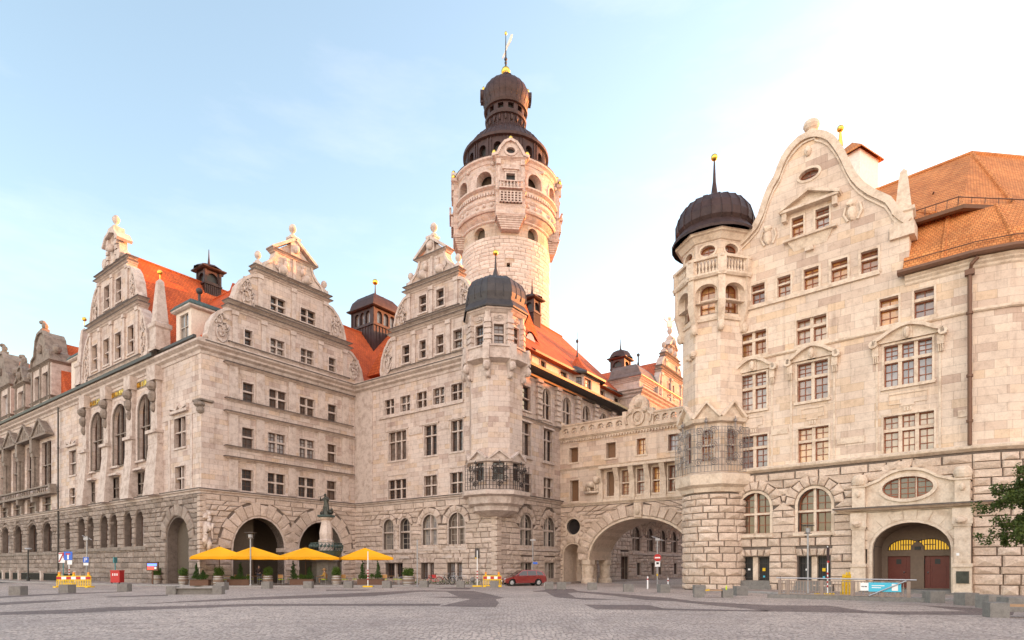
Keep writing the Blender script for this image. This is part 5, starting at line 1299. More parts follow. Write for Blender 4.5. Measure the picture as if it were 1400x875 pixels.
gd.lathe((TX, TY, 0), [(.3, 104.8), (.5, 105.3), (.35, 105.6), (.85, tz(101)), (1.0, tz(98)), (.8, tz(94.5)), (.3, tz(92.5)), (.12, tz(90))], 16)
gd.blob((TX, TY, tz(45.5)), (.28, .28, .4), 8, 6)
gd.build('gilded_balls', 'gold', tower, smooth=True)
m = MB(); m.tube([(TX, TY, tz(91)), (TX, TY, tz(46))], [.22, .07], 6); m.blob((TX, TY, tz(81)), .36, 8, 6); m.blob((TX, TY, tz(86)), .3, 8, 6); m.build('mast', 'gutter', tower)
m = MB(); a = Vector((.75, -.66, 0)).normalized()
def vp(x, z): return Vector((TX, TY, 0)) + a * x + Vector((0, 0, z))
pr_ = [(-.95, tz(77)), (-.6, tz(76)), (.5, tz(66)), (1.4, tz(62)), (2.0, tz(54.5)), (1.5, tz(52.5)), (.9, tz(58)), (.2, tz(63)), (-.4, tz(71)), (-.9, tz(74))]
nn = Vector((a.y, -a.x, 0)) * .05; m.prism([vp(x, z) + nn for x, z in pr_], [vp(x, z) - nn for x, z in pr_]); m.build('weather_vane', 'vane', tower)

# ================================================================== ARCHED BRIDGE
bridge = thing('arched_bridge', 'stone bridge building with one wide arch joining the two buildings over the street', 'bridge', (BP.x, BP.y, 0))
eB = 19.5; s_arch = Op('arch', BR.S(806), BR.S(806) + 10.9, 0.0, 6.4, 4.0)
sArch = Op('arch', BR.S(771), BR.S(796.5), 0.0, 4.1, 1.1)
circ = Op('oval', BR.S(784.3) - .82, BR.S(784.3) + .82, 5.05, 6.7)
upb = [rz(BR, 778.6, 790.5, 12.55, 14.1), rz(BR, 829, 842, 12.55, 14.1), rz(BR, 870.8, 883, 12.55, 14.1), rz(BR, 913.8, 927, 12.55, 14.1),
       rz(BR, 779.5, 791.4, 8.5, 10.7), rz(BR, 829.8, 840, 8.75, 11.2), rz(BR, 850, 860.4, 8.75, 11.2), rz(BR, 871, 881.3, 8.75, 11.2), rz(BR, 892.3, 902.5, 8.75, 11.2), rz(BR, 913.8, 925, 8.75, 11.2)]
zb1 = 15.1
m = MB(); wall(m, BR, [(0, 8.2), (eB, 8.2), (eB, zb1), (0, zb1)], upb, .45); m.build('wall', 'wall_r', bridge)
# base front: outline itself carries the big arch, pier rests on a column
poly = [(0, 0), (sArch.s0, 0), (sArch.s0, sArch.z1 - sArch.b)] + [(sArch.c - sArch.a * cos(pi * t / 10), sArch.z1 - sArch.b + sArch.b * sin(pi * t / 10)) for t in range(1, 10)] + [(sArch.s1, sArch.z1 - sArch.b), (sArch.s1, 2.4), (s_arch.s0, 2.4)]
poly += [(s_arch.c - s_arch.a * cos(pi * t / 28), 2.4 + s_arch.b * sin(pi * t / 28)) for t in range(1, 28)] + [(s_arch.s1, 2.4), (s_arch.s1, 0), (eB, 0), (eB, 8.2), (0, 8.2)]
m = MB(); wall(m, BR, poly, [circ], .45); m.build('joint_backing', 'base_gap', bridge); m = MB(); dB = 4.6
inner = poly[2:-4]; n = len(inner)
vsf = [BR.W(a, z, 0) for a, z in poly]; vsb = [BR.W(a, z, -dB) for a, z in poly]; k = len(poly)
for i in range(1, k - 5):
    if i in (0,): continue
    m.add([vsf[i], vsf[i + 1], vsb[i + 1], vsb[i]], [(0, 1, 2, 3)])
tris = tessellate_polygon([[Vector((a, b, 0)) for a, b in poly]]); m.add(vsb, [tuple(t) for t in tris])
m.add([BR.W(0, 8.2, -dB), BR.W(eB, 8.2, -dB), BR.W(eB, zb1, -dB), BR.W(0, zb1, -dB)], [(0, 1, 2, 3)]); m.add([BR.W(0, zb1, 0), BR.W(eB, zb1, 0), BR.W(eB, zb1, -dB), BR.W(0, zb1, -dB)], [(0, 1, 2, 3)])
random.seed(15)
cover = Op('rect', sArch.s1 - .3, s_arch.s0 + .3, -1, 2.45)
sa2 = Op('arch', s_arch.s0, s_arch.s1, -.1, 6.4, 4.0)
rustic(m, BR, .05, eB, .02, 7.9, [(sArch, .75), (circ, .45), (sa2, 1.25), (cover, 0)], .46)
voussoirs(m, BR, sArch, .95, 9); voussoirs(m, BR, circ, .75, 14); voussoirs(m, BR, sa2, 1.55, 23, .16, g=.22)
m.build('rusticated_base', 'base_r', bridge)
m = MB(); ring(m, BR, sArch, .14, -.1, .08); ring(m, BR, circ, .16, -.1, .1)
band(m, BR, [(s_arch.c - (s_arch.a + .1) * cos(pi * t / 28), 2.4 + (s_arch.b + .1) * sin(pi * t / 28)) for t in range(0, 29)], .22, -.3, .1)
pc = (sArch.s1 + s_arch.s0) / 2
for o in (-.45, -dB + .55):
    if o < -1: pc_ = pc + .0
    q = BR.W(pc, 0, o); m.lathe((q[0], q[1], 0), [(.75, 0), (.75, .35), (.62, .45), (.55, .55), (.55, 1.85), (.68, 1.95)], 20)
    m.pbox(BR, sArch.s1 - .02, s_arch.s0 + .12, 1.95, 2.42, o - .45, o + .55)
for z, h, o in ((7.95, .3, .28), (11.75, .22, .2)): sweep(m, [BR.W(0, 0), BR.W(eB, 0)], cornice_prof(z, z + h, o))
sweep(m, [BR.W(0, 0), BR.W(eB, 0)], cornice_prof(zb1 - .25, zb1 + .1, .32))
s = .2
while s < eB: m.pbox(BR, s, s + .14, zb1 - .42, zb1 - .22, -.02, .24); s += .3
# hood and consoles over the row of five windows
h0, h1 = BR.S(826), BR.S(930); m.pbox(BR, h0 - .2, h1 + .3, 11.45, 11.7, -.05, .85)
for x in (822, 845, 865.5, 886.5, 908, 930):
    s = BR.S(x); m.pbox(BR, s - .26, s + .26, 9.0, 11.45, -.05, .22); m.pbox(BR, s - .3, s + .3, 8.2, 9.0, -.05, .3)
    m.hexa([BR.W(s - .24, 10.2, .25), BR.W(s + .24, 10.2, .25), BR.W(s + .24, 10.2, 0), BR.W(s - .24, 10.2, 0), BR.W(s - .26, 11.45, .75), BR.W(s + .26, 11.45, .75), BR.W(s + .26, 11.45, 0), BR.W(s - .26, 11.45, 0)])
m.pbox(BR, h0 - .4, h1 + .4, 8.25, 8.5, -.05, .22)
sh = BR.S(887) - .55; m.pbox(BR, s_arch.c - .4, s_arch.c + .4, 6.5, 7.9, 0, .3); m.blob(BR.W(s_arch.c, 7.2, .3), (.35, .25, .5), 8, 6)
m.build('bridge_mouldings', 'trim_r', bridge)
# balustrade with small arches and cartouche
za, zb = zb1 + .1, 16.4; m = MB(); bop = []
cs0, cs1 = BR.S(858), BR.S(890)
def balus(a, b, n):
    for i in range(n): c = a + (b - a) * (i + .5) / n; hw = (b - a) / n * .34; bop.append(Op('arch', c - hw, c + hw, za + .35, zb - .22, min(.4, hw)))
balus(BR.S(768), cs0 - .4, 7); balus(cs1 + .2, eB, 11)
wall(m, BR, [(0.05, za), (eB, za), (eB, zb), (.05, zb)], bop, .35, .05, .4)
for op in bop: m.pbox(BR, op.s0 - .05, op.s1 + .05, za + .4, za + .52, -.2, -.1); m.tube([BR.W(op.c, za + .4, -.15), BR.W(op.c, zb - .3, -.15)], .08, 5); band(m, BR, [(op.s0, za + .6), (op.c, zb - .35), (op.s1, za + .6)], .1, -.2, -.1)
sweep(m, [BR.W(0.05, 0), BR.W(eB, 0)], [(-.4, zb), (.15, zb), (.18, zb + .16), (-.45, zb + .18)])
for s in (BR.S(768) - .1, cs0 - .25, cs1 + .1): m.pbox(BR, s - .22, s + .22, za, zb + .5, -.4, .2)
cc = (cs0 + cs1) / 2
ol = [(cs0 - .1, za), (cs1, za), (cs1 - .1, za + 1.1), (cc + 1.0, za + 1.7), (cc + .95, zb + 1.2), (cc + .5, zb + 1.75), (cc, zb + 1.95), (cc - .5, zb + 1.75), (cc - .95, zb + 1.2), (cc - 1.0, za + 1.7), (cs0, za + 1.1)]
wall(m, BR, ol, [], .3, .2, .5); ring(m, BR, Op('oval', cc - .5, cc + .5, za + .35, za + 1.5), .2, .15, .4)
m.blob(BR.W(cc, za + .95, .25), (.32, .2, .42), 10, 6); m.blob(BR.W(cc, zb + 1.1, .3), (.45, .3, .5), 8, 6, .12)
for sx in (-1, 1): m.blob(BR.W(cc + sx * .75, zb + .4, .3), (.3, .25, .3), 8, 6); m.tube([BR.W(cc + sx * 1.2, za + .4, .25), BR.W(cc + sx * 1.35, za + 1.0, .3), BR.W(cc + sx * 1.0, za + 1.4, .25)], .14, 6)
m.build('balustrade', 'trim_r', bridge)
m = MB(); x = BR.S(811); z = 9.7      # lion relief
m.pbox(BR, x - .75, x + .75, z - .55, z - .35, -.05, .45); m.blob(BR.W(x, z + .35, .3), (.62, .4, .33), 10, 7, .05); m.blob(BR.W(x + .55, z + .75, .35), (.38, .35, .42), 10, 7, .1); m.blob(BR.W(x + .75, z + .85, .5), (.2, .25, .2), 8, 6)
for dx in (-.5, -.3, .35, .6): m.tube([BR.W(x + dx, z + .3, .3), BR.W(x + dx + .05, z - .35, .3)], .12, 6)
m.tube([BR.W(x - .55, z + .4, .3), BR.W(x - .8, z + .1, .3), BR.W(x - .75, z - .3, .3)], .06, 5)
m.build('lion_relief', 'trim_r', bridge, smooth=True)
for i, op in enumerate(upb):
    if i in (0, 1, 4, 5): 
        window(bridge, BR, op, cols=1, trans=None, sur=.12, sill=.08, nx=0, glass='door_brown', trim='trim_r', depth=.5)
    else: window(bridge, BR, op, cols=1, trans=.5 if i > 4 else None, sur=.12, sill=.08, nx=2, ny=3, glass='glass_r', sash='sash_r', trim='trim_r', depth=.5)
mm = MB(); q = circ.poly(); mm.add([BR.W(a, z, -.42) for a, z in q], [tuple(range(len(q)))]); mm.build('round_window', 'glass', bridge)
mm = MB(); mm.add([BR.W(a, z, -2.6) for a, z in ((sArch.s0 - .1, 0), (sArch.s1 + .2, 0), (sArch.s1 + .2, 4.2), (sArch.s0 - .1, 4.2))], [(0, 1, 2, 3)]); mm.build('niche_wall', 'base_r', bridge)
mm = MB(); c = (sArch.s0 + sArch.s1) / 2; mm.pbox(BR, c - .15, c + .55, 1.1, 2.5, -2.58, -2.5); mm.build('niche_window', 'black', bridge)
# ================================================================== ANNEX (right building)
annex = thing('annex_building', 'cream stone building with a big curved gable and orange tiled roof on the right', 'building', RB.W(-8, 0))
R_ = RB.S; sL = R_(999); ZA = 19.45
p_arc = [Vector(RB.W(0, 0)[:2])]
for a, l in ((-27, 1.7), (-12, 1.7), (4, 1.7), (20, 1.7), (35, 1.7), (48, 14)): p_arc.append(p_arc[-1] + Vector((cos(radians(a)), sin(radians(a)))) * l)
def roww(spec, z0, z1): return [rz(RB, a, b, z0, z1) for a, b in spec]
zq = lambda x, y: RB.Z(x, y)
wA = roww([(1013, 1049.5), (1091, 1133), (1208, 1277)], 8.75, 11.05)
wB = roww([(1012.5, 1048), (1090, 1132), (1208.6, 1274.5)], 12.85, 15.45)
wC = roww([(1012, 1047.5), (1089, 1130), (1202.4, 1228.4), (1249.7, 1277)], 16.75, 18.45)
wD = roww([(1027.3, 1045.7), (1063, 1081), (1099, 1119.4), (1136.4, 1158.8), (1177, 1200.4)], 20.35, 21.75)
wD[0].z0 = wD[0].z0; wE = [rz(RB, 1082.6, 1098.6, 24.15, 25.5), rz(RB, 1115, 1133.7, 24.15, 25.5)]
oval = Op('oval', RB.S(1106) - .62, RB.S(1106) + .62, 27.75, 28.45)
gp = [(1009, 334), (1021, 322), (1032.6, 308.6), (1041, 291), (1047.5, 270), (1054, 254), (1062.4, 240), (1067, 227), (1072.8, 213.5), (1079, 204), (1086, 195.7), (1093, 189), (1101, 184.5), (1110, 181.5), (1119, 180.6), (1128, 182.5), (1136.7, 187), (1144, 196), (1150, 205), (1155.6, 216), (1161, 228), (1168, 240), (1178, 251), (1190.8, 260), (1203, 265.5), (1214.8, 271), (1221, 279), (1226, 288), (1234, 295), (1243, 300)]
gq = [RB.q(x, y) for x, y in gp]
sG = gq[-1][0]
outer = [(sL, 8.5), (0, 8.5), (0, ZA), (R_(1236), ZA), (sG, ZA + .6)] + gq[::-1] + [(sL + .0, gq[0][1] - .5)]
ops = wA + wB + wC + wD + wE + [oval]
m = MB(); wall(m, RB, outer, ops, .45); m.add([RB.W(a, z, -.9) for a, z in outer[4:]], []) 
k = len(outer)
for i in range(3, k - 1): m.add([RB.W(*outer[i], 0), RB.W(*outer[i + 1], 0), RB.W(*outer[i + 1], -.9), RB.W(*outer[i], -.9)], [(0, 1, 2, 3)])
back = [(sL, ZA)] + [(sG, ZA)] + gq[::-1]; tr = tessellate_polygon([[Vector((a, b, 0)) for a, b in back]]); m.add([RB.W(a, z, -.9) for a, z in back], [tuple(t) for t in tr])
for a, b in zip(p_arc, p_arc[1:]):
    p = Pl(a, b - a); l = (b - a).length; wall(m, p, [(0, 8.5), (l, 8.5), (l, ZA), (0, ZA)], [])
# hidden flank towards the bridge
m.add([RB.W(sL, 0, -.5), RB.W(sL, 22, -.5), RB.W(sL, 22, -20), RB.W(sL, 0, -20)], [(0, 1, 2, 3)])
m.build('wall', 'wall_r', annex)
for op in wA: window(annex, RB, op, cols=3 if op.a > 1 and op.c > -5 else 2, trans=.62, sur=.12, sill=.05, nx=2, ny=3, top_ny=2, glass='glass_r', sash='sash_r', trim='trim_r', mull=.2)
for op in wB: window(annex, RB, op, cols=3 if op.c > -5 else 2, trans=.62, sur=.12, sill=.14, nx=2, ny=3, top_ny=3, glass='glass_r', sash='sash_r', trim='trim_r', mull=.2)
for op in wC: window(annex, RB, op, cols=2 if op.c < -6 else 1, trans=.66, sur=.12, sill=.06, nx=2 if op.c < -6 else 2, ny=2, top_ny=1, glass='glass_r', sash='sash_r', trim='trim_r', mull=.2, depth=.45)
for op in wD: window(annex, RB, op, cols=1, trans=.66, sur=.14, sill=.06, nx=2, ny=2, glass='glass_r', sash='sash_r', trim='trim_r', mull=.12)
for op in wE: window(annex, RB, op, cols=1, trans=.66, sur=.12, sill=.04, nx=2, ny=2, glass='glass_r', sash='sash_r', trim='trim_r', mull=.12)
window(annex, RB, oval, cols=1, trans=None, sur=.16, sill=0, nx=2, ny=2, glass='glass_r', sash='sash_r', trim='trim_r')
m = MB()
band(m, RB, [(a, b - .14) for a, b in gq], .42, -.95, .18); band(m, RB, [(a + (.18 if i < 14 else -.18), b - .5) for i, (a, b) in enumerate(gq)], .1, -.05, .1)
# eyebrow hoods with volutes
for op in wB:
    w = op.a + .55; z = 15.62; pts = [(op.c - w, z - .1), (op.c - w * .97, z + .16), (op.c - w * .8, z + .28), (op.c - w * .5, z + .62), (op.c - w * .2, z + .83), (op.c, z + .88), (op.c + w * .2, z + .83), (op.c + w * .5, z + .62), (op.c + w * .8, z + .28), (op.c + w * .97, z + .16), (op.c + w, z - .1)]
    band(m, RB, pts, .2, -.02, .42)
    m.prism([RB.W(a, b_, .16) for a, b_ in [(op.c - w * .9, z)] + pts[1:-1] + [(op.c + w * .9, z)]], [RB.W(a, b_, -.02) for a, b_ in [(op.c - w * .9, z)] + pts[1:-1] + [(op.c + w * .9, z)]])
    for sx in (-1, 1):
        q = RB.W(op.c + sx * w, z - .15, .2); m.tube([RB.W(op.c + sx * w, z - .02, -.02), RB.W(op.c + sx * w, z - .02, .42)], .24, 10); m.pbox(RB, op.c + sx * (w - .12) - .17, op.c + sx * (w - .12) + .17, z - .75, z - .2, -.05, .28)
        for k in range(3): m.tube([RB.W(op.c + sx * (w - .12) + (k - 1) * .1, z - .75, .24), RB.W(op.c + sx * (w - .12) + (k - 1) * .1, z - 1.15, .1)], .05, 5)
    m.blob(RB.W(op.c, z + .38, .25), (.2, .18, .36), 8, 6); m.pbox(RB, op.c - .26, op.c + .26, z, z + .8, 0, .22)
    for sx in (-1, 1): m.pbox(RB, op.c + sx * (op.a + .38) - .06, op.c + sx * (op.a + .38) + .06, 8.7, 14.9, -.02, .04)
    # apron panel below
    band(m, RB, [(op.s0 + .25, 12.35), (op.s1 - .25, 12.35), (op.s1 - .25, 11.75), (op.c + .35, 11.75), (op.c + .35, 11.6), (op.c - .35, 11.6), (op.c - .35, 11.75), (op.s0 + .25, 11.75), (op.s0 + .25, 12.35)], .05, -.05, .05)
    for k in range(3): m.pbox(RB, op.c - .2 + k * .16, op.c - .1 + k * .16, 11.25, 11.5, -.02, .05)
# pediment over the twin windows, balcony sill
s0_, s1_ = wE[0].s0 - .45, wE[1].s1 + .45; sc_ = (s0_ + s1_) / 2
m.pbox(RB, s0_ - .2, s1_ + .2, 25.85, 26.02, -.02, .5); band(m, RB, [(s0_ - .3, 26.0), (sc_, 26.85), (s1_ + .3, 26.0)], .18, -.02, .55); m.prism([RB.W(s0_, 26, .2), RB.W(s1_, 26, .2), RB.W(sc_, 26.8, .2)], [RB.W(s0_, 26, 0), RB.W(s1_, 26, 0), RB.W(sc_, 26.8, 0)])
for s in (s0_ + .05, s1_ - .05): m.pbox(RB, s - .15, s + .15, 25.3, 25.85, -.02, .4)
pts = [(s0_ + (s1_ - s0_) * t, 23.98, ) for t in (0, 1)]; m.pbox(RB, s0_ - .05, s1_ + .05, 23.9, 24.05, -.02, .35); m.prism([RB.W(s0_ + .2, 23.9, .2), RB.W(s1_ - .2, 23.9, .2), RB.W(s1_ - .6, 23.2, .02), RB.W(s0_ + .6, 23.2, .02)][::-1], [RB.W(s0_ + .2, 23.9, 0), RB.W(s1_ - .2, 23.9, 0), RB.W(s1_ - .6, 23.2, 0), RB.W(s0_ + .6, 23.2, 0)][::-1])
m.pbox(RB, sc_ - .25, sc_ + .25, 22.9, 23.2, -.02, .25)
m.pbox(RB, R_(1024), R_(1203), 20.05, 20.28, -.02, .14); 
sweep(m, [RB.W(sL, 0)] + [tuple(p) for p in p_arc], [(-.05, 16.35), (.08, 16.35), (.16, 16.42), (.16, 16.55), (-.05, 16.6)])
sweep(m, [RB.W(sL, 0)] + [tuple(p) for p in p_arc], [(-.05, 8.35), (.1, 8.35), (.34, 8.5), (.36, 8.62), (.1, 8.74), (-.05, 8.76)])
sweep(m, [RB.W(R_(1238), 0)] + [tuple(p) for p in p_arc], cornice_prof(18.85, 19.4, .35))
# shields and mask
for x, y in ((1051, 325), (1166, 291)):
    s, z = RB.q(x, y); m.blob(RB.W(s, z, .02), (.34, .16, .5), 10, 7); m.blob(RB.W(s, z + .6, .05), (.4, .16, .22), 10, 6, .2)
    for sx in (-1, 1): m.tube([RB.W(s + sx * .4, z + .5, .05), RB.W(s + sx * .52, z, .06), RB.W(s + sx * .28, z - .5, .05)], .09, 6)
s, z = RB.q(1105, 207); m.blob(RB.W(s, z, .08), (.24, .2, .34), 10, 7); m.blob(RB.W(s, z - .1, .25), (.08, .1, .1), 6, 4)
for x0_, x1_, y0_, y1_ in ((1015, 1036, 425, 440),): pass
for x, y, w in ((1066, 590, .55), (1163, 602, .8), (1320, 565, .35)):
    s, z = RB.q(x, y); m.pbox(RB, s - w, s + w, z - .2, z + .2, -.02, .07)
# finial on the gable
s, z = RB.q(1107, 184); p = RB.W(s, 0, -.4); m.lathe((p[0], p[1], z), [(.42, -.3), (.36, .1), (.3, .45), (.42, .55), (.52, .75), (.5, .95), (.38, 1.1), (.01, 1.2)], 12)
s = sG - .35; p = RB.W(s, 0, -.45); obelisk(m, p, gq[-1][1] - .8, RB.Z(1232, 226), 1.0); m.pbox(RB, s - .65, s + .65, gq[-1][1] - 1.0, gq[-1][1] - .2, -1.0, .22)
m.build('annex_mouldings', 'trim_r', annex)

# ground floor: arched windows, portal
aw = [Op('arch', R_(1012), R_(1053), 3.95, 6.95, 1.0), Op('arch', R_(1091), R_(1136.6), 3.95, 6.95, 1.05)]
dw = [Op('rect', R_(1013), R_(1051.4), .75, 2.4), Op('rect', R_(1091), R_(1135), .75, 2.4)]
pt = Op('arch', R_(1194), R_(1301), 0.02, 4.4, 1.6)
ov = Op('oval', R_(1207), R_(1277), 5.85, 7.2)
flank = Op('rect', R_(1167), R_(1333) - .05, -.1, 5.3)
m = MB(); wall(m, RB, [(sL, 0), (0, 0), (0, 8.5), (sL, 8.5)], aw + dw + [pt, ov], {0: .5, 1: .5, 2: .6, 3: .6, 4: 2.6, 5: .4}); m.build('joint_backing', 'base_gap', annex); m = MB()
random.seed(33)
ovr = Op('oval', R_(1193), R_(1291), 5.0, 7.75); urn_l = Op('rect', R_(1168), R_(1186), 5.2, 7.1); urn_r = Op('rect', R_(1304), R_(1325), 5.2, 7.1)
shoulder = Op('rect', R_(1180), R_(1310), 5.5, 6.6)
rustic(m, RB, sL + .2, 0, .05, 8.2, [(aw[0], .85), (aw[1], .85), (dw[0], .5), (dw[1], .5), (flank, 0), (ovr, .0), (urn_l, 0), (urn_r, 0), (shoulder, 0)], .5, .8, 1.6, .13)
for op in aw: voussoirs(m, RB, op, .95, 9, .15, g=.2)
for op in dw: voussoirs(m, RB, op, .55, 5, .13)
for i in range(5): t0 = pi * (.27 + i * .092); t1 = t0 + pi * .088; zc_ = 6.375; block(m, RB, [(ovr.c + a_ * cos(t), zc_ + b_ * sin(t)) for a_, b_, t in ((ovr.a, 1.45, t1), (ovr.a, 1.45, t0), (ovr.a + .5, 1.95, t0), (ovr.a + .5, 1.95, t1))], .12)
for a, b in zip(p_arc, p_arc[1:]):
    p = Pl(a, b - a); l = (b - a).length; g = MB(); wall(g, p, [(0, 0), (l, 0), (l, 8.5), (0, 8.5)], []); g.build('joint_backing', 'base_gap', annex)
rustic(m, Bent([RB.W(-.05, 0)] + [tuple(q) for q in p_arc[1:]]), .0, 20, .05, 8.2, [], .55, .9, 1.7, .14)
m.build('rusticated_base', 'base_r', annex)
for op in aw: window(annex, RB, op, cols=2, trans=.5, sur=.18, sill=.28, nx=2, ny=2, top_ny=3, glass='glass_r2', sash='sash_r', trim='trim_r', depth=.48, mull=.16)
for op in dw:
    w = window(annex, RB, op, cols=2, trans=None, sur=.0, sill=0, nx=0, glass='black', trim='trim_r', depth=.5, mull=.34)
    g = MB()
    for i in range(13):
        x = op.s0 + (op.s1 - op.s0) * (i + .5) / 13
        if abs(x - op.c) > .2: g.tube([RB.W(x, .8, -.35), RB.W(x, 2.4, -.35)], .02, 4)
    for z in (.9, 1.9, 2.3): g.pbox(RB, op.s0, op.c - .18, z, z + .05, -.36, -.33); g.pbox(RB, op.c + .18, op.s1, z, z + .05, -.36, -.33)
    g.build('window_bars', 'iron', w)
    for (fx, z, wd, h, mt) in ((.2, 1.45, .16, .13, 'white'), (.72, 1.4, .2, .22, 'yellow'), (.74, .95, .13, .13, 'cyan')):
        g = MB(); x = op.s0 + (op.s1 - op.s0) * fx; g.pbox(RB, x, x + wd, z, z + h, -.34, -.31); g.build('notice', mt, w)
# steps below the barred windows
for op in dw: m = MB(); m.pbox(RB, op.s0 - .2, op.s1 + .2, .02, .42, -.1, .3); m.pbox(RB, op.s0 - .1, op.s1 + .1, .42, .73, -.1, .18); m.build('window_steps', 'concrete', annex)
m = MB()
m.pbox(RB, R_(1180), R_(1312), .0, .2, -.1, 1.2); m.pbox(RB, R_(1195), R_(1301), .0, .32, -1.7, .5); m.build('door_steps', 'concrete', annex)
# portal
m = MB()
wall(m, Pl(RB.W(0, 0, .26), RB.d), [(R_(1187), 0), (pt.s0, 0), (pt.s0, pt.z1 - pt.b)] + [(pt.c - pt.a * cos(pi * t / 16), pt.z1 - pt.b + pt.b * sin(pi * t / 16)) for t in range(1, 16)] + [(pt.s1, pt.z1 - pt.b), (pt.s1, 0), (R_(1305), 0), (R_(1305), 5.1), (R_(1187), 5.1)], [])
ring(m, RB, Op('arch', pt.s0, pt.s1, .0, pt.z1, pt.b), .16, -.1, .34)
for i in range(11):
    t0 = pi * i / 11 + .01; t1 = pi * (i + 1) / 11 - .01; zc_ = pt.z1 - pt.b
    q = [(pt.c + (pt.a + r) * cos(t), zc_ + (pt.b + r) * sin(t)) for r, t in ((.2, t1), (.2, t0), (.75, t0), (.75, t1))]
    m.prism([RB.W(a, b, .3) for a, b in q], [RB.W(a, b, .2) for a, b in q])
for a, b in ((1165, 1187), (1303, 1331)):
    s0_, s1_ = R_(a), R_(b); m.pbox(RB, s0_, s1_, 0, .35, -.1, .72); m.pbox(RB, s0_ + .04, s1_ - .04, .35, 1.7, -.1, .62); m.pbox(RB, s0_, s1_, 1.7, 1.9, -.1, .7)
    m.pbox(RB, s0_ + .1, s1_ - .1, 1.9, 4.05, -.1, .5); m.pbox(RB, s0_ + .05, s1_ - .05, 4.05, 4.18, -.1, .56); m.pbox(RB, s0_, s1_, 4.18, 4.6, -.1, .6); m.blob(RB.W((s0_ + s1_) / 2, 4.4, .6), ((s1_ - s0_) * .42, .18, .2), 10, 6, .15); m.pbox(RB, s0_, s1_, 4.6, 5.1, -.1, .52)
    c = (s0_ + s1_) / 2; m.pbox(RB, c - .36, c + .36, 5.4, 6.75, -.1, .5); p = RB.W(c, 0, .15); m.lathe((p[0], p[1], 0), [(.3, 6.8), (.42, 6.9), (.47, 7.1), (.45, 7.3), (.34, 7.5), (.01, 7.6)], 12); m.blob(RB.W(c, 6.3, .5), (.16, .14, .22), 8, 6); m.pbox(RB, c - .42, c + .42, 6.72, 6.82, -.1, .56)
pl_cornice(m, RB, R_(1161), R_(1336) if R_(1336) < .3 else .2, 5.08, 5.4, .75)
top = Pl(RB.W(0, 0, .2), RB.d); cs_ = [(R_(1180), 5.38), (R_(1310), 5.38), (R_(1310), 6.75)] + [(ov.c + (ov.a + .35) * cos(t) * (1 if abs(cos(t)) < .8 else 1.05), 6.52 + 1.15 * sin(t)) for t in (pi * k / 12 for k in range(2, 11))] + [(R_(1180), 6.75)]
wall(m, top, cs_, [ov], .3, 0, .3); band(m, top, cs_[2:], .16, -.2, .16); ring(m, top, ov, .2, -.1, .1)
m.build('portal', 'trim_r', annex)
window(annex, top, ov, cols=3, trans=None, sur=.0, sill=0, nx=2, ny=4, glass='glass_r2', sash='sash_r', trim='trim_r', mull=.05, depth=.3)
DP = Pl(RB.W(0, 0, -2.5), RB.d)
dd = [Op('rect', pt.s0 + .35, pt.s0 + .35 + 2.0, .35, 2.4), Op('rect', pt.s1 - .35 - 2.05, pt.s1 - .35, .35, 2.4)]
fan = [Op('arch', o_.s0 - .0, o_.s1 + .0, 2.75, 3.5, .65) for o_ in dd]
q = [(pt.s0 - .05, 0), (pt.s1 + .05, 0)] + [(pt.c + (pt.a + .05) * cos(pi * t / 16), pt.z1 - pt.b + (pt.b + .05) * sin(pi * t / 16)) for t in range(17)]
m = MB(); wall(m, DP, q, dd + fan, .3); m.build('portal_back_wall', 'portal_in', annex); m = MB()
for i in range(24):
    t0, t1 = pi * i / 24, pi * (i + 1) / 24; zc_ = pt.z1 - pt.b; m.add([RB.W(pt.c + (pt.a - .01) * cos(t), zc_ + (pt.b - .01) * sin(t), o) for t, o in ((t0, -.3), (t1, -.3), (t1, -2.5), (t0, -2.5))], [(0, 1, 2, 3)])
for s in (pt.s0 + .01, pt.s1 - .01): m.add([RB.W(s, 0, -.3), RB.W(s, pt.z1 - pt.b, -.3), RB.W(s, pt.z1 - pt.b, -2.5), RB.W(s, 0, -2.5)], [(0, 1, 2, 3)])
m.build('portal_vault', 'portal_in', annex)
for o_, f_ in zip(dd, fan):
    m = MB(); m.pbox(DP, o_.s0 - .02, o_.s1 + .02, .3, 2.45, -.28, -.2)
    for k in range(2):
        a = o_.s0 + .12 + k * 1.0
        for za_, zb_ in ((.5, 1.1), (1.2, 1.75)): band(m, DP, [(a, za_), (a + .75, za_), (a + .75, zb_), (a, zb_), (a, za_)], .05, -.22, -.17)
    m.pbox(DP, o_.c - .02, o_.c + .02, .35, 2.4, -.22, -.16); d = m.build('entrance_door', 'door', annex)
    m = MB()
    for k in (-1, 1): m.pbox(DP, o_.c + k * .4 - .14, o_.c + k * .4 + .14, 1.88, 2.2, -.22, -.185)
    m.build('door_pane', 'black', d)
    m = MB(); m.blob(DP.W(o_.c - .1, 1.35, -.13), .05, 6, 4); m.tube([DP.W(o_.c - .1, 1.35, -.2), DP.W(o_.c - .1, 1.35, -.12)], .02, 5); m.build('door_handle', 'steel', d)
    m = MB(); m.add([DP.W(a, z, -.2) for a, z in f_.poly()], [tuple(range(len(f_.poly())))]); fl = m.build('lit_fanlight', 'lit', annex)
    m = MB()
    for k in range(1, 14): x = f_.s0 + (f_.s1 - f_.s0) * k / 14; m.pbox(DP, x - .025, x + .025, f_.z0, f_.top(x), -.2, -.14)
    m.pbox(DP, f_.s0, f_.s1, 2.73, 2.8, -.2, -.1); m.pbox(DP, f_.c - .3, f_.c + .3, 3.1, 3.15, -.18, -.12); ring(m, DP, Op('arch', f_.s0 + .05, f_.s1 - .05, 2.75, 3.45, .6), .06, -.2, -.12)
    m.build('fanlight_bars', 'sash', fl)
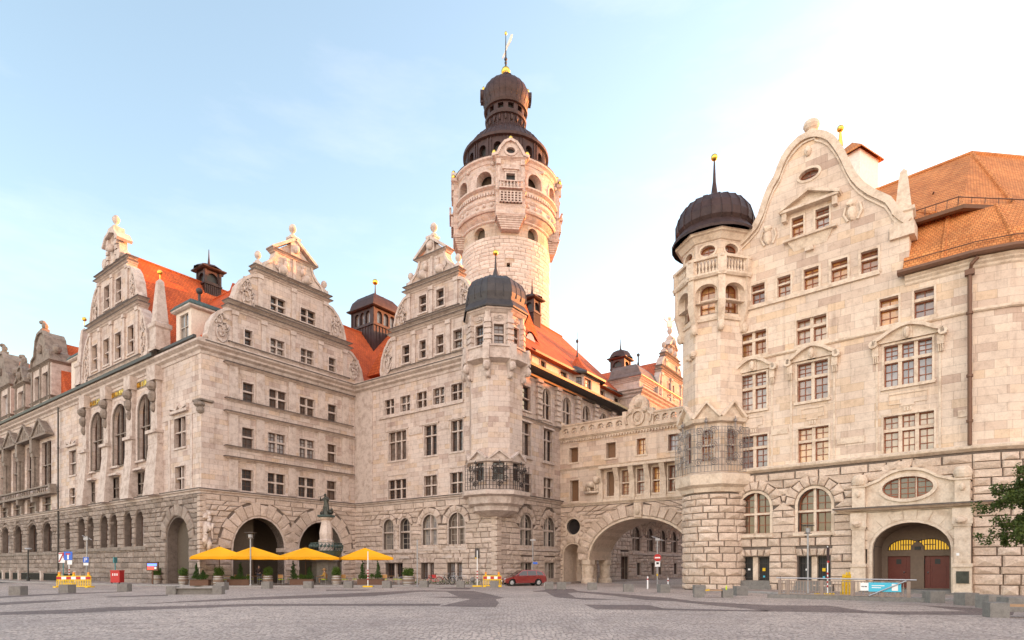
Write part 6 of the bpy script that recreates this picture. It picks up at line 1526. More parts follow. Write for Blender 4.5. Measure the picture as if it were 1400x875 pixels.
m = MB(); m.pbox(DP, pt.c - .16, pt.c + .16, 2.8, 3.0, -.02, .1); m.build('wall_box', 'black', annex)
m = MB(); s = R_(1317.5); m.pbox(RB, s - .3, s + .3, .75, 1.45, .6, .66); pq = m.build('wall_plaque', 'bronze', annex)
m = MB(); m.pbox(RB, s - .3, s - .16, 2.35, 2.5, .48, .52); m.build('house_number_plate', 'white', annex)

# pipes, gutters, roof
m = MB(); s = -.12; m.tube([RB.W(s, 8.7, .3), RB.W(s, 18.6, .3), RB.W(s + .1, 19.0, .45), RB.W(s + .4, 19.3, .5)], .11, 8)
for z in (10, 12.6, 16.2): m.tube([RB.W(s, z, .3), RB.W(s, z + .15, .3)], .17, 8)
m.box(RB.W(s, 18.6, .3), (.45, .3, .3), atan2(RB.d.y, RB.d.x)); m.build('downpipe', 'gutter_r', annex)
arcv = [tuple(p) for p in p_arc]
m = MB(); sweep(m, [RB.W(R_(1229), 0)] + arcv, [(.3, 19.42), (.62, 19.42), (.7, 19.55), (.7, 19.7), (.5, 19.72), (-.1, 19.8)]); m.build('gutter', 'gutter_r', annex)
m = MB()
E0, E1 = RB.W(R_(1236), 19.6, .5), RB.W(R_(1316), 19.6, .5); Em = [(*(Vector(p) + Vector((.15, -.45))), 19.6) for p in arcv[1:]]
def offs(path, o, z):
    P = [Vector(p[:2]) for p in path]; out = []
    for i in range(len(P)):
        a, b = P[max(0, i - 1)], P[min(len(P) - 1, i + 1)]; d = (b - a).normalized(); v = P[i] + Vector((d.y, -d.x)) * o; out.append((v.x, v.y, z))
    return out
basep = [RB.W(R_(1236), 0), RB.W(R_(1290), 0)] + arcv
lo_ = offs(basep, .55, 19.62); hi_ = offs(basep, -1.9, 23.15)
kk = len(basep); md = offs(basep, -.2, 21.0)
m.add(lo_ + md + hi_, [(i, i + 1, kk + i + 1, kk + i) for i in range(kk - 1)] + [(kk + i, kk + i + 1, 2 * kk + i + 1, 2 * kk + i) for i in range(kk - 1)])
m.add([lo_[0], md[0], hi_[0], RB.W(R_(1236), 19.6, -1.9)], [(0, 1, 2, 3)])
m.build('lower_roof', 'tiles_r', annex)
m = MB()
L0, L1 = RB.W(sL, 23.3, -1.3), RB.W(-.6, 23.3, -1.3); L2 = (30.4, 36.6, 23.3); L3 = (42, 37.5, 23.3)
R0, R1, R2 = RB.W(sL, 30.3, -9.6), (31.8, 42, 30.3), (44, 43.5, 30.3)
Rb = (50, 52, 22)
m.add([L0, L1, L2, L3, R0, R1, R2, RB.W(sL, 22, -18), (34, 51, 22), Rb], [(0, 1, 5, 4), (1, 2, 5), (2, 3, 6, 5), (4, 5, 8, 7), (5, 6, 9, 8)])
m.build('upper_roof', 'tiles_r', annex)
m = MB()
sweep(m, [L0, L1, L2, L3], [(-.05, 23.05), (.2, 23.1), (.25, 23.3), (.0, 23.36)]); m.build('upper_gutter', 'gutter_r', annex)
m = MB(); m.tube([Vector(R1) - (Vector(R1) - Vector(L2)) * t for t in (0, 1)], .17, 6); m.tube([R0, R1, R2], .17, 6); m.tube([lo_[1], md[1], hi_[1]], .13, 6); m.tube([lo_[3], md[3], hi_[3]], .13, 6)
q1 = Vector(RB.W(-2.0, 23.5, -1.5)); m.tube([q1, Vector(RB.W(-4.8, 26.2, -4.6))], .15, 6)
m.build('hip_tiles', 'tiles_r', annex)
m = MB()        # snow guard rails
for A_, B_, n_ in ((Vector(L1), Vector(L2), 4), (Vector(RB.W(-4.5, 23.3, -1.3)), Vector(L1), 7), (Vector(L2), Vector(L3), 12)):
    m.tube([A_ + Vector((0, .3, .75)), B_ + Vector((0, .3, .75))], .035, 5)
    for k in range(n_ + 1): q = A_ + (B_ - A_) * k / n_; m.tube([q + Vector((0, .35, .3)), q + Vector((0, .3, .8))], .03, 4)
for i in range(kk - 2):
    A_, B_ = Vector(lo_[i]) * .7 + Vector(md[i]) * .3, Vector(lo_[i + 1]) * .7 + Vector(md[i + 1]) * .3; m.tube([A_ + Vector((-.0, -.1, .2)), B_ + Vector((0, -.1, .2))], .03, 5)
for (a, b) in ((-4, 27), (-7, 28.5), (-2.5, 26), (-5.5, 25.2)): q = Vector(RB.W(a, b, -1.3 - (b - 23.3) * 1.18)); m.tube([q, q + Vector((-.1, -.35, .2))], .05, 4)
m.build('snow_guards', 'gutter_r', annex)
# stair turret behind the gable
st = at(1170, 49); m = MB(); m.box((st.x, st.y + .5, 29.9), (2.7, 2.7, 9.4), .55); m.build('stair_turret', 'white_plaster', annex)
m = MB(); m.lathe((st.x, st.y + .5, 0), [(2.35, 34.5), (2.3, 34.65), (.02, 36.3)], 4, .55 + pi / 4); m.build('stair_turret_roof', 'tiles_r', annex)
m = MB(); q = at(1149, 46.5, 176); m.tube([at(1149, 46.5, 200), q], [.2, .05], 6); m.blob(q, .26, 10, 7); m.build('gilded_ball', 'gold', annex)
# ---- annex turret
ac = Vector((15.2, 45.6)); nbA = (-ac.normalized() * .6 + Vector((-.35, -.6)) * .0).normalized(); nbA = Vector((-.51, -.86)).normalized()
rotA = atan2(nbA.y, nbA.x) - pi / 8 + .0
vs, pp = polyplanes(ac, 2.3, 8, rotA); m = MB(); wins = []
for i, (p, l) in enumerate(pp):
    f = p.n.dot(nbA)
    ops = [Op('arch', l * .27, l * .73, 9.35, 11.6)] if f > .6 else []
    o2 = [Op('arch', l * .2, l * .8, 19.9, 22.0, .5)] if f > .0 else []
    o3_ = [Op('oval', l * .2, l * .8, 24.1, 24.85)] if f > 0 else []
    wall(m, p, [(0, 8.0), (l, 8.0), (l, 25.6), (0, 25.6)], ops + o2 + o3_, .4); wins += [(p, o_, q_) for q_, L_ in enumerate((ops, o2, o3_)) for o_ in L_]
m.build('turret_wall', 'wall_r', annex)
for p, op, q_ in wins: window(annex, p, op, cols=1, trans=.5 if q_ < 2 else None, sur=.14, sill=.0, nx=2, ny=2, depth=.34, glass='glass_r', sash='sash_r', trim='trim_r')
m = MB()
sweep(m, vs, [(-2.0, 6.3), (-1.2, 6.5), (-.3, 6.8), (-.2, 7.0), (.1, 7.1), (.2, 7.4), (.5, 7.6), (.55, 7.9), (.6, 8.3), (.2, 8.45), (-.1, 8.5)], True)
sweep(m, vs, [(-.05, 12.0), (.3, 12.1), (.4, 12.35), (-.05, 12.45)], True)
for p, l in pp:
    band(m, p, [(-.1, 12.4), (l / 2, 13.5), (l + .1, 12.4)], .18, -.05, .45); m.prism([p.W(0, 12.3, .15), p.W(l, 12.3, .15), p.W(l / 2, 13.45, .15)], [p.W(0, 12.3, -.1), p.W(l, 12.3, -.1), p.W(l / 2, 13.45, -.1)])
for v, (p, l) in zip(vs, pp):
    d = (v - ac).normalized(); q = Pl(v, Vector((-d.y, d.x)))
    m.hexa([q.W(-.18, 18.6, .1), q.W(.18, 18.6, .1), q.W(.18, 18.6, -.1), q.W(-.18, 18.6, -.1), q.W(-.26, 20.6, .62), q.W(.26, 20.6, .62), q.W(.26, 20.6, -.1), q.W(-.26, 20.6, -.1)]); m.blob(q.W(0, 18.9, .2), (.26, .26, .4), 8, 6)
    m.pbox(q, -.24, .24, 20.6, 22.35, -.1, .56); m.pbox(q, -.3, .3, 22.35, 23.75, .1, .66)
Rv, Rp = polyplanes(ac, 2.3 + .5, 8, rotA)
ob = []
for p, l in Rp: wall(m, p, [(0, 20.6), (l, 20.6), (l, 22.4), (0, 22.4)], [Op('arch', l * .14, l * .86, 20.62, 21.9, .6)], .5)
sweep(m, vs, [(.0, 22.3), (.62, 22.35), (.72, 22.5), (.72, 22.62), (0, 22.66)], True); sweep(m, vs, [(.42, 23.6), (.68, 23.6), (.7, 23.78), (.42, 23.8)], True)
sweep(m, vs, [(-.05, 19.35), (.12, 19.4), (.16, 19.6), (-.05, 19.65)], True)
for p, l in Rp:
    for i in range(7): s = l * (.16 + .68 * i / 6); m.lathe((*p.W(s, 0, -.02)[:2], 0), [(.09, 22.62), (.11, 22.8), (.05, 23.0), (.1, 23.25), (.05, 23.5), (.09, 23.62)], 6)
sweep(m, vs, [(-.05, 25.1), (.1, 25.15), (.35, 25.5), (.5, 25.55), (.52, 25.75), (-.3, 25.8)], True)
m.build('turret_trim', 'trim_r', annex)
m = MB(); Rr = 2.9
prA = [(Rr + .2, 25.72), (Rr + .22, 25.9), (Rr - .15, 26.5), (Rr - .0, 26.75), (Rr - .0, 27.3), (Rr * .93, 27.9), (Rr * .78, 28.5), (Rr * .5, 28.95), (.5, 29.1), (.28, 29.5), (.12, 30.6), (.05, 32.2), (.01, 32.3)]
m.lathe((ac.x, ac.y, 0), [(a * (.965 if 26 < b < 30 else 1), b) for a, b in prA], 24, rotA); d = m.build('turret_dome', 'copper', annex)
m = MB()
for i in range(8):
    for t in (0, .33, .67):
        a0 = rotA + 2 * pi * (i + t) / 8
        m.tube([(ac.x + r * .97 * cos(a0), ac.y + r * .97 * sin(a0), z) for r, z in prA[2:9]], .05, 4)
m.build('standing_seams', 'copper', d)
m = MB(); m.blob((ac.x, ac.y, 32.45), .26, 10, 8); m.build('gilded_ball', 'gold', d, smooth=True)
# round rusticated foot of the turret
m = MB(); vb, pb = polyplanes(ac, 2.5, 12, rotA); random.seed(4)
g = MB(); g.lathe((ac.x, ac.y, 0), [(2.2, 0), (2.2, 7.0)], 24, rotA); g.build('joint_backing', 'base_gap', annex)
foot = Bent([(ac.x + 2.2 * cos(-2 * pi * i / 28), ac.y + 2.2 * sin(-2 * pi * i / 28)) for i in range(28)][::-1], True)
zz = .05
while zz < 6.6:
    h = random.uniform(.34, .62); off = random.random()
    nbk = random.choice((10, 12, 13)); lb = foot.L / nbk
    for i in range(nbk): 
        a = off * lb + i * lb; block(m, foot, [(a, zz), (a + lb, zz), (a + lb, zz + h), (a, zz + h)], .12)
    zz += h
m.build('turret_foot', 'base_r', annex)
m = MB(); vg, pg_ = polyplanes(ac, 2.85, 8, rotA)
for p, l in pg_:
    if p.n.dot(nbA) < .3: continue
    z0, z1 = 8.5, 11.9
    for k_ in range(10): m.tube([p.W(l * k_ / 9, z0), p.W(l * k_ / 9, z1 - .3 * abs(k_ - 4.5) / 4.5)], .022, 4)
    for k_ in range(8): m.tube([p.W(0, z0 + (z1 - z0) * k_ / 7.6), p.W(l, z0 + (z1 - z0) * k_ / 7.6)], .018, 4)
    for cx_, cz_ in ((.5, .78), (.28, .55), (.72, .55), (.5, .3), (.25, .2), (.75, .2), (.28, .85), (.72, .85)):
        m.tube([p.W(l * cx_ + .3 * (1 - t / 16) * cos(t * .85), z0 + (z1 - z0) * cz_ + .32 * (1 - t / 16) * sin(t * .85), .02) for t in range(15)], .03, 4)
    m.tube([p.W(l * .5, z1 - .4), p.W(l * .5, z1 + .5)], .04, 5); m.blob(p.W(l * .5, z1 + .2), .14, 6, 5)
m.build('iron_grille', 'iron_l', annex)
m = MB(); p = next(p for p, l in pp if p.n.dot(nbA) > .6 and p.n.x < -.7) if any(p.n.dot(nbA) > .6 and p.n.x < -.7 for p, l in pp) else pp[0][0]
m.blob(p.W(1.6, 17.2, .1), (.3, .3, .3), 8, 6, .1); m.blob(p.W(1.2, 17.0, .1), (.35, .25, .2), 8, 6, .1); m.build('carved_beast', 'trim_r', annex)
# unseen body of the annex, lengthened and raised to shade the side street
m = MB(); a_, b_ = Vector(RB.W(sL, 0, -.9)[:2]), Vector(RB.W(sL, 0, -85)[:2]); e_ = p_arc[-1]; c_ = b_ + Vector((14, -10))
for p0, p1, h in ((a_, b_, 19.4), (b_, c_, 22), (c_, e_, 19.4)):
    m.add([(p0.x, p0.y, 0), (p1.x, p1.y, 0), (p1.x, p1.y, h), (p0.x, p0.y, h)], [(0, 1, 2, 3)])
m.build('rear_wall', 'plaster', annex)
m = MB(); dd_ = (b_ - a_).normalized(); nn_ = Vector((dd_.y, -dd_.x)); st_ = a_ + dd_ * 16
m.prism([(*st_, 19.4), (*(st_ + nn_ * 18), 19.4), (*(st_ + nn_ * 9), 31)], [(*b_, 19.4), (*(b_ + nn_ * 18), 19.4), (*(b_ + nn_ * 9), 31)]); m.build('rear_roof', 'tiles_r', annex)
# ================================================================== GROUND
def sheet(name, pts, z, mat, **p):
    m = MB(); m.add([(a[0], a[1], z) for a in pts], [tuple(range(len(pts)))]); return m.build(name, mat, None, recalc=False, **p)
sheet('plaza_paving', [(-900, -60), (900, -60), (900, 1500), (-900, 1500)], 0, 'cobble', kind='structure')
bands_ = [[(350, 816.5), (462, 812), (575, 807), (647, 808), (663, 811), (690, 817.5), (677.5, 819.5), (682.5, 824.3), (677.5, 830.5), (601, 828.8), (645, 818.8), (580, 816.5), (626, 815.5), (610, 808.9), (575, 809), (510, 815), (350, 820)],
 [(350, 816.5), (350, 820), (270, 823), (180, 826.5), (250, 822)], [(350, 825.6), (603, 825.4), (601, 828.3), (350, 828.5)],
 [(0, 837), (95, 833.5), (150, 830), (220, 829), (350, 825.6), (350, 828.5), (225, 833), (150, 836), (95, 839), (0, 841)],
 [(-30, 827), (0, 824), (25, 822.5), (60, 821), (115, 819.5), (60, 824), (0, 827.5)], [(-20, 817), (0, 815.5), (78, 811.5), (170, 808.8), (170, 809.6), (80, 813), (0, 817.5)], [(140, 815.8), (230, 813), (230, 814.8), (150, 816.8)],
 [(446, 806.5), (510, 806), (500, 807.6), (446, 807.8)], [(594, 805), (610, 803.5), (647, 803.7), (640, 805.9)],
 [(729, 808.4), (745, 806.8), (746, 805), (784, 805.2), (790, 808), (850, 812.2), (912, 817.3), (952, 822.3), (1050, 827.5), (1130, 828), (1190, 836), (1320, 835.7), (1257, 827.5), (1375, 833.8), (1387, 836), (1385, 841), (1225, 840.5), (1185, 838.2), (1050, 836), (1025, 832.7), (975, 828), (917, 821.6), (885, 820.6), (840, 814.8), (790, 809.9), (776, 811), (787.5, 817), (847.5, 820), (800, 820), (758.8, 816.6), (746, 809.2), (729, 809.2)],
 [(798.8, 826.5), (887.5, 827.5), (907.5, 832), (1050, 834.6), (1050, 836.4), (815, 833)]]
m = MB()
for b in bands_:
    P_ = [ground(*q)[:2] for q in b]; t = tessellate_polygon([[Vector((p[0], p[1], 0)) for p in P_]]); m.add([(p[0], p[1], .004) for p in P_], [tuple(x) for x in t])
m.build('dark_paving_bands', 'cobble_d', None, kind='structure')
sheet('road', [F1.W(F1.S(-75), 0, 14.5)[:2], F1.W(-26, 0, 12.5)[:2], F1.W(-26, 0, 6.2)[:2], F1.W(F1.S(-75), 0, 6.2)[:2]], .006, 'asphalt', kind='structure')
m = MB(); a, b = Vector(F1.W(-85, 0.01, 10.)), Vector(F1.W(-30, .01, 9.6))
n_ = Vector((F1.n.x, F1.n.y, 0)) * .07; m.add([a - n_, b - n_, b + n_, a + n_], [(0, 1, 2, 3)]); m.build('road_marking', 'white', None, recalc=False, kind='structure')
def slab(name, pts, z, mat, kerb=True):
    P_ = [Vector(p[:2]) for p in pts]; m = MB(); m.prism([(p.x, p.y, -.05) for p in P_], [(p.x, p.y, z) for p in P_]); m.build(name, mat, None, kind='structure')
PZ = .12
slab('pavement', [F1.W(F1.S(-75), 0, -.5), F1.W(F1.S(-75), 0, 5.6), F1.W(-26, 0, 5.6), at(292, 50.2), at(560, 51.6), at(662, 52.4), at(690, 53.4), F4.W(2, 0, 1.8), F4.W(9, 0, 1.4), BR.W(2, 0, 1.2), BR.W(2.0, 0, -1), F4.W(60, 0, 1.6), F4.W(60, 0, -.5), (TC + u2 * 1), IN + Vector((1, 1)), OC + u2], PZ, 'flag')
slab('annex_pavement', [at(952, 43), at(1010, 40.3), at(1200, 33.0), at(1290, 30.2), at(1400, 28.6), (60, 26), (60, 40), RB.W(-.5, 0, -1), RB.W(-13.5, 0, -.5)], PZ - .004, 'flag')
m = MB()
for pth in ([F1.W(F1.S(-75), 0, 5.6), F1.W(-26, 0, 5.6), at(292, 50.2), at(560, 51.6), at(662, 52.4), at(690, 53.4), F4.W(2, 0, 1.8), F4.W(9, 0, 1.4), BR.W(2, 0, 1.2)], [at(952, 43), at(1010, 40.3), at(1200, 33.0), at(1290, 30.2), at(1400, 28.6), (60, 26)]):
    sweep(m, pth, [(-.15, 0), (.02, 0), (.03, .1), (.0, PZ + .012), (-.15, PZ + .012)])
m.build('kerb', 'kerb', None, kind='structure')

# unseen blocks added to keep the low sun off the square and side street
def shade_block(label, x0, x1, y0, y1, h):
    th = thing('shade_block', label, 'building', ((x0 + x1) / 2, (y0 + y1) / 2, 0)); xm = (x0 + x1) / 2
    m = MB(); m.box((xm, (y0 + y1) / 2, h / 2), (x1 - x0, y1 - y0, h)); m.build('wall', 'plaster', th)
    m = MB(); m.prism([(x0 - .5, y0, h), (x1 + .5, y0, h), (xm, y0, h + 7)], [(x0 - .5, y1, h), (x1 + .5, y1, h), (xm, y1, h + 7)]); m.build('roof', 'tiles', th)
    for k in range(int(h / 4)):
        for i in range(int((y1 - y0) / 4.5)):
            w = MB(); y = y0 + 2.5 + i * 4.5; w.box((x0 - .03, y, 2.6 + k * 3.9), (.1, 1.5, 2.2)); f = w.build('window', 'trim', th); w = MB(); w.box((x0 - .09, y, 2.6 + k * 3.9), (.04, 1.2, 1.9)); w.build('pane', 'glass', f)
shade_block('unseen plastered block added beyond the annex to shade the square', 50, 72, 6, 78, 19)
shade_block('unseen plastered block added at the far end to shade the side street', 62, 92, 104, 160, 23)

# ================================================================== STREET OBJECTS
def gp_(x, Y, z=0.): p = at(x, Y); return (p.x, p.y, z)
# --- concrete blocks
pb_ = thing('concrete_block', 'x', 'concrete block', group='concrete blocks edging the square')
m = MB(); s_ = .33; m.lathe((0, 0, 0), [(.01, 0), (s_ * 1.414, 0), (s_ * 1.414, .53), (s_ * 1.37, .55), (.01, .55)], 4, pi / 4); m.build('block', 'concrete', pb_)
def px_block(x, yb): p = ground(x, yb); return (p.x, p.y + .33, 0)
spots = [(19, 814, 'concrete block furthest left on the square, alone beside the road'), (87, 811, 'concrete block standing in front of the yellow roadworks barrier at the left'), (166, 809, 'concrete block in front of the red waste container on the left'),
 (301, 806.5, 'concrete block touching the right end of the stone bench by the cafe'), (363, 805, 'concrete block right of the square headed street lamp, in front of a barrel'), (420, 804.5, 'concrete block below the seated guest, left of the flute player fountain'),
 (475, 804.2, 'concrete block between the third and fourth yellow umbrellas'), (528, 804, 'concrete block just right of the red and white sign post with yellow foot'), (579, 803.4, 'concrete block in front of the red bicycle'),
 (629, 803.4, 'concrete block in front of the parked dark bicycles'), (675.5, 803.8, 'concrete block in front of the barrier beside the red car'), (751, 805.6, 'left one of the pair of concrete blocks right of the red car'),
 (768, 805.8, 'right one of the pair of concrete blocks right of the red car'), (810.5, 807, 'concrete block in front of the round column of the bridge arch'), (860.5, 809.3, 'concrete block under the middle of the bridge arch'),
 (909, 810.5, 'concrete block right beside the no entry sign post'), (958, 812, 'concrete block behind the left end of the wooden bench near the turret'), (1015, 814.5, 'concrete block in front of the left barred window of the annex'),
 (1283, 824.5, 'concrete block in front of the right red door of the portal'), (1329, 828, 'concrete block in front of the bronze plaque'), (1361, 832, 'concrete block at the right, second from the edge of the view'), (1393, 837, 'concrete block at the right edge of the view, behind a bench')]
for i, (x, y, l) in enumerate(spots):
    random.seed(i); place(pb_, i, px_block(x, y), random.uniform(-.12, .12), l)
# --- benches
def bench(label, loc, rz_, L, wood=True):
    b = thing('bench', label, 'bench', group='block benches on the square')
    for x in (-L / 2, L / 2): q = MB(); q.box((x, 0, .25), (.55, .6, .5)); q.build('end_block', 'concrete', b)
    q = MB(); q.box((0, 0, .41), (L - .55, .5, .08)); q.build('seat', 'wood' if wood else 'kerb', b)
    if not wood: q = MB(); q.box((0, .1, .185), (L - .56, .3, .37)); q.build('plinth', 'concrete', b)
    b.location = loc; b.rotation_euler = (0, 0, rz_)
p = ground(262, 813); bench('long stone bench with concrete end blocks in front of the first umbrella', (p.x, p.y + .5, 0), .12, 2.7, False)
p = ground(979, 817.5); bench('wooden topped bench between concrete blocks near the annex turret', (p.x, p.y + .5, 0), -.2, 1.5)
p = ground(1408, 846); bench('dark bench cut by the right edge of the view', (p.x, p.y + .5, 0), -.3, 1.2)
# litter on the bench
m = MB(); q = at(973, 32.3); m.tube([(q.x - .3, q.y, .45), (q.x - .1, q.y + .1, .47)], .04, 6); m.build('crumpled_can', 'yellow', None, label='small yellow can lying on the wooden topped bench', cat='can')
m = MB(); q = at(993, 31.7); m.lathe((q.x, q.y, .5), [(.04, 0), (.04, .15), (.015, .2), (.015, .24), (0, .24)], 8); m.build('bottle', 'lime', None, label='green bottle standing on the right end block of the wooden bench', cat='bottle')
# --- umbrellas
def umbrella(loc, rz_, label, w=4.4, used=[None]):
    if used[0] is None:
        t = thing('cafe_umbrella', 'x', 'umbrella', group='yellow cafe umbrellas'); h0, h1 = 2.42, 3.28; hw = w / 2
        m = MB(); n = 6; pts = [(hw, hw), (-hw, hw), (-hw, -hw), (hw, -hw)]; ring_ = []
        for i in range(4):
            for k in range(n): a = k / n; x = pts[i][0] * (1 - a) + pts[(i + 1) % 4][0] * a; y = pts[i][1] * (1 - a) + pts[(i + 1) % 4][1] * a; ring_.append((x, y, sin(pi * a)))
        R = len(ring_); vs = []
        for f, z in ((1, h0), (.66, h0 + .30), (.33, h0 + .6), (.04, h1)): 
            for x, y, sg in ring_: q_ = f * (1 - .035 * sg * f); vs.append((x * q_, y * q_, z - .11 * sg * (f > .2) * (f < .9) - .03 * (random.random() - .5)))
        vs.append((0, 0, h1 + .02)); fs = [(r * R + i, r * R + (i + 1) % R, (r + 1) * R + (i + 1) % R, (r + 1) * R + i) for r in range(3) for i in range(R)] + [(3 * R + i, 3 * R + (i + 1) % R, 4 * R) for i in range(R)]
        m.add(vs, fs); m.build('canopy', 'yellow_cloth', t, recalc=False)
        m = MB(); vs = []
        for z, rr in ((h0 + .005, 1.0), (h0 - .2, 1.01)):
            for i, (x, y, sg) in enumerate(ring_): q_ = rr * (1 - .035 * sg); vs.append((x * q_, y * q_, z - (.035 * (i % 2)) * (z < h0)))
        m.add(vs, [(i, (i + 1) % R, R + (i + 1) % R, R + i) for i in range(R)]); m.build('valance', 'yellow_cloth2', t, recalc=False)
        m = MB(); m.tube([(0, 0, 0), (0, 0, h1)], .035, 8); m.build('pole', 'darkwood', t)
        for x, y in pts: m = MB(); m.tube([(0, 0, h1 - .1), (x * .98, y * .98, h0)], .016, 4); m.tube([(0, 0, h0 - .15), (x * .45, y * .45, h0 + .42)], .014, 4); m.build('rib', 'darkwood', t)
        m = MB(); m.box((0, 0, .06), (.7, .7, .12)); m.tube([(0, 0, .1), (0, 0, .4)], .05, 8); m.build('base', 'concrete', t)
        m = MB(); m.blob((0, 0, h1 + .06), .06, 6, 4); m.build('cap', 'darkwood', t)
        used[0] = t; t.location = loc; t.rotation_euler = (0, 0, rz_); t['label'] = label; return
    place(used[0], 1, loc, rz_, label)
umbrella(gp_(300, 51.6, PZ), .5, 'yellow square cafe umbrella nearest the arched side entrance, leftmost of four', 4.4)
umbrella(gp_(346, 52.8, PZ), .62, 'yellow square cafe umbrella before the first big arch, behind the street lamp')
umbrella(gp_(418, 54.2, PZ), .66, 'yellow square cafe umbrella directly left of the fountain column')
umbrella(gp_(499, 55.2, PZ), .35, 'yellow square cafe umbrella standing apart on the right, crossed by a red and white post')
# --- planters
rnd = random.Random(5)
def barrel_proto():
    t = thing('barrel_planter', 'x', 'planter', group='barrel planters with bushes')
    m = MB(); m.lathe((0, 0, 0), [(.01, 0), (.33, 0), (.38, .2), (.41, .4), (.38, .62), (.34, .8), (.3, .8), (.3, .72), (.01, .72)], 20); m.build('barrel', 'barrel', t, smooth=False)
    for z, r in ((.08, .365), (.25, .4), (.55, .405), (.72, .372)): q = MB(); q.lathe((0, 0, z), [(r, -.03), (r + .012, -.03), (r + .012, .03), (r, .03)], 20); q.build('hoop', 'steel', t)
    m = MB(); cl = [((rnd.uniform(-.22, .22), rnd.uniform(-.22, .22), .8 + rnd.uniform(.05, .55)), rnd.uniform(.16, .26)) for _ in range(14)]; leaves(m, cl, .09, 130, rnd)
    m.build('bush', 'leaf_b', t, recalc=False); return t
bpz = barrel_proto(); bs = [(215, 57.2, 1., 'barrel planter with a low bush left of the arched side entrance'), (251, 53.2, 1., 'barrel planter with a small bush between the display board and the first umbrella'), (298.5, 51.1, 1.05, 'barrel planter with a round bush under the first umbrella'),
 (366, 52.6, 1.05, 'barrel planter with a spreading bush below the second umbrella, right of the lamp'), (460, 53.2, 1.05, 'barrel planter between the third and fourth umbrellas, beside the fountain'), (558.5, 52.9, 1., 'barrel planter with the widest bush, right of the fourth umbrella')]
for i, (x, Y, s, l) in enumerate(bs): place(bpz, i, gp_(x, Y, PZ), i * 1.3, l, (1.35 if i == 5 else s, s, s))
def box_proto(con, L, label, loc, rz_=0.05):
    t = thing('box_planter', label, 'planter', group='wooden box planters with conifers')
    m = MB(); m.box((0, 0, .25), (L, .5, .5)); m.box((0, 0, .49), (L + .06, .56, .04)); m.build('box', 'darkwood', t)
    for x, h in con:
        m = MB(); m.tube([(x, 0, .4), (x, 0, .5 + h * .9)], [.03, .01], 5)
        m.build('trunk', 'bark', t)
        m = MB(); cl = []
        for k in range(9): f = k / 8; r = .30 * (1 - f) + .05; cl += [((x + rnd.uniform(-.06, .06), rnd.uniform(-.06, .06), .62 + f * (h - .3)), r)] 
        leaves(m, cl, .075, 230, rnd); m.build('conifer', 'conifer', t, recalc=False)
    m = MB(); cl = [((rnd.uniform(-L * .42, L * .42), rnd.uniform(-.1, .1), .62 + rnd.uniform(0, .22)), .17) for _ in range(int(L * 9))]; leaves(m, cl, .08, 90, rnd); m.build('low_shrub', 'leaf_b', t, recalc=False)
    t.location = loc; t.rotation_euler = (0, 0, rz_); return t
box_proto([(-.35, 1.5), (.2, .95)], 1.5, 'box planter with one tall and one short conifer beside the first umbrella', gp_(274, 51.0, PZ))
box_proto([(.1, 1.6)], 1.8, 'box planter with a single tall conifer left of the square headed street lamp', gp_(327, 52.0, PZ))
box_proto([(-.75, 1.75), (.65, 1.25)], 2.0, 'box planter with two conifers below the third umbrella', gp_(413, 53.4, PZ))
box_proto([(-.72, 1.75), (.62, 1.75)], 2.3, 'box planter with two equally tall conifers under the fourth umbrella', gp_(507, 53.6, PZ))
# low hedge strip at the bicycles
t = thing('low_hedge', 'low clipped hedge along the wall behind the bicycles', 'hedge', gp_(610, 56.0, PZ)); m = MB(); o = Vector(gp_(610, 56.0)); 
cl = [((o.x + x, o.y + rnd.uniform(-.15, .15) - x * .62, PZ + rnd.uniform(.05, .3)), .2) for x in [(-3.4 + i * .17) for i in range(40)]]; leaves(m, cl, .08, 50, rnd); m.build('foliage', 'leaf_b', t, recalc=False)
# --- tables and chairs
tp = thing('cafe_table', 'x', 'table', group='cafe tables'); m = MB(); m.box((0, 0, .74), (.75, .75, .03)); m.build('tabletop', 'chairwood', tp)
for x in (-.32, .32):
    for y in (-.32, .32): m = MB(); m.tube([(x, y, 0), (x, y, .73)], .018, 5); m.build('leg', 'steel', tp)
tabs = [(312, 53.4, 'cafe table left of the first big arch, below the first umbrella'), (349, 55.2, 'cafe table below the second umbrella, near the standing waiter'), (391, 54.6, 'cafe table between the second and third umbrellas'), (436.5, 54.8, 'cafe table in front of the guest with the straw hat'), (477, 55.3, 'cafe table left under the fourth umbrella'), (532, 55.4, 'cafe table right of the fourth umbrella, beside a basement window')]
for i, (x, Y, l) in enumerate(tabs): place(tp, i, gp_(x, Y, PZ), .2 * i, l)
cp = thing('cafe_chair', 'x', 'chair', group='cafe chairs with lime cushions')
m = MB(); m.box((0, 0, .47), (.44, .44, .05)); m.build('cushion', 'lime', cp); m = MB(); m.box((0, .21, .74), (.44, .03, .32)); m.build('backrest', 'chairwood', cp)
for x in (-.22, .22):
    for y in (-.21, .21): m = MB(); m.tube([(x, y, 0), (x, y, .92 if y > 0 else .66)], .018, 5); m.build('leg', 'steel', cp)
    m = MB(); m.tube([(x, -.21, .66), (x, .21, .68)], .02, 5); m.build('armrest', 'steel', cp)
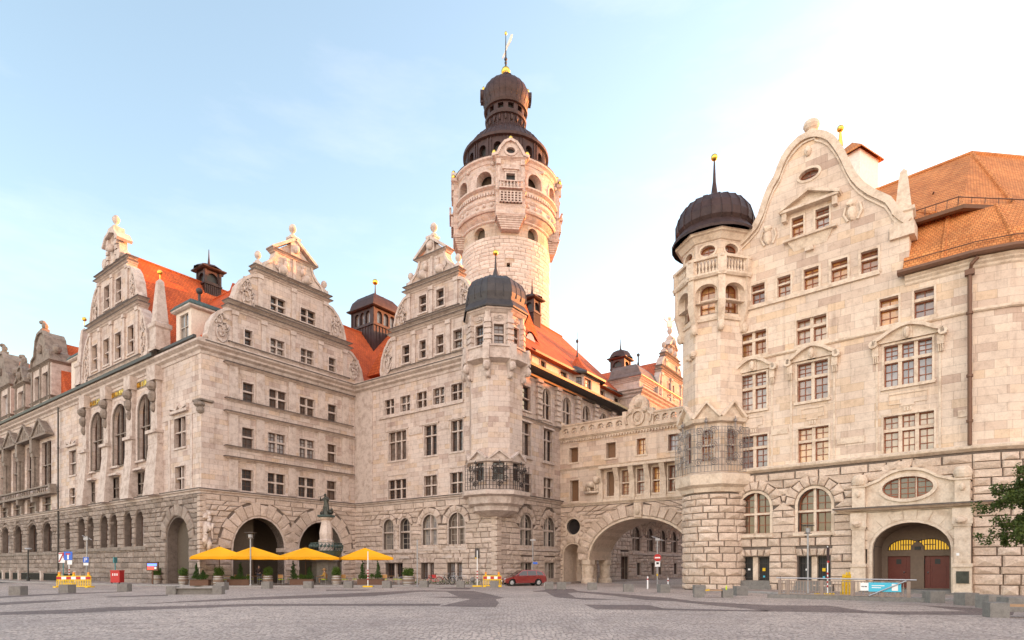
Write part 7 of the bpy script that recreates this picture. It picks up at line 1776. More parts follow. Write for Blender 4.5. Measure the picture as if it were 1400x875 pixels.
chs = [(306, 53.0, 1.6, 'chair on the left of the table below the first umbrella'), (318, 53.2, -1.5, 'chair on the right of the table below the first umbrella'), (342, 54.9, 1.4, 'chair left of the table near the standing waiter'), (356.5, 54.3, -1.6, 'chair right of the table near the standing waiter'),
 (384.5, 53.7, 3.2, 'chair with its back to the square, between second and third umbrella'), (397, 54.8, -1.4, 'chair right of the table between second and third umbrella'), (443.5, 54.3, -1.7, 'chair the guest with the straw hat sits on'), (429.5, 55.2, 1.5, 'empty chair facing the guest with the straw hat'),
 (471, 54.2, 3.0, 'chair turned away from the square, left below the fourth umbrella'), (485.5, 55.2, -1.3, 'chair close behind the left conifer of the fourth umbrella'), (526, 54.2, 3.3, 'chair turned away from the square, right of the fourth umbrella'), (541, 55.2, -1.5, 'chair right of the table beside the basement window'), (548.5, 53.8, -1.2, 'chair nearest the rightmost barrel planter')]
for i, (x, Y, a, l) in enumerate(chs): place(cp, i, gp_(x, Y, PZ), a, l)

# --- people
def skin(name, mat, parent, V, E, sub=2, root=0, **props):
    me = bpy.data.meshes.new(name); bm = bmesh.new(); lay = bm.verts.layers.skin.verify(); vs = []
    for i, (p, r) in enumerate(V):
        v = bm.verts.new(p); v[lay].radius = (r, r) if isinstance(r, float) else r; v[lay].use_root = i == root; vs.append(v)
    for a, b in E: bm.edges.new((vs[a], vs[b]))
    bm.to_mesh(me); bm.free(); o = bpy.data.objects.new(name, me); COL.objects.link(o)
    md = o.modifiers.new('Skin', 'SKIN'); md.use_smooth_shade = True; s = o.modifiers.new('Subdivision', 'SUBSURF'); s.levels = s.render_levels = sub
    me.materials.append(M[mat]); 
    if parent: o.parent = parent; KIDS.setdefault(parent.name, []).append(o)
    ORG[o.name] = Vector((0, 0, 0)); return setp(o, **props)
def chain(V, E, start, pts):
    p = start
    for q in pts: V.append(q); E.append((p, len(V) - 1)); p = len(V) - 1
    return p
def person(t, pose, mats):
    """pose: dict of joints; body skin mesh, clothes and hair as parts"""
    P = pose; V = [(P['pelvis'], .13)]; E = []
    c = chain(V, E, 0, [(P['waist'], .115), (P['chest'], .135), (P['neck'], .06)]); chest = c - 1
    chain(V, E, c, [(P['chin'], .075), (P['head'], (.085, .10)), (P['crown'], .06)])
    for s in ('l', 'r'):
        a = chain(V, E, chest, [(P['sh' + s], .065), (P['el' + s], .045), (P['wr' + s], .03), (P['pa' + s], (.04, .018))])
        w = Vector(P['wr' + s]); pa = Vector(P['pa' + s]); d = (pa - w).normalized(); sd_ = d.cross(Vector((.3, .9, .2))).normalized(); dn = d.cross(sd_)
        for k, (off, ln) in enumerate(((-.03, .065), (-.01, .078), (.01, .072), (.03, .055))):
            q = pa + sd_ * off + d * .02; chain(V, E, a, [(tuple(q), .0095), (tuple(q + d * ln * .55 + dn * .01), .0085), (tuple(q + d * ln + dn * .03), .007)])
        q = pa + sd_ * -.045 - d * .01; chain(V, E, a, [(tuple(q), .010), (tuple(q + d * .03 - sd_ * .012 + dn * .02), .009)])
        chain(V, E, 0, [(P['hi' + s], .09), (P['kn' + s], .06), (P['an' + s], .04), (P['to' + s], (.04, .03))])
    skin('body', 'skin', t, V, E)
    V = [(P['pelvis'], .15)]; E = []; c = chain(V, E, 0, [(P['waist'], .14), (P['chest'], .16), (tuple(Vector(P['neck']) - Vector((0, 0, .04))), .075)])
    for s in ('l', 'r'): chain(V, E, 2, [(P['sh' + s], .08), (P['el' + s], .06), (tuple(Vector(P['wr' + s]) * .9 + Vector(P['el' + s]) * .1), .045)])
    skin('jacket', mats[0], t, V, E)
    V = [(P['pelvis'], .145)]; E = []
    for s in ('l', 'r'): chain(V, E, 0, [(P['hi' + s], .105), (P['kn' + s], .075), (tuple(Vector(P['an' + s]) * .95 + Vector(P['kn' + s]) * .05), .058)])
    skin('trousers', mats[1], t, V, E)
    for s in ('l', 'r'): m = MB(); a = Vector(P['to' + s]); b = Vector(P['an' + s]); c_ = (a + b) / 2; m.blob((c_.x, c_.y, b.z - .035), (.055 + abs(a.x - b.x) * .5, .055 + abs(a.y - b.y) * .55, .05), 10, 6); m.build('shoe', 'black', t, smooth=True)
    h = Vector(P['head']); f = Vector(P['face']).normalized(); m = MB(); q = h - f * .025 + Vector((0, 0, .035)); m.blob(q, (.098, .105, .105), 12, 8); m.build('hair', mats[2], t, smooth=True)
    m = MB(); sd_ = f.cross(Vector((0, 0, 1)))
    for sg in (-1, 1): m.blob(h + f * .088 + sd_ * .032 * sg, .012, 6, 4)
    m.blob(h + f * .092 - Vector((0, 0, .055)), (.02, .02, .006), 6, 4); m.build('face_features', 'hair_d', t)
    m = MB(); m.blob(h + f * .1 - Vector((0, 0, .02)), (.014, .014, .02), 6, 4)
    for sg in (-1, 1): m.blob(h + sd_ * .095 * sg - f * .01, (.015, .02, .03), 6, 4)
    m.build('nose_and_ears', 'skin', t, smooth=True)
wt = thing('person', 'person in dark clothes standing between the cafe tables before the first big arch', 'person')
person(wt, dict(pelvis=(0, 0, .95), waist=(0, 0, 1.12), chest=(0, 0, 1.33), neck=(0, -.01, 1.5), chin=(0, -.03, 1.57), head=(0, -.03, 1.65), crown=(0, -.02, 1.72), face=(-.3, -1, 0),
    shl=(-.19, 0, 1.42), ell=(-.25, .02, 1.15), wrl=(-.2, -.2, 1.02), pal=(-.17, -.28, 1.03), shr=(.19, 0, 1.42), elr=(.25, .03, 1.15), wrr=(.22, -.18, 1.0), par=(.2, -.26, 1.0),
    hil=(-.1, 0, .9), knl=(-.11, -.02, .5), anl=(-.11, .01, .09), tol=(-.12, -.16, .04), hir=(.1, 0, .9), knr=(.12, .0, .5), anr=(.12, .05, .09), tor=(.14, -.12, .04)), ('shirt_d', 'trouser', 'hair_d'))
wt.location = gp_(354, 56.4, PZ)
sp = thing('person', 'seated guest in an ochre jacket with a straw hat near the fountain', 'person')
person(sp, dict(pelvis=(0, .05, .56), waist=(0, .07, .72), chest=(0, .05, .95), neck=(0, .02, 1.13), chin=(0, -.02, 1.2), head=(0, -.02, 1.28), crown=(0, -.01, 1.36), face=(0, -1, -.1),
    shl=(-.18, .03, 1.05), ell=(-.24, -.05, .8), wrl=(-.15, -.3, .77), pal=(-.12, -.38, .775), shr=(.18, .03, 1.05), elr=(.24, -.05, .8), wrr=(.15, -.3, .77), par=(.12, -.38, .775),
    hil=(-.1, 0, .55), knl=(-.12, -.45, .55), anl=(-.12, -.42, .1), tol=(-.13, -.58, .04), hir=(.1, 0, .55), knr=(.12, -.45, .55), anr=(.14, -.36, .1), tor=(.15, -.52, .04)), ('shirt_y', 'wood', 'hair'))
m = MB(); m.lathe((0, -.01, 1.36), [(.24, -.03), (.23, -.01), (.11, .01), (.1, .09), (.05, .11), (0, .11)], 14); m.build('hat', 'hat', sp, smooth=True)
sp.location = gp_(443.5, 54.3, PZ); sp.rotation_euler = (0, 0, -1.7)

# --- fountain with flute player
fx, fy = gp_(446, 55.6)[:2]
fo_ = thing('fountain', 'stone column fountain with a dark bronze flute player on top and a patinated bowl', 'fountain', (fx, fy, 0))
m = MB(); m.lathe((fx, fy, 0), [(1.55, 0), (1.55, .3), (1.3, .35), (1.25, 2.1), (1.4, 2.2), (1.4, 2.35), (.9, 2.5), (.01, 2.5)], 8, .4); m.build('pedestal', 'concrete', fo_)
m = MB(); m.lathe((fx, fy, 0), [(.8, 2.45), (1.2, 2.7), (1.35, 3.05), (1.42, 3.1), (1.3, 3.15), (.5, 3.1)], 24)
for i in range(28):
    a = 2 * pi * i / 28; r = 1.38; b = a + .22
    m.tube([(fx + r * cos(a), fy + r * sin(a), 3.1), (fx + (r + .12) * cos(b), fy + (r + .12) * sin(b), 3.45), (fx + (r - .02) * cos(a), fy + (r - .02) * sin(a), 3.8)], .035, 4); m.blob((fx + (r + .05) * cos(b), fy + (r + .05) * sin(b), 3.6), .12, 5, 4)
for z in (3.15, 3.5, 3.85): m.lathe((fx, fy, z), [(1.36, -.03), (1.42, -.03), (1.42, .03), (1.36, .03)], 28)
m.build('bowl', 'verdigris', fo_)
m = MB(); m.lathe((fx, fy, 0), [(.66, 3.0), (.66, 4.0), (.7, 4.1), (.56, 4.2), (.6, 4.8), (.52, 5.3), (.42, 5.8), (.42, 5.95), (.6, 6.1), (.6, 6.2), (.3, 6.25)], 8, .4); m.build('column', 'trim', fo_)
m = MB(); m.lathe((fx, fy, 0), [(.5, 6.2), (.78, 6.27), (.8, 6.42), (.3, 6.45)], 20); m.build('cap_plate', 'verdigris', fo_)
z0 = 6.42
V = [((fx, fy, z0 + .85), .17)]; E = []
c = chain(V, E, 0, [((fx, fy, z0 + 1.15), .17), ((fx - .03, fy, z0 + 1.45), .2), ((fx - .05, fy - .03, z0 + 1.7), .08), ((fx - .08, fy - .06, z0 + 1.85), .14), ((fx - .08, fy - .06, z0 + 2.0), .11)])
chain(V, E, 2, [((fx + .22, fy, z0 + 1.52), .09), ((fx + .3, fy - .28, z0 + 1.35), .07), ((fx - .1, fy - .42, z0 + 1.62), .05)]); chain(V, E, 2, [((fx - .26, fy, z0 + 1.52), .09), ((fx - .5, fy - .15, z0 + 1.3), .07), ((fx - .38, fy - .42, z0 + 1.62), .05)])
chain(V, E, 0, [((fx + .15, fy, z0 + .75), .17), ((fx + .2, fy - .15, z0 + .4), .12), ((fx + .22, fy, z0 + .08), .09), ((fx + .2, fy - .25, z0 + .05), .07)]); chain(V, E, 0, [((fx - .14, fy, z0 + .75), .17), ((fx - .2, fy - .05, z0 + .4), .12), ((fx - .25, fy, z0 + .08), .09), ((fx - .28, fy - .22, z0 + .05), .07)])
skin('flute_player', 'bronze', fo_, [((p[0] - fx, p[1] - fy, p[2]), r) for p, r in V], E)
m = MB(); m.tube([(fx - .05, fy - .32, z0 + 1.78), (fx - .62, fy - .45, z0 + 1.6)], .03, 6); m.build('flute', 'bronze', fo_)
m = MB(); m.lathe((fx, fy + .12, z0), [(.34, 0), (.32, .25), (.24, .8), (.16, 1.3)], 9); m.blob((fx + .45, fy, z0 + .3), (.22, .3, .25), 8, 6); m.blob((fx + .55, fy - .2, z0 + .5), (.13, .16, .14), 8, 6); m.blob((fx - .4, fy + .1, z0 + .2), (.22, .25, .2), 8, 6); m.build('cloak_and_animals', 'bronze', fo_, smooth=True)

# --- lamps and posts
def box_lamp(label, x, Y, h, hw=.32, z=0.):
    p = gp_(x, Y, z); t = thing('street_lamp', label, 'street lamp', p); X, Y_ = p[:2]
    m = MB(); m.tube([(X, Y_, z), (X, Y_, z + h - .5)], .055, 8); m.lathe((X, Y_, z), [(.09, 0), (.09, .25), (.055, .3)], 8); m.build('pole', 'pole', t)
    m = MB(); m.lathe((X, Y_, z + h), [(hw * .3, -.55), (hw * .55, -.45), (hw * .6, -.2), (hw * .1, -.18)], 12); m.build('glass', 'pole', t)
    m = MB(); m.box((X, Y_, z + h - .05), (hw * 2.2, hw * 2.2, .06)); m.tube([(X - hw, Y_, z + h - .4), (X - hw, Y_, z + h - .05)], .02, 4); m.tube([(X + hw, Y_, z + h - .4), (X + hw, Y_, z + h - .05)], .02, 4); m.box((X, Y_, z + h - .52), (hw * 1.9, .05, .04)); m.build('lamp_hood', 'iron', t)
box_lamp('street lamp with a square glass head in front of the second umbrella', 342.5, 50.6, 4.6)
box_lamp('street lamp with a square head before the barred windows of the annex', 1104.5, 36.3, 4.1, .24, PZ)
def post(kind, label, cat, x, Y, h, r=.04, z=0., mat='pole'):
    p = gp_(x, Y, z); t = thing(kind, label, cat, p); m = MB(); m.tube([p, (p[0], p[1], z + h)], r, 8); m.build('pole', mat, t); return t, p
t, p = post('street_lamp', 'slender street lamp with a tilted head above the parking sign on the left', 'street lamp', 119, 63, 4.9, .06); m = MB(); m.tube([(p[0] - .5, p[1], 4.95), (p[0] + .5, p[1], 4.5)], .04, 5); m.box((p[0] - .05, p[1], 4.62), (.45, .3, .28)); m.build('lamp_head', 'pole', t)
t, p = post('street_lamp', 'dark street lamp with a pale disc head at the far left of the road', 'street lamp', 38.5, 68, 3.7, .07, 0, 'black'); m = MB(); m.lathe((p[0], p[1], 3.6), [(.12, 0), (.32, .12), (.34, .2), (0, .26)], 12); m.build('lamp_head', 'lampglass', t)
m = MB(); m.lathe((p[0], p[1], 0), [(.16, 0), (.16, .5), (.07, .6)], 8); m.build('lamp_foot', 'black', t)
post('flag_pole', 'plain pale pole standing between the bushy barrel and the red bicycle', 'pole', 570.5, 51.2, 4.0, .05)
t, p = post('street_lamp', 'thin lamp post with a small blue sign right of the red car', 'street lamp', 728.5, 56.5, 4.2, .045, 0); m = MB(); m.box((p[0], p[1], 4.2), (.5, .16, .12)); m.build('lamp_head', 'pole', t); m = MB(); m.box((p[0] + .22, p[1] - .06, 2.05), (.42, .03, .2)); m.build('sign_plate', 'blue', t)
def rw_pole(t, p, z0, z1, k):
    for i in range(k): m = MB(); z = z0 + (z1 - z0) * i / k; m.tube([(p[0], p[1], z), (p[0], p[1], z + (z1 - z0) / k * .5)], .048, 8); m.build('red_band', 'red', t)
def foot(t, p, mat='yellow'): m = MB(); m.box((p[0], p[1], p[2] + .06), (.8, .45, .12), .1); m.build('foot', mat, t)
t, p = post('sign_post', 'white post with red bands on a yellow foot before the fourth umbrella', 'post', 503, 50.9, 3.0, .04, 0, 'white'); rw_pole(t, p, .6, 1.6, 4); foot(t, p)
t, p = post('sign_post', 'grey sign seen from behind on a banded post left of the short yellow barrier', 'sign', 652.5, 52.0, 3.1, .04, 0, 'white'); rw_pole(t, p, .7, 1.5, 3); foot(t, p)
m = MB(); m.box((p[0], p[1] + .05, 2.85), (.42, .03, .85)); m.build('sign_back', 'iron', t); m = MB(); m.box((p[0] - .12, p[1] - .02, 2.45), (.1, .1, .1)); m.build('clamp', 'yellow', t)
t, p = post('no_entry_sign', 'red round no entry sign on a lamp pole under the bridge arch', 'road sign', 898.7, 47.6, 3.95, .05)
m = MB(); m.tube([(p[0] - .45, p[1], 4.1), (p[0] + .45, p[1], 3.75)], .045, 5); m.box((p[0], p[1], 3.85), (.35, .22, .18)); m.build('lamp_head', 'pole', t)
def disc(X, Y, z, r, mat, name, t, k=24, dy=0): m = MB(); m.prism([(X + r * cos(2 * pi * i / k), Y - dy, z + r * sin(2 * pi * i / k)) for i in range(k)], [(X + r * cos(2 * pi * i / k), Y - dy - .015, z + r * sin(2 * pi * i / k)) for i in range(k)]); return m.build(name, mat, t)
disc(p[0], p[1], 2.42, .29, 'red', 'disc', t, dy=.06); m = MB(); m.box((p[0], p[1] - .085, 2.42), (.42, .01, .1)); m.build('white_bar', 'white', t)
m = MB(); m.box((p[0], p[1] - .07, 1.92), (.4, .02, .42)); pl_ = m.build('plate', 'white', t); m = MB(); m.box((p[0], p[1] - .085, 1.98), (.2, .006, .16)); m.build('symbol', 'black', pl_)
m = MB(); m.tube([(p[0], p[1], 1.0), (p[0], p[1], 1.15)], .06, 8); m.build('sticker', 'yellow', t)
t, p = post('sign_post', 'banded post with a narrow dark sign before the annex windows', 'sign', 1131.5, 35.6, 2.8, .035, PZ, 'white'); rw_pole(t, p, .5, 1.5, 4)
m = MB(); m.box((p[0], p[1] - .05, 2.45), (.16, .03, .8)); m.build('sign_plate', 'shirt_d', t); m = MB(); m.box((p[0], p[1] - .075, 2.0), (.12, .01, .12)); m.build('red_mark', 'red', t)
# left hand signs
t, p = post('dead_end_sign', 'blue dead end sign with white T and red bar above the roadworks barrier', 'road sign', 94.5, 57.8, 2.9, .04, 0, 'white'); rw_pole(t, p, .6, 1.6, 4); foot(t, p)
m = MB(); m.box((p[0] - .05, p[1] - .06, 2.75), (.8, .02, .8)); m.build('blue_panel', 'blue', t); m = MB(); m.box((p[0] - .05, p[1] - .076, 2.65), (.14, .01, .48)); m.build('white_stem', 'white', t); m = MB(); m.box((p[0] - .05, p[1] - .078, 2.92), (.42, .012, .13)); m.build('red_bar', 'red', t); m = MB(); m.box((p[0] + .1, p[1] - .06, 2.12), (.45, .02, .4)); m.build('lower_plate', 'white', t)
t, p = post('arrow_sign', 'white board with red slanted arrow behind the blue dead end sign', 'road sign', 86.5, 59.5, 2.9, .04, 0, 'teal')
m = MB(); m.box((p[0] - .1, p[1] - .06, 2.6), (.6, .02, 1.0), 0); m.build('board', 'white', t); m = MB()
for a, b in (((-.34, 2.2), (.1, 3.05)), ((-.34, 3.0), (.12, 3.05)), ((.12, 2.55), (.1, 3.05))): m.tube([(p[0] + a[0], p[1] - .09, a[1]), (p[0] + b[0], p[1] - .09, b[1])], .05, 5)
m.build('red_arrow', 'red', t)
t, p = post('parking_sign', 'blue square parking sign with a white P on the left', 'road sign', 118, 62.2, 2.6, .04); m = MB(); m.box((p[0], p[1] - .06, 2.42), (.56, .02, .56)); m.build('blue_panel', 'blue', t)
m = MB(); X, Yq = p[0], p[1] - .08; m.box((X - .1, Yq, 2.42), (.07, .012, .4)); m.box((X + .0, Yq, 2.59), (.2, .012, .06)); m.box((X + .0, Yq, 2.42), (.2, .012, .06)); m.box((X + .1, Yq, 2.505), (.06, .012, .2)); m.build('letter_P', 'white', t); m = MB(); m.box((X, p[1] - .06, 1.98), (.5, .02, .26)); m.build('lower_plate', 'white', t)
t, p = post('sign_post', 'thin teal post with an edge-on sign beside the red waste container', 'post', 157.5, 58.0, 2.6, .05, 0, 'teal'); m = MB(); m.box((p[0], p[1], 2.35), (.1, .5, .55)); m.build('sign_plate', 'teal', t)
for x, Y, h, l in ((744.5, 54.5, .85, 'short white bollard left of the twin concrete blocks'), (885.5, 46.8, .95, 'short leaning white bollard left of the no entry sign'), (913.5, 48.5, .8, 'short white bollard right of the no entry sign')):
    t, p = post('bollard', l, 'bollard', x, Y, h, .06, 0, 'white'); m = MB(); m.blob((p[0], p[1], h), .06, 8, 5); m.build('cap', 'pole', t); m = MB(); m.tube([(p[0], p[1], h - .25), (p[0], p[1], h - .15)], .063, 8); m.build('red_ring', 'red', t)
# stone sphere on the pavement
m = MB(); p = gp_(646, 54.4, PZ); m.blob((p[0], p[1], PZ + .42), .24, 14, 10); m.lathe(p, [(.2, 0), (.2, .12), (.1, .2)], 12); m.build('stone_ball', 'concrete', None, smooth=True, label='round stone ball bollard behind the temporary sign near the corner', cat='stone ball')
# --- roadworks barriers
def barrier(loc, rz_, label, lamps=3, used=[None], panels=1):
    t = thing('roadworks_barrier', label, 'barrier', group='yellow roadworks barriers'); L = 2.9 if lamps == 3 else 1.5
    m = MB(); n = int(L / .145)
    for i in range(n + 1): m.box((-L / 2 + L * i / n, 0, .52), (.05, .04, .82))
    for z in (.1, .62, .93): m.box((0, 0, z), (L, .05, .07))
    m.build('frame', 'yellow', t)
    k = 7 if lamps == 3 else 5
    for i in range(k): m = MB(); m.box((-L / 2 + L * (i + .5) / k, -.04, .78), (L / k - .004, .02, .22)); m.build('stripe', 'red' if i % 2 == 0 else 'white', t)
    for x in (-L / 2 + .1, L / 2 - .1): m = MB(); m.box((x, 0, .05), (.25, .8, .1)); m.build('foot', 'yellow', t)
    for i in range(lamps):
        x = -L / 2 + .2 + (L - .4) * i / max(1, lamps - 1); m = MB(); m.box((x, 0, 1.02), (.16, .12, .12)); m.build('lamp_base', 'yellow', t); m = MB(); m.tube([(x, -.05, 1.17), (x, .05, 1.17)], .095, 12); m.build('warning_lamp', 'orange', t)
    t.location = loc; t.rotation_euler = (0, 0, rz_)
p = ground(101, 803.2); barrier((p.x, p.y, 0), -.05, 'long yellow barrier with three warning lamps by the left road signs')
p = ground(673, 802.4); barrier((p.x, p.y, 0), .05, 'short yellow barrier with warning lamps next to the red car', 2)
for i, (x, Y, l) in enumerate(((1152.5, 33.2, 'yellow barrier panel stood on end behind the ramp railing'), (1158.5, 33.4, 'second yellow barrier panel on end, right of its twin behind the railing'))):
    t = thing('upended_barrier', l, 'barrier', group='barrier panels stood on end'); m = MB()
    for xx in (-.2, -.07, .07, .2): m.box((xx, 0, .6), (.05, .04, 1.15))
    for z in (.15, .6, 1.05): m.box((0, 0, z), (.45, .05, .06))
    m.build('frame', 'yellow', t); m = MB(); m.tube([(.1, 0, 1.18), (.1, 0, 1.3)], .05, 8); m.build('peg', 'yellow', t); t.location = gp_(x, Y, PZ); t.rotation_euler = (.08, .06 * (1 - 2 * i), .5)
m = MB(); p = gp_(1127, 32.9, PZ); m.box((p[0], p[1], PZ + .08), (.95, .3, .14), -.2); m.build('yellow_weight', 'yellow', None, label='flat yellow barrier foot lying behind the ramp railing', cat='weight')
# --- red waste container
p = gp_(160.5, 57.6, PZ); t = thing('waste_container', 'red waste container with white lettering plates by the wall on the left', 'waste container', p); m = MB(); m.box((p[0], p[1], PZ + .62), (.85, .7, 1.05)); m.build('body', 'red', t); m = MB(); m.box((p[0], p[1], PZ + 1.2), (.9, .78, .12)); m.build('lid', 'red', t)
for dx in (-.2, .0, .2): m = MB(); m.box((p[0] + dx, p[1] - .36, PZ + .85), (.09, .02, .22)); m.build('plate', 'white', t)
for dx in (-.35, .35): m = MB(); m.tube([(p[0] + dx, p[1] - .3, PZ + .08), (p[0] + dx + .05, p[1] - .3, PZ + .08)], .08, 8); m.build('wheel', 'rubber', t)
# --- display board at the side entrance
q = F1.W(F1.S(234), 0, 1.6); p = (q[0], q[1], PZ); t = thing('display_board', 'dark framed lit display board at the arched side entrance', 'display board', p); Db = Pl((p[0] - .55, p[1]), (1, -.15)); m = MB(); m.pbox(Db, 0, 1.15, 1.35, 2.1, -.1, .05); m.build('frame', 'darkwood', t); m = MB(); m.pbox(Db, .52, .62, PZ, 1.35, -.08, .02); m.build('stand', 'darkwood', t)
m = MB(); m.pbox(Db, .1, 1.05, 1.78, 2.0, .052, .06); m.build('blue_picture', 'screen', t); m = MB(); m.pbox(Db, .1, .75, 1.45, 1.76, .052, .06); m.build('red_picture', 'screen_r', t); m = MB(); m.pbox(Db, .8, 1.02, 1.5, 1.7, .052, .06); m.build('white_picture', 'white', t)
# --- ramp railing with banner
A_, B_ = gp_(1064, 33.2), gp_(1243, 29.6); A_, B_ = Vector(A_), Vector(B_); d = (B_ - A_).normalized(); L_ = (B_ - A_).length; RL = Pl(A_, d)
t = thing('ramp_railing', 'long steel ramp railing with a cyan and white banner before the annex portal', 'railing', (A_.x, A_.y, 0))
m = MB(); m.pbox(RL, -.5, L_ + 1.1, 0, .2, -.3, .3); m.build('stone_kerb', 'concrete', t)
for s in (.0, .42, L_ * .345, L_ * .58, L_ * .80, L_ - .55, L_ - .1): m = MB(); m.pbox(RL, s, s + .16, .2, 1.0, -.05, .03); m.build('post', 'rail_post', t)
m = MB(); s = .2
while s < L_ - .1: m.pbox(RL, s, s + .035, .28, .95, -.03, .0); s += .15
m.pbox(RL, 0, L_, .22, .27, -.03, .01); m.pbox(RL, 0, L_, .94, .98, -.03, .01); m.build('bars', 'rail_post', t)
m = MB(); m.tube([RL.W(-.1, 1.1, .0), RL.W(L_ + .3, 1.06, .0)], .035, 8); m.tube([RL.W(L_ * .72, .25, .12), RL.W(L_ - .1, 1.02, .12)], .035, 8); m.build('handrail', 'steel', t)
m = MB(); b0 = L_ * .655; m.pbox(RL, b0, b0 + .36, .5, .9, .06, .08); m.pbox(RL, b0 + 1.36, b0 + 1.62, .52, .86, .088, .1); bn = m.build('banner_white_panel', 'white', t); m = MB(); m.pbox(RL, b0 + .36, b0 + 1.75, .46, .92, .06, .084); m.build('banner_cyan_panel', 'cyan', t)
m = MB()
for i, (a, w_2) in enumerate(((.05, .06), (.13, .05), (.2, .09))): m.pbox(RL, b0 + a, b0 + a + w_2, .68, .73, .08, .085)
m.build('small_print', 'black', bn); m = MB()
for z, w_2 in ((.74, .55), (.64, .4)): m.pbox(RL, b0 + .5, b0 + .5 + w_2, z, z + .04, .084, .088)
m.build('banner_lines', 'white', t)
# --- basement fence on the left
fn = thing('area_fence', 'dark iron area fence between squat stone posts along the left front', 'fence', F1.W(-30, 0, 3))
xs = [F1.S(x) for x in (-20, 0, 17, 45, 56, 68, 100, 128, 150)]
for s in xs: m = MB(); m.pbox(F1, s - .22, s + .22, .1, 1.15, 2.7, 3.15); m.pbox(F1, s - .28, s + .28, 1.15, 1.27, 2.64, 3.21); m.build('post', 'trim', fn)
for a, b in zip(xs, xs[1:]):
    m = MB(); m.pbox(F1, a + .2, b - .2, .95, 1.0, 2.9, 2.95); m.pbox(F1, a + .2, b - .2, .2, .25, 2.9, 2.95); s = a + .3
    while s < b - .25: m.pbox(F1, s, s + .05, .2, 1.0, 2.9, 2.94); s += .17
    m.build('railing_panel', 'black', fn)
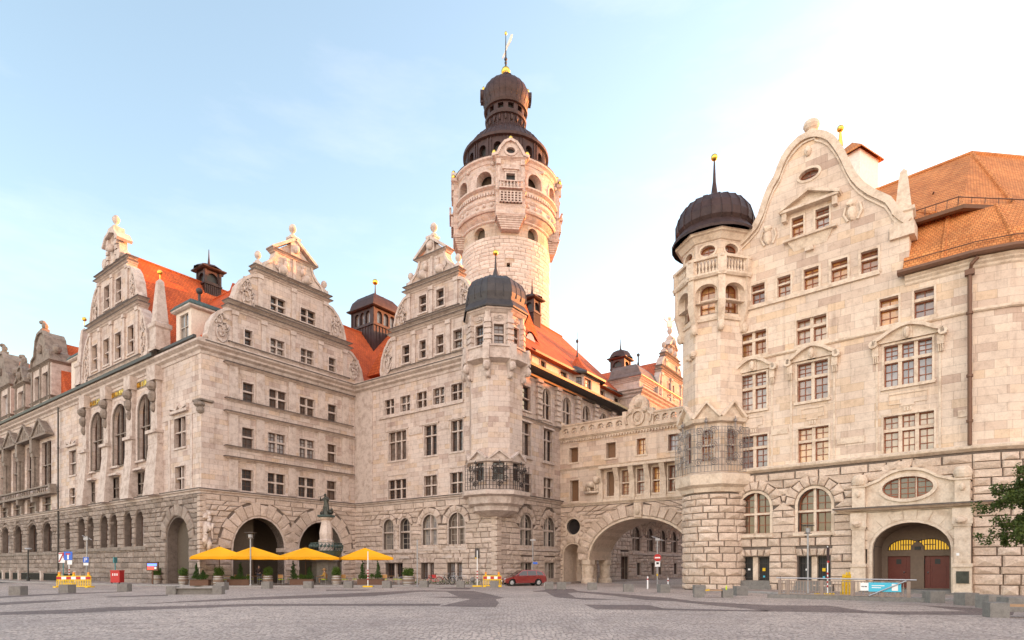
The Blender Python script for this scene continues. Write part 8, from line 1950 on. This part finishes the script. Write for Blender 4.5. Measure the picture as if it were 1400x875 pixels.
# --- car
def car(loc, rz_):
    t = thing('parked_car', 'small dark red hatchback parked at the corner turret', 'car'); L = 4.0; hw = .84
    low = [(-2.0, .32), (-1.98, .55), (-1.85, .68), (-1.1, .86), (-.95, .9), (1.6, .95), (1.92, .9), (1.98, .6), (1.95, .3)]
    def arc_cut(xc): return [(xc + .36 * cos(a), .3 + .36 * sin(a)) for a in [pi * k / 8 for k in range(9)]]
    prof = low + arc_cut(1.2)[:] + arc_cut(-1.3)[:]
    prof = [(-2.0, .32)] + low[1:] + [(1.56, .25)] + arc_cut(1.2)[0:9] + [(-.94, .25)] + arc_cut(-1.3) + [(-1.66, .25)]
    m = MB(); tr = tessellate_polygon([[Vector((a, b, 0)) for a, b in prof]]); n = len(prof)
    def layer(y, f): return [(a * f, y, .55 + (b - .55) * f if b > .6 else b) for a, b in prof]
    ls = [layer(-hw, .965), layer(-hw * .93, .995), layer(-hw * .6, 1.0), layer(hw * .6, 1.0), layer(hw * .93, .995), layer(hw, .965)]
    for ly in ls: m.v += ly
    for k in range(5):
        for i in range(n): j = (i + 1) % n; m.f.append((k * n + i, k * n + j, (k + 1) * n + j, (k + 1) * n + i))
    m.f += [tuple(x) for x in tr] + [tuple(5 * n + i for i in x) for x in tr]
    m.build('body', 'carpaint', t)
    cab = [(-1.05, .88), (-.3, 1.38), (.0, 1.43), (1.1, 1.42), (1.6, 1.3), (1.9, .92)]; m = MB()
    ls = [[(a, y * hw * (1 - (b - .88) * .32), b) for a, b in cab] for y in (-.96, 0, .96)]
    ls[1] = [(a, 0, b + .03) for a, b in cab]
    for ly in ls: m.v += ly
    n = 6
    for k in range(2): m.f += [(k * n + i, k * n + i + 1, (k + 1) * n + i + 1, (k + 1) * n + i) for i in range(5)]
    m.f += [tuple(range(6)), tuple(12 + i for i in range(6))]; m.build('cabin', 'carpaint', t)
    def sidew(pts, name):
        for sg in (-1, 1): m = MB(); m.add([(a, sg * (hw * .965 * (1 - (b - .88) * .32) + .008), b) for a, b in pts], [tuple(range(len(pts)))]); m.build(name, 'carglass', t)
    sidew([(-.82, .94), (-.28, 1.31), (.12, 1.35), (.12, .94)], 'side_window'); sidew([(.2, .94), (.2, 1.35), (.95, 1.34), (1.0, .95)], 'side_window'); sidew([(1.08, .96), (1.05, 1.33), (1.5, 1.24), (1.66, .97)], 'side_window')
    m = MB(); w = lambda b: hw * .88 * (1 - (b - .88) * .32); m.add([(-1.035, -w(.9), .915), (-1.035, w(.9), .915), (-.36, w(1.35), 1.365), (-.36, -w(1.35), 1.365)], [(0, 1, 2, 3)]); m.build('windscreen', 'carglass', t)
    m = MB(); m.add([(1.885, -w(.95), .96), (1.885, w(.95), .96), (1.63, w(1.28), 1.29), (1.63, -w(1.28), 1.29)], [(0, 1, 2, 3)]); m.build('rear_window', 'carglass', t)
    for x in (-1.3, 1.2):
        for sg in (-1, 1):
            m = MB(); y = sg * .74; prf = [(.17, -.09), (.29, -.1), (.31, -.06), (.31, .06), (.29, .1), (.17, .09)]; k = 20; b = 0
            for r, o in prf:
                for i in range(k): a = 2 * pi * i / k; m.v.append((x + r * cos(a), y + o, .31 + r * sin(a)))
            for q_ in range(5):
                for i in range(k): m.f.append((q_ * k + i, q_ * k + (i + 1) % k, (q_ + 1) * k + (i + 1) % k, (q_ + 1) * k + i))
            wh = m.build('wheel', 'rubber', t); m = MB()
            m.prism([(x + .2 * cos(2 * pi * i / 20), y + sg * .07, .31 + .2 * sin(2 * pi * i / 20)) for i in range(20)], [(x + .2 * cos(2 * pi * i / 20), y + sg * .02, .31 + .2 * sin(2 * pi * i / 20)) for i in range(20)])
            for i in range(5): a = 2 * pi * i / 5; m.tube([(x, y + sg * .08, .31), (x + .19 * cos(a), y + sg * .085, .31 + .19 * sin(a))], .025, 4)
            m.build('rim', 'steel', wh)
    for sg in (-1, 1):
        m = MB(); m.blob((-1.86, sg * .6, .62), (.1, .19, .08), 10, 6); m.build('headlight', 'lampglass', t, smooth=True); m = MB(); m.blob((1.9, sg * .7, .78), (.06, .1, .14), 8, 6); m.build('tail_light', 'orange', t, smooth=True)
        m = MB(); m.blob((-.72, sg * .93, .98), (.07, .1, .07), 8, 5); m.build('wing_mirror', 'carpaint', t, smooth=True)
        m = MB(); 
        for x in (.16,): m.box((x, sg * (hw * .985), .68), (.012, .012, .5))
        m.box((.02, sg * (hw + .0), .82), (.14, .03, .025)); m.build('door_handle', 'black', t)
    m = MB(); m.box((0, 0, .27), (2.2, 1.4, .12)); m.box((-1.99, 0, .42), (.04, 1.2, .12)); m.build('sill_and_grille', 'black', t)
    m = MB(); m.box((-2.015, 0, .45), (.012, .5, .1)); m.build('number_plate', 'white', t)
    t.location = loc; t.rotation_euler = (0, 0, rz_)
car((1.0, 54.6, 0), .30)
# --- bicycles and racks
def bike(loc, rz_, label, col, used=[None]):
    t = thing('bicycle', label, 'bicycle', group='bicycles parked at the racks')
    for x in (-.52, .52):
        m = MB(); pts = [(x + .33 * cos(2 * pi * i / 24), 0, .34 + .33 * sin(2 * pi * i / 24)) for i in range(25)]; m.tube(pts, .02, 5); wh = m.build('wheel', 'rubber', t); m = MB()
        for i in range(12): a = 2 * pi * i / 12; m.tube([(x, 0, .34), (x + .31 * cos(a), 0, .34 + .31 * sin(a))], .004, 3)
        m.build('spokes', 'steel', wh)
    m = MB(); bb, st_, hd, hd2 = (.02, 0, .3), (.2, 0, .78), (-.33, 0, .86), (-.37, 0, .7)
    for a, b in ((bb, st_), (st_, hd), (bb, hd2), (hd, hd2), ((.52, 0, .34), bb), ((.52, 0, .34), st_)): m.tube([a, b], .02, 6)
    m.tube([hd2, (-.52, 0, .34)], .016, 5); m.build('frame', col, t)
    m = MB(); m.tube([hd, (-.3, 0, .98), (-.38, 0, 1.02)], .014, 5); m.tube([(-.3, -.27, 1.0), (-.36, -.1, 1.03), (-.36, .1, 1.03), (-.3, .27, 1.0)], .014, 5); m.build('handlebar', 'steel', t)
    m = MB(); m.tube([st_, (.23, 0, .93)], .014, 5); m.blob((.25, 0, .95), (.15, .07, .04), 8, 5); m.build('saddle', 'black', t)
    m = MB(); m.tube([(.02, -.1, .2), (.02, .1, .4)], .012, 4); m.tube([(.02 + .09 * cos(2 * pi * i / 12), .03, .3 + .09 * sin(2 * pi * i / 12)) for i in range(13)], .008, 4); m.build('crank', 'steel', t)
    m = MB(); m.tube([(.84 * 1 - .52 + .2 + .38 * cos(a), 0, .34 + .38 * sin(a)) for a in (.3, .8, 1.3, 1.9)], .018, 4); m.build('mudguard', 'red' if col == 'red' else 'steel', t)
    if col == 'red': m = MB(); m.box((.1, .12, .75), (.35, .14, .28)); m.build('pannier', 'red', t)
    t.location = loc; t.rotation_euler = (0, 0, rz_)
bike(gp_(592, 53.4, PZ), .15, 'red bicycle with a red bag parked behind a concrete block', 'red')
bike(gp_(612, 54.2, PZ), -.5, 'dark bicycle parked left of the middle rack', 'black'); bike(gp_(623.5, 54.3, PZ), .9, 'pale grey bicycle nearest the corner turret', 'steel'); bike(gp_(617.5, 55.2, PZ), .35, 'dark bicycle half hidden behind the pale grey one', 'black')
for i, (x, l) in enumerate(((604, 'bicycle rack hoop right of the red bicycle'), (620, 'bicycle rack hoop between the dark bicycles'), (632, 'empty bicycle rack hoop, rightmost of the racks'))):
    m = MB(); p = gp_(x, 54.8, PZ); m.tube([(p[0] - .35, p[1], PZ), (p[0] - .35, p[1], .75), (p[0] - .25, p[1], .88), (p[0] + .25, p[1], .88), (p[0] + .35, p[1], .75), (p[0] + .35, p[1], PZ)], .024, 6); m.build('bicycle_rack', 'steel', None, label=l, cat='bicycle rack', group='bicycle rack hoops')
# --- tree at the right edge
tx, ty = 23.3, 25.2; t = thing('tree', 'leafy dark green tree reaching in from the right edge', 'tree', (tx, ty, 0))
m = MB(); m.tube([(tx, ty, 0), (tx + .05, ty, 1.2), (tx - .05, ty, 2.5), (tx, ty, 4.2), (tx + .05, ty, 6.0)], [.19, .15, .12, .08, .03], 9)
rt = random.Random(9); tips = []
for i in range(34):
    a = 2 * pi * i * .381966; z = 2.3 + 3.6 * i / 34; ln = (2.9 if z < 4.2 else 2.9 - (z - 4.2) * .9) * rt.uniform(.8, 1.1)
    e = Vector((tx + ln * cos(a), ty + ln * sin(a), z + ln * .22 - .15)); md_ = Vector((tx + ln * .5 * cos(a), ty + ln * .5 * sin(a), z + ln * .22)); m.tube([(tx, ty, z), md_, e], [.05, .03, .01], 5)
    for k in range(7):
        f = .3 + .7 * k / 6; q = Vector((tx, ty, z)).lerp(md_, f * 2) if f < .5 else md_.lerp(e, f * 2 - 1)
        for _ in range(3): tips.append(((q.x + rt.uniform(-.3, .3), q.y + rt.uniform(-.3, .3), q.z + rt.uniform(-.18, .22)), rt.uniform(.16, .34)))
m.build('trunk', 'bark', t); m = MB(); leaves(m, tips, .13, 60, rt); m.build('crown', 'leaf', t, recalc=False)
for k_, mb_ in FLASH.items(): mb_.build('lead_flashing', 'flashing', bpy.data.objects[k_])
# ================================================================== camera, light, sky
cam_d = bpy.data.cameras.new('camera'); cam = bpy.data.objects.new('camera', cam_d); COL.objects.link(cam)
cam.location = (0, 0, EH); cam.rotation_euler = (pi / 2, 0, 0)
cam_d.sensor_width = 36; cam_d.lens = 36 * F / 1400; cam_d.shift_y = (HZ - 437.5) / 1400; cam_d.clip_end = 3000; cam_d.clip_start = .1
SC.camera = cam
EL, AZ = radians(6.5), atan2(.86, .51)      # azimuth clockwise from +Y
sd = Vector((sin(AZ) * cos(EL), cos(AZ) * cos(EL), sin(EL)))
sl = bpy.data.lights.new('sun', 'SUN'); so = bpy.data.objects.new('sun', sl); COL.objects.link(so)
so.rotation_euler = sd.to_track_quat('Z', 'Y').to_euler(); sl.energy = 2.7; sl.angle = radians(.6); sl.color = (1, .31, .09)
W = bpy.data.worlds.new('World'); SC.world = W; W.use_nodes = True; nt = W.node_tree
bg = nt.nodes['Background']; sky = nt.nodes.new('ShaderNodeTexSky'); sky.sky_type = 'NISHITA'; sky.sun_disc = False
sky.sun_elevation = EL; sky.sun_rotation = AZ; sky.air_density = 1.2; sky.dust_density = 1.5; sky.ozone_density = 2.5; sky.altitude = 100
# unseen warm fill added to the sky behind the viewer to brighten the fronts
tcn = nt.nodes.new('ShaderNodeTexCoord'); sxyz = nt.nodes.new('ShaderNodeSeparateXYZ'); nt.links.new(tcn.outputs['Generated'], sxyz.inputs[0])
mr = nt.nodes.new('ShaderNodeMapRange'); mr.interpolation_type = 'SMOOTHSTEP'; mr.inputs[1].default_value = -.05; mr.inputs[2].default_value = -.75; nt.links.new(sxyz.outputs[1], mr.inputs[0])
vl = nt.nodes.new('ShaderNodeMix'); vl.data_type = 'RGBA'; vl.blend_type = 'ADD'; nt.links.new(mr.outputs[0], vl.inputs[0]); nt.links.new(sky.outputs[0], vl.inputs[6]); vl.inputs[7].default_value = (1.9, 1.55, 1.48, 1)
hz = nt.nodes.new('ShaderNodeMix'); hz.data_type = 'RGBA'; hz.blend_type = 'ADD'; hz.inputs[0].default_value = 1.; nt.links.new(vl.outputs[2], hz.inputs[6]); hz.inputs[7].default_value = (.07, .085, .075, 1)   # even morning haze
# faint torn cirrus
mpn = nt.nodes.new('ShaderNodeMapping'); mpn.inputs['Scale'].default_value = (1.6, 1.2, 5.5); nt.links.new(tcn.outputs['Generated'], mpn.inputs[0])
cn = nt.nodes.new('ShaderNodeTexNoise'); cn.inputs['Scale'].default_value = 2.1; cn.inputs['Detail'].default_value = 7; cn.inputs['Roughness'].default_value = .6; nt.links.new(mpn.outputs[0], cn.inputs['Vector'])
cr = nt.nodes.new('ShaderNodeMapRange'); cr.inputs[1].default_value = .50; cr.inputs[2].default_value = .80; nt.links.new(cn.outputs['Fac'], cr.inputs[0])
cm = nt.nodes.new('ShaderNodeMix'); cm.data_type = 'RGBA'; cm.blend_type = 'ADD'; nt.links.new(cr.outputs[0], cm.inputs[0]); nt.links.new(hz.outputs[2], cm.inputs[6]); cm.inputs[7].default_value = (.19, .155, .15, 1)
nt.links.new(cm.outputs[2], bg.inputs[0]); bg.inputs[1].default_value = .15
vs_ = SC.view_settings; vs_.view_transform = 'Standard'; vs_.look = 'None'; vs_.gamma = 1; vs_.use_curve_mapping = False
vs_.exposure = 2.5
vs_.use_white_balance = True; vs_.white_balance_temperature = 8300; vs_.white_balance_tint = 17
SC.cycles.max_bounces = 6; SC.cycles.diffuse_bounces = 3; SC.cycles.glossy_bounces = 3
SC.cycles.use_denoising = True
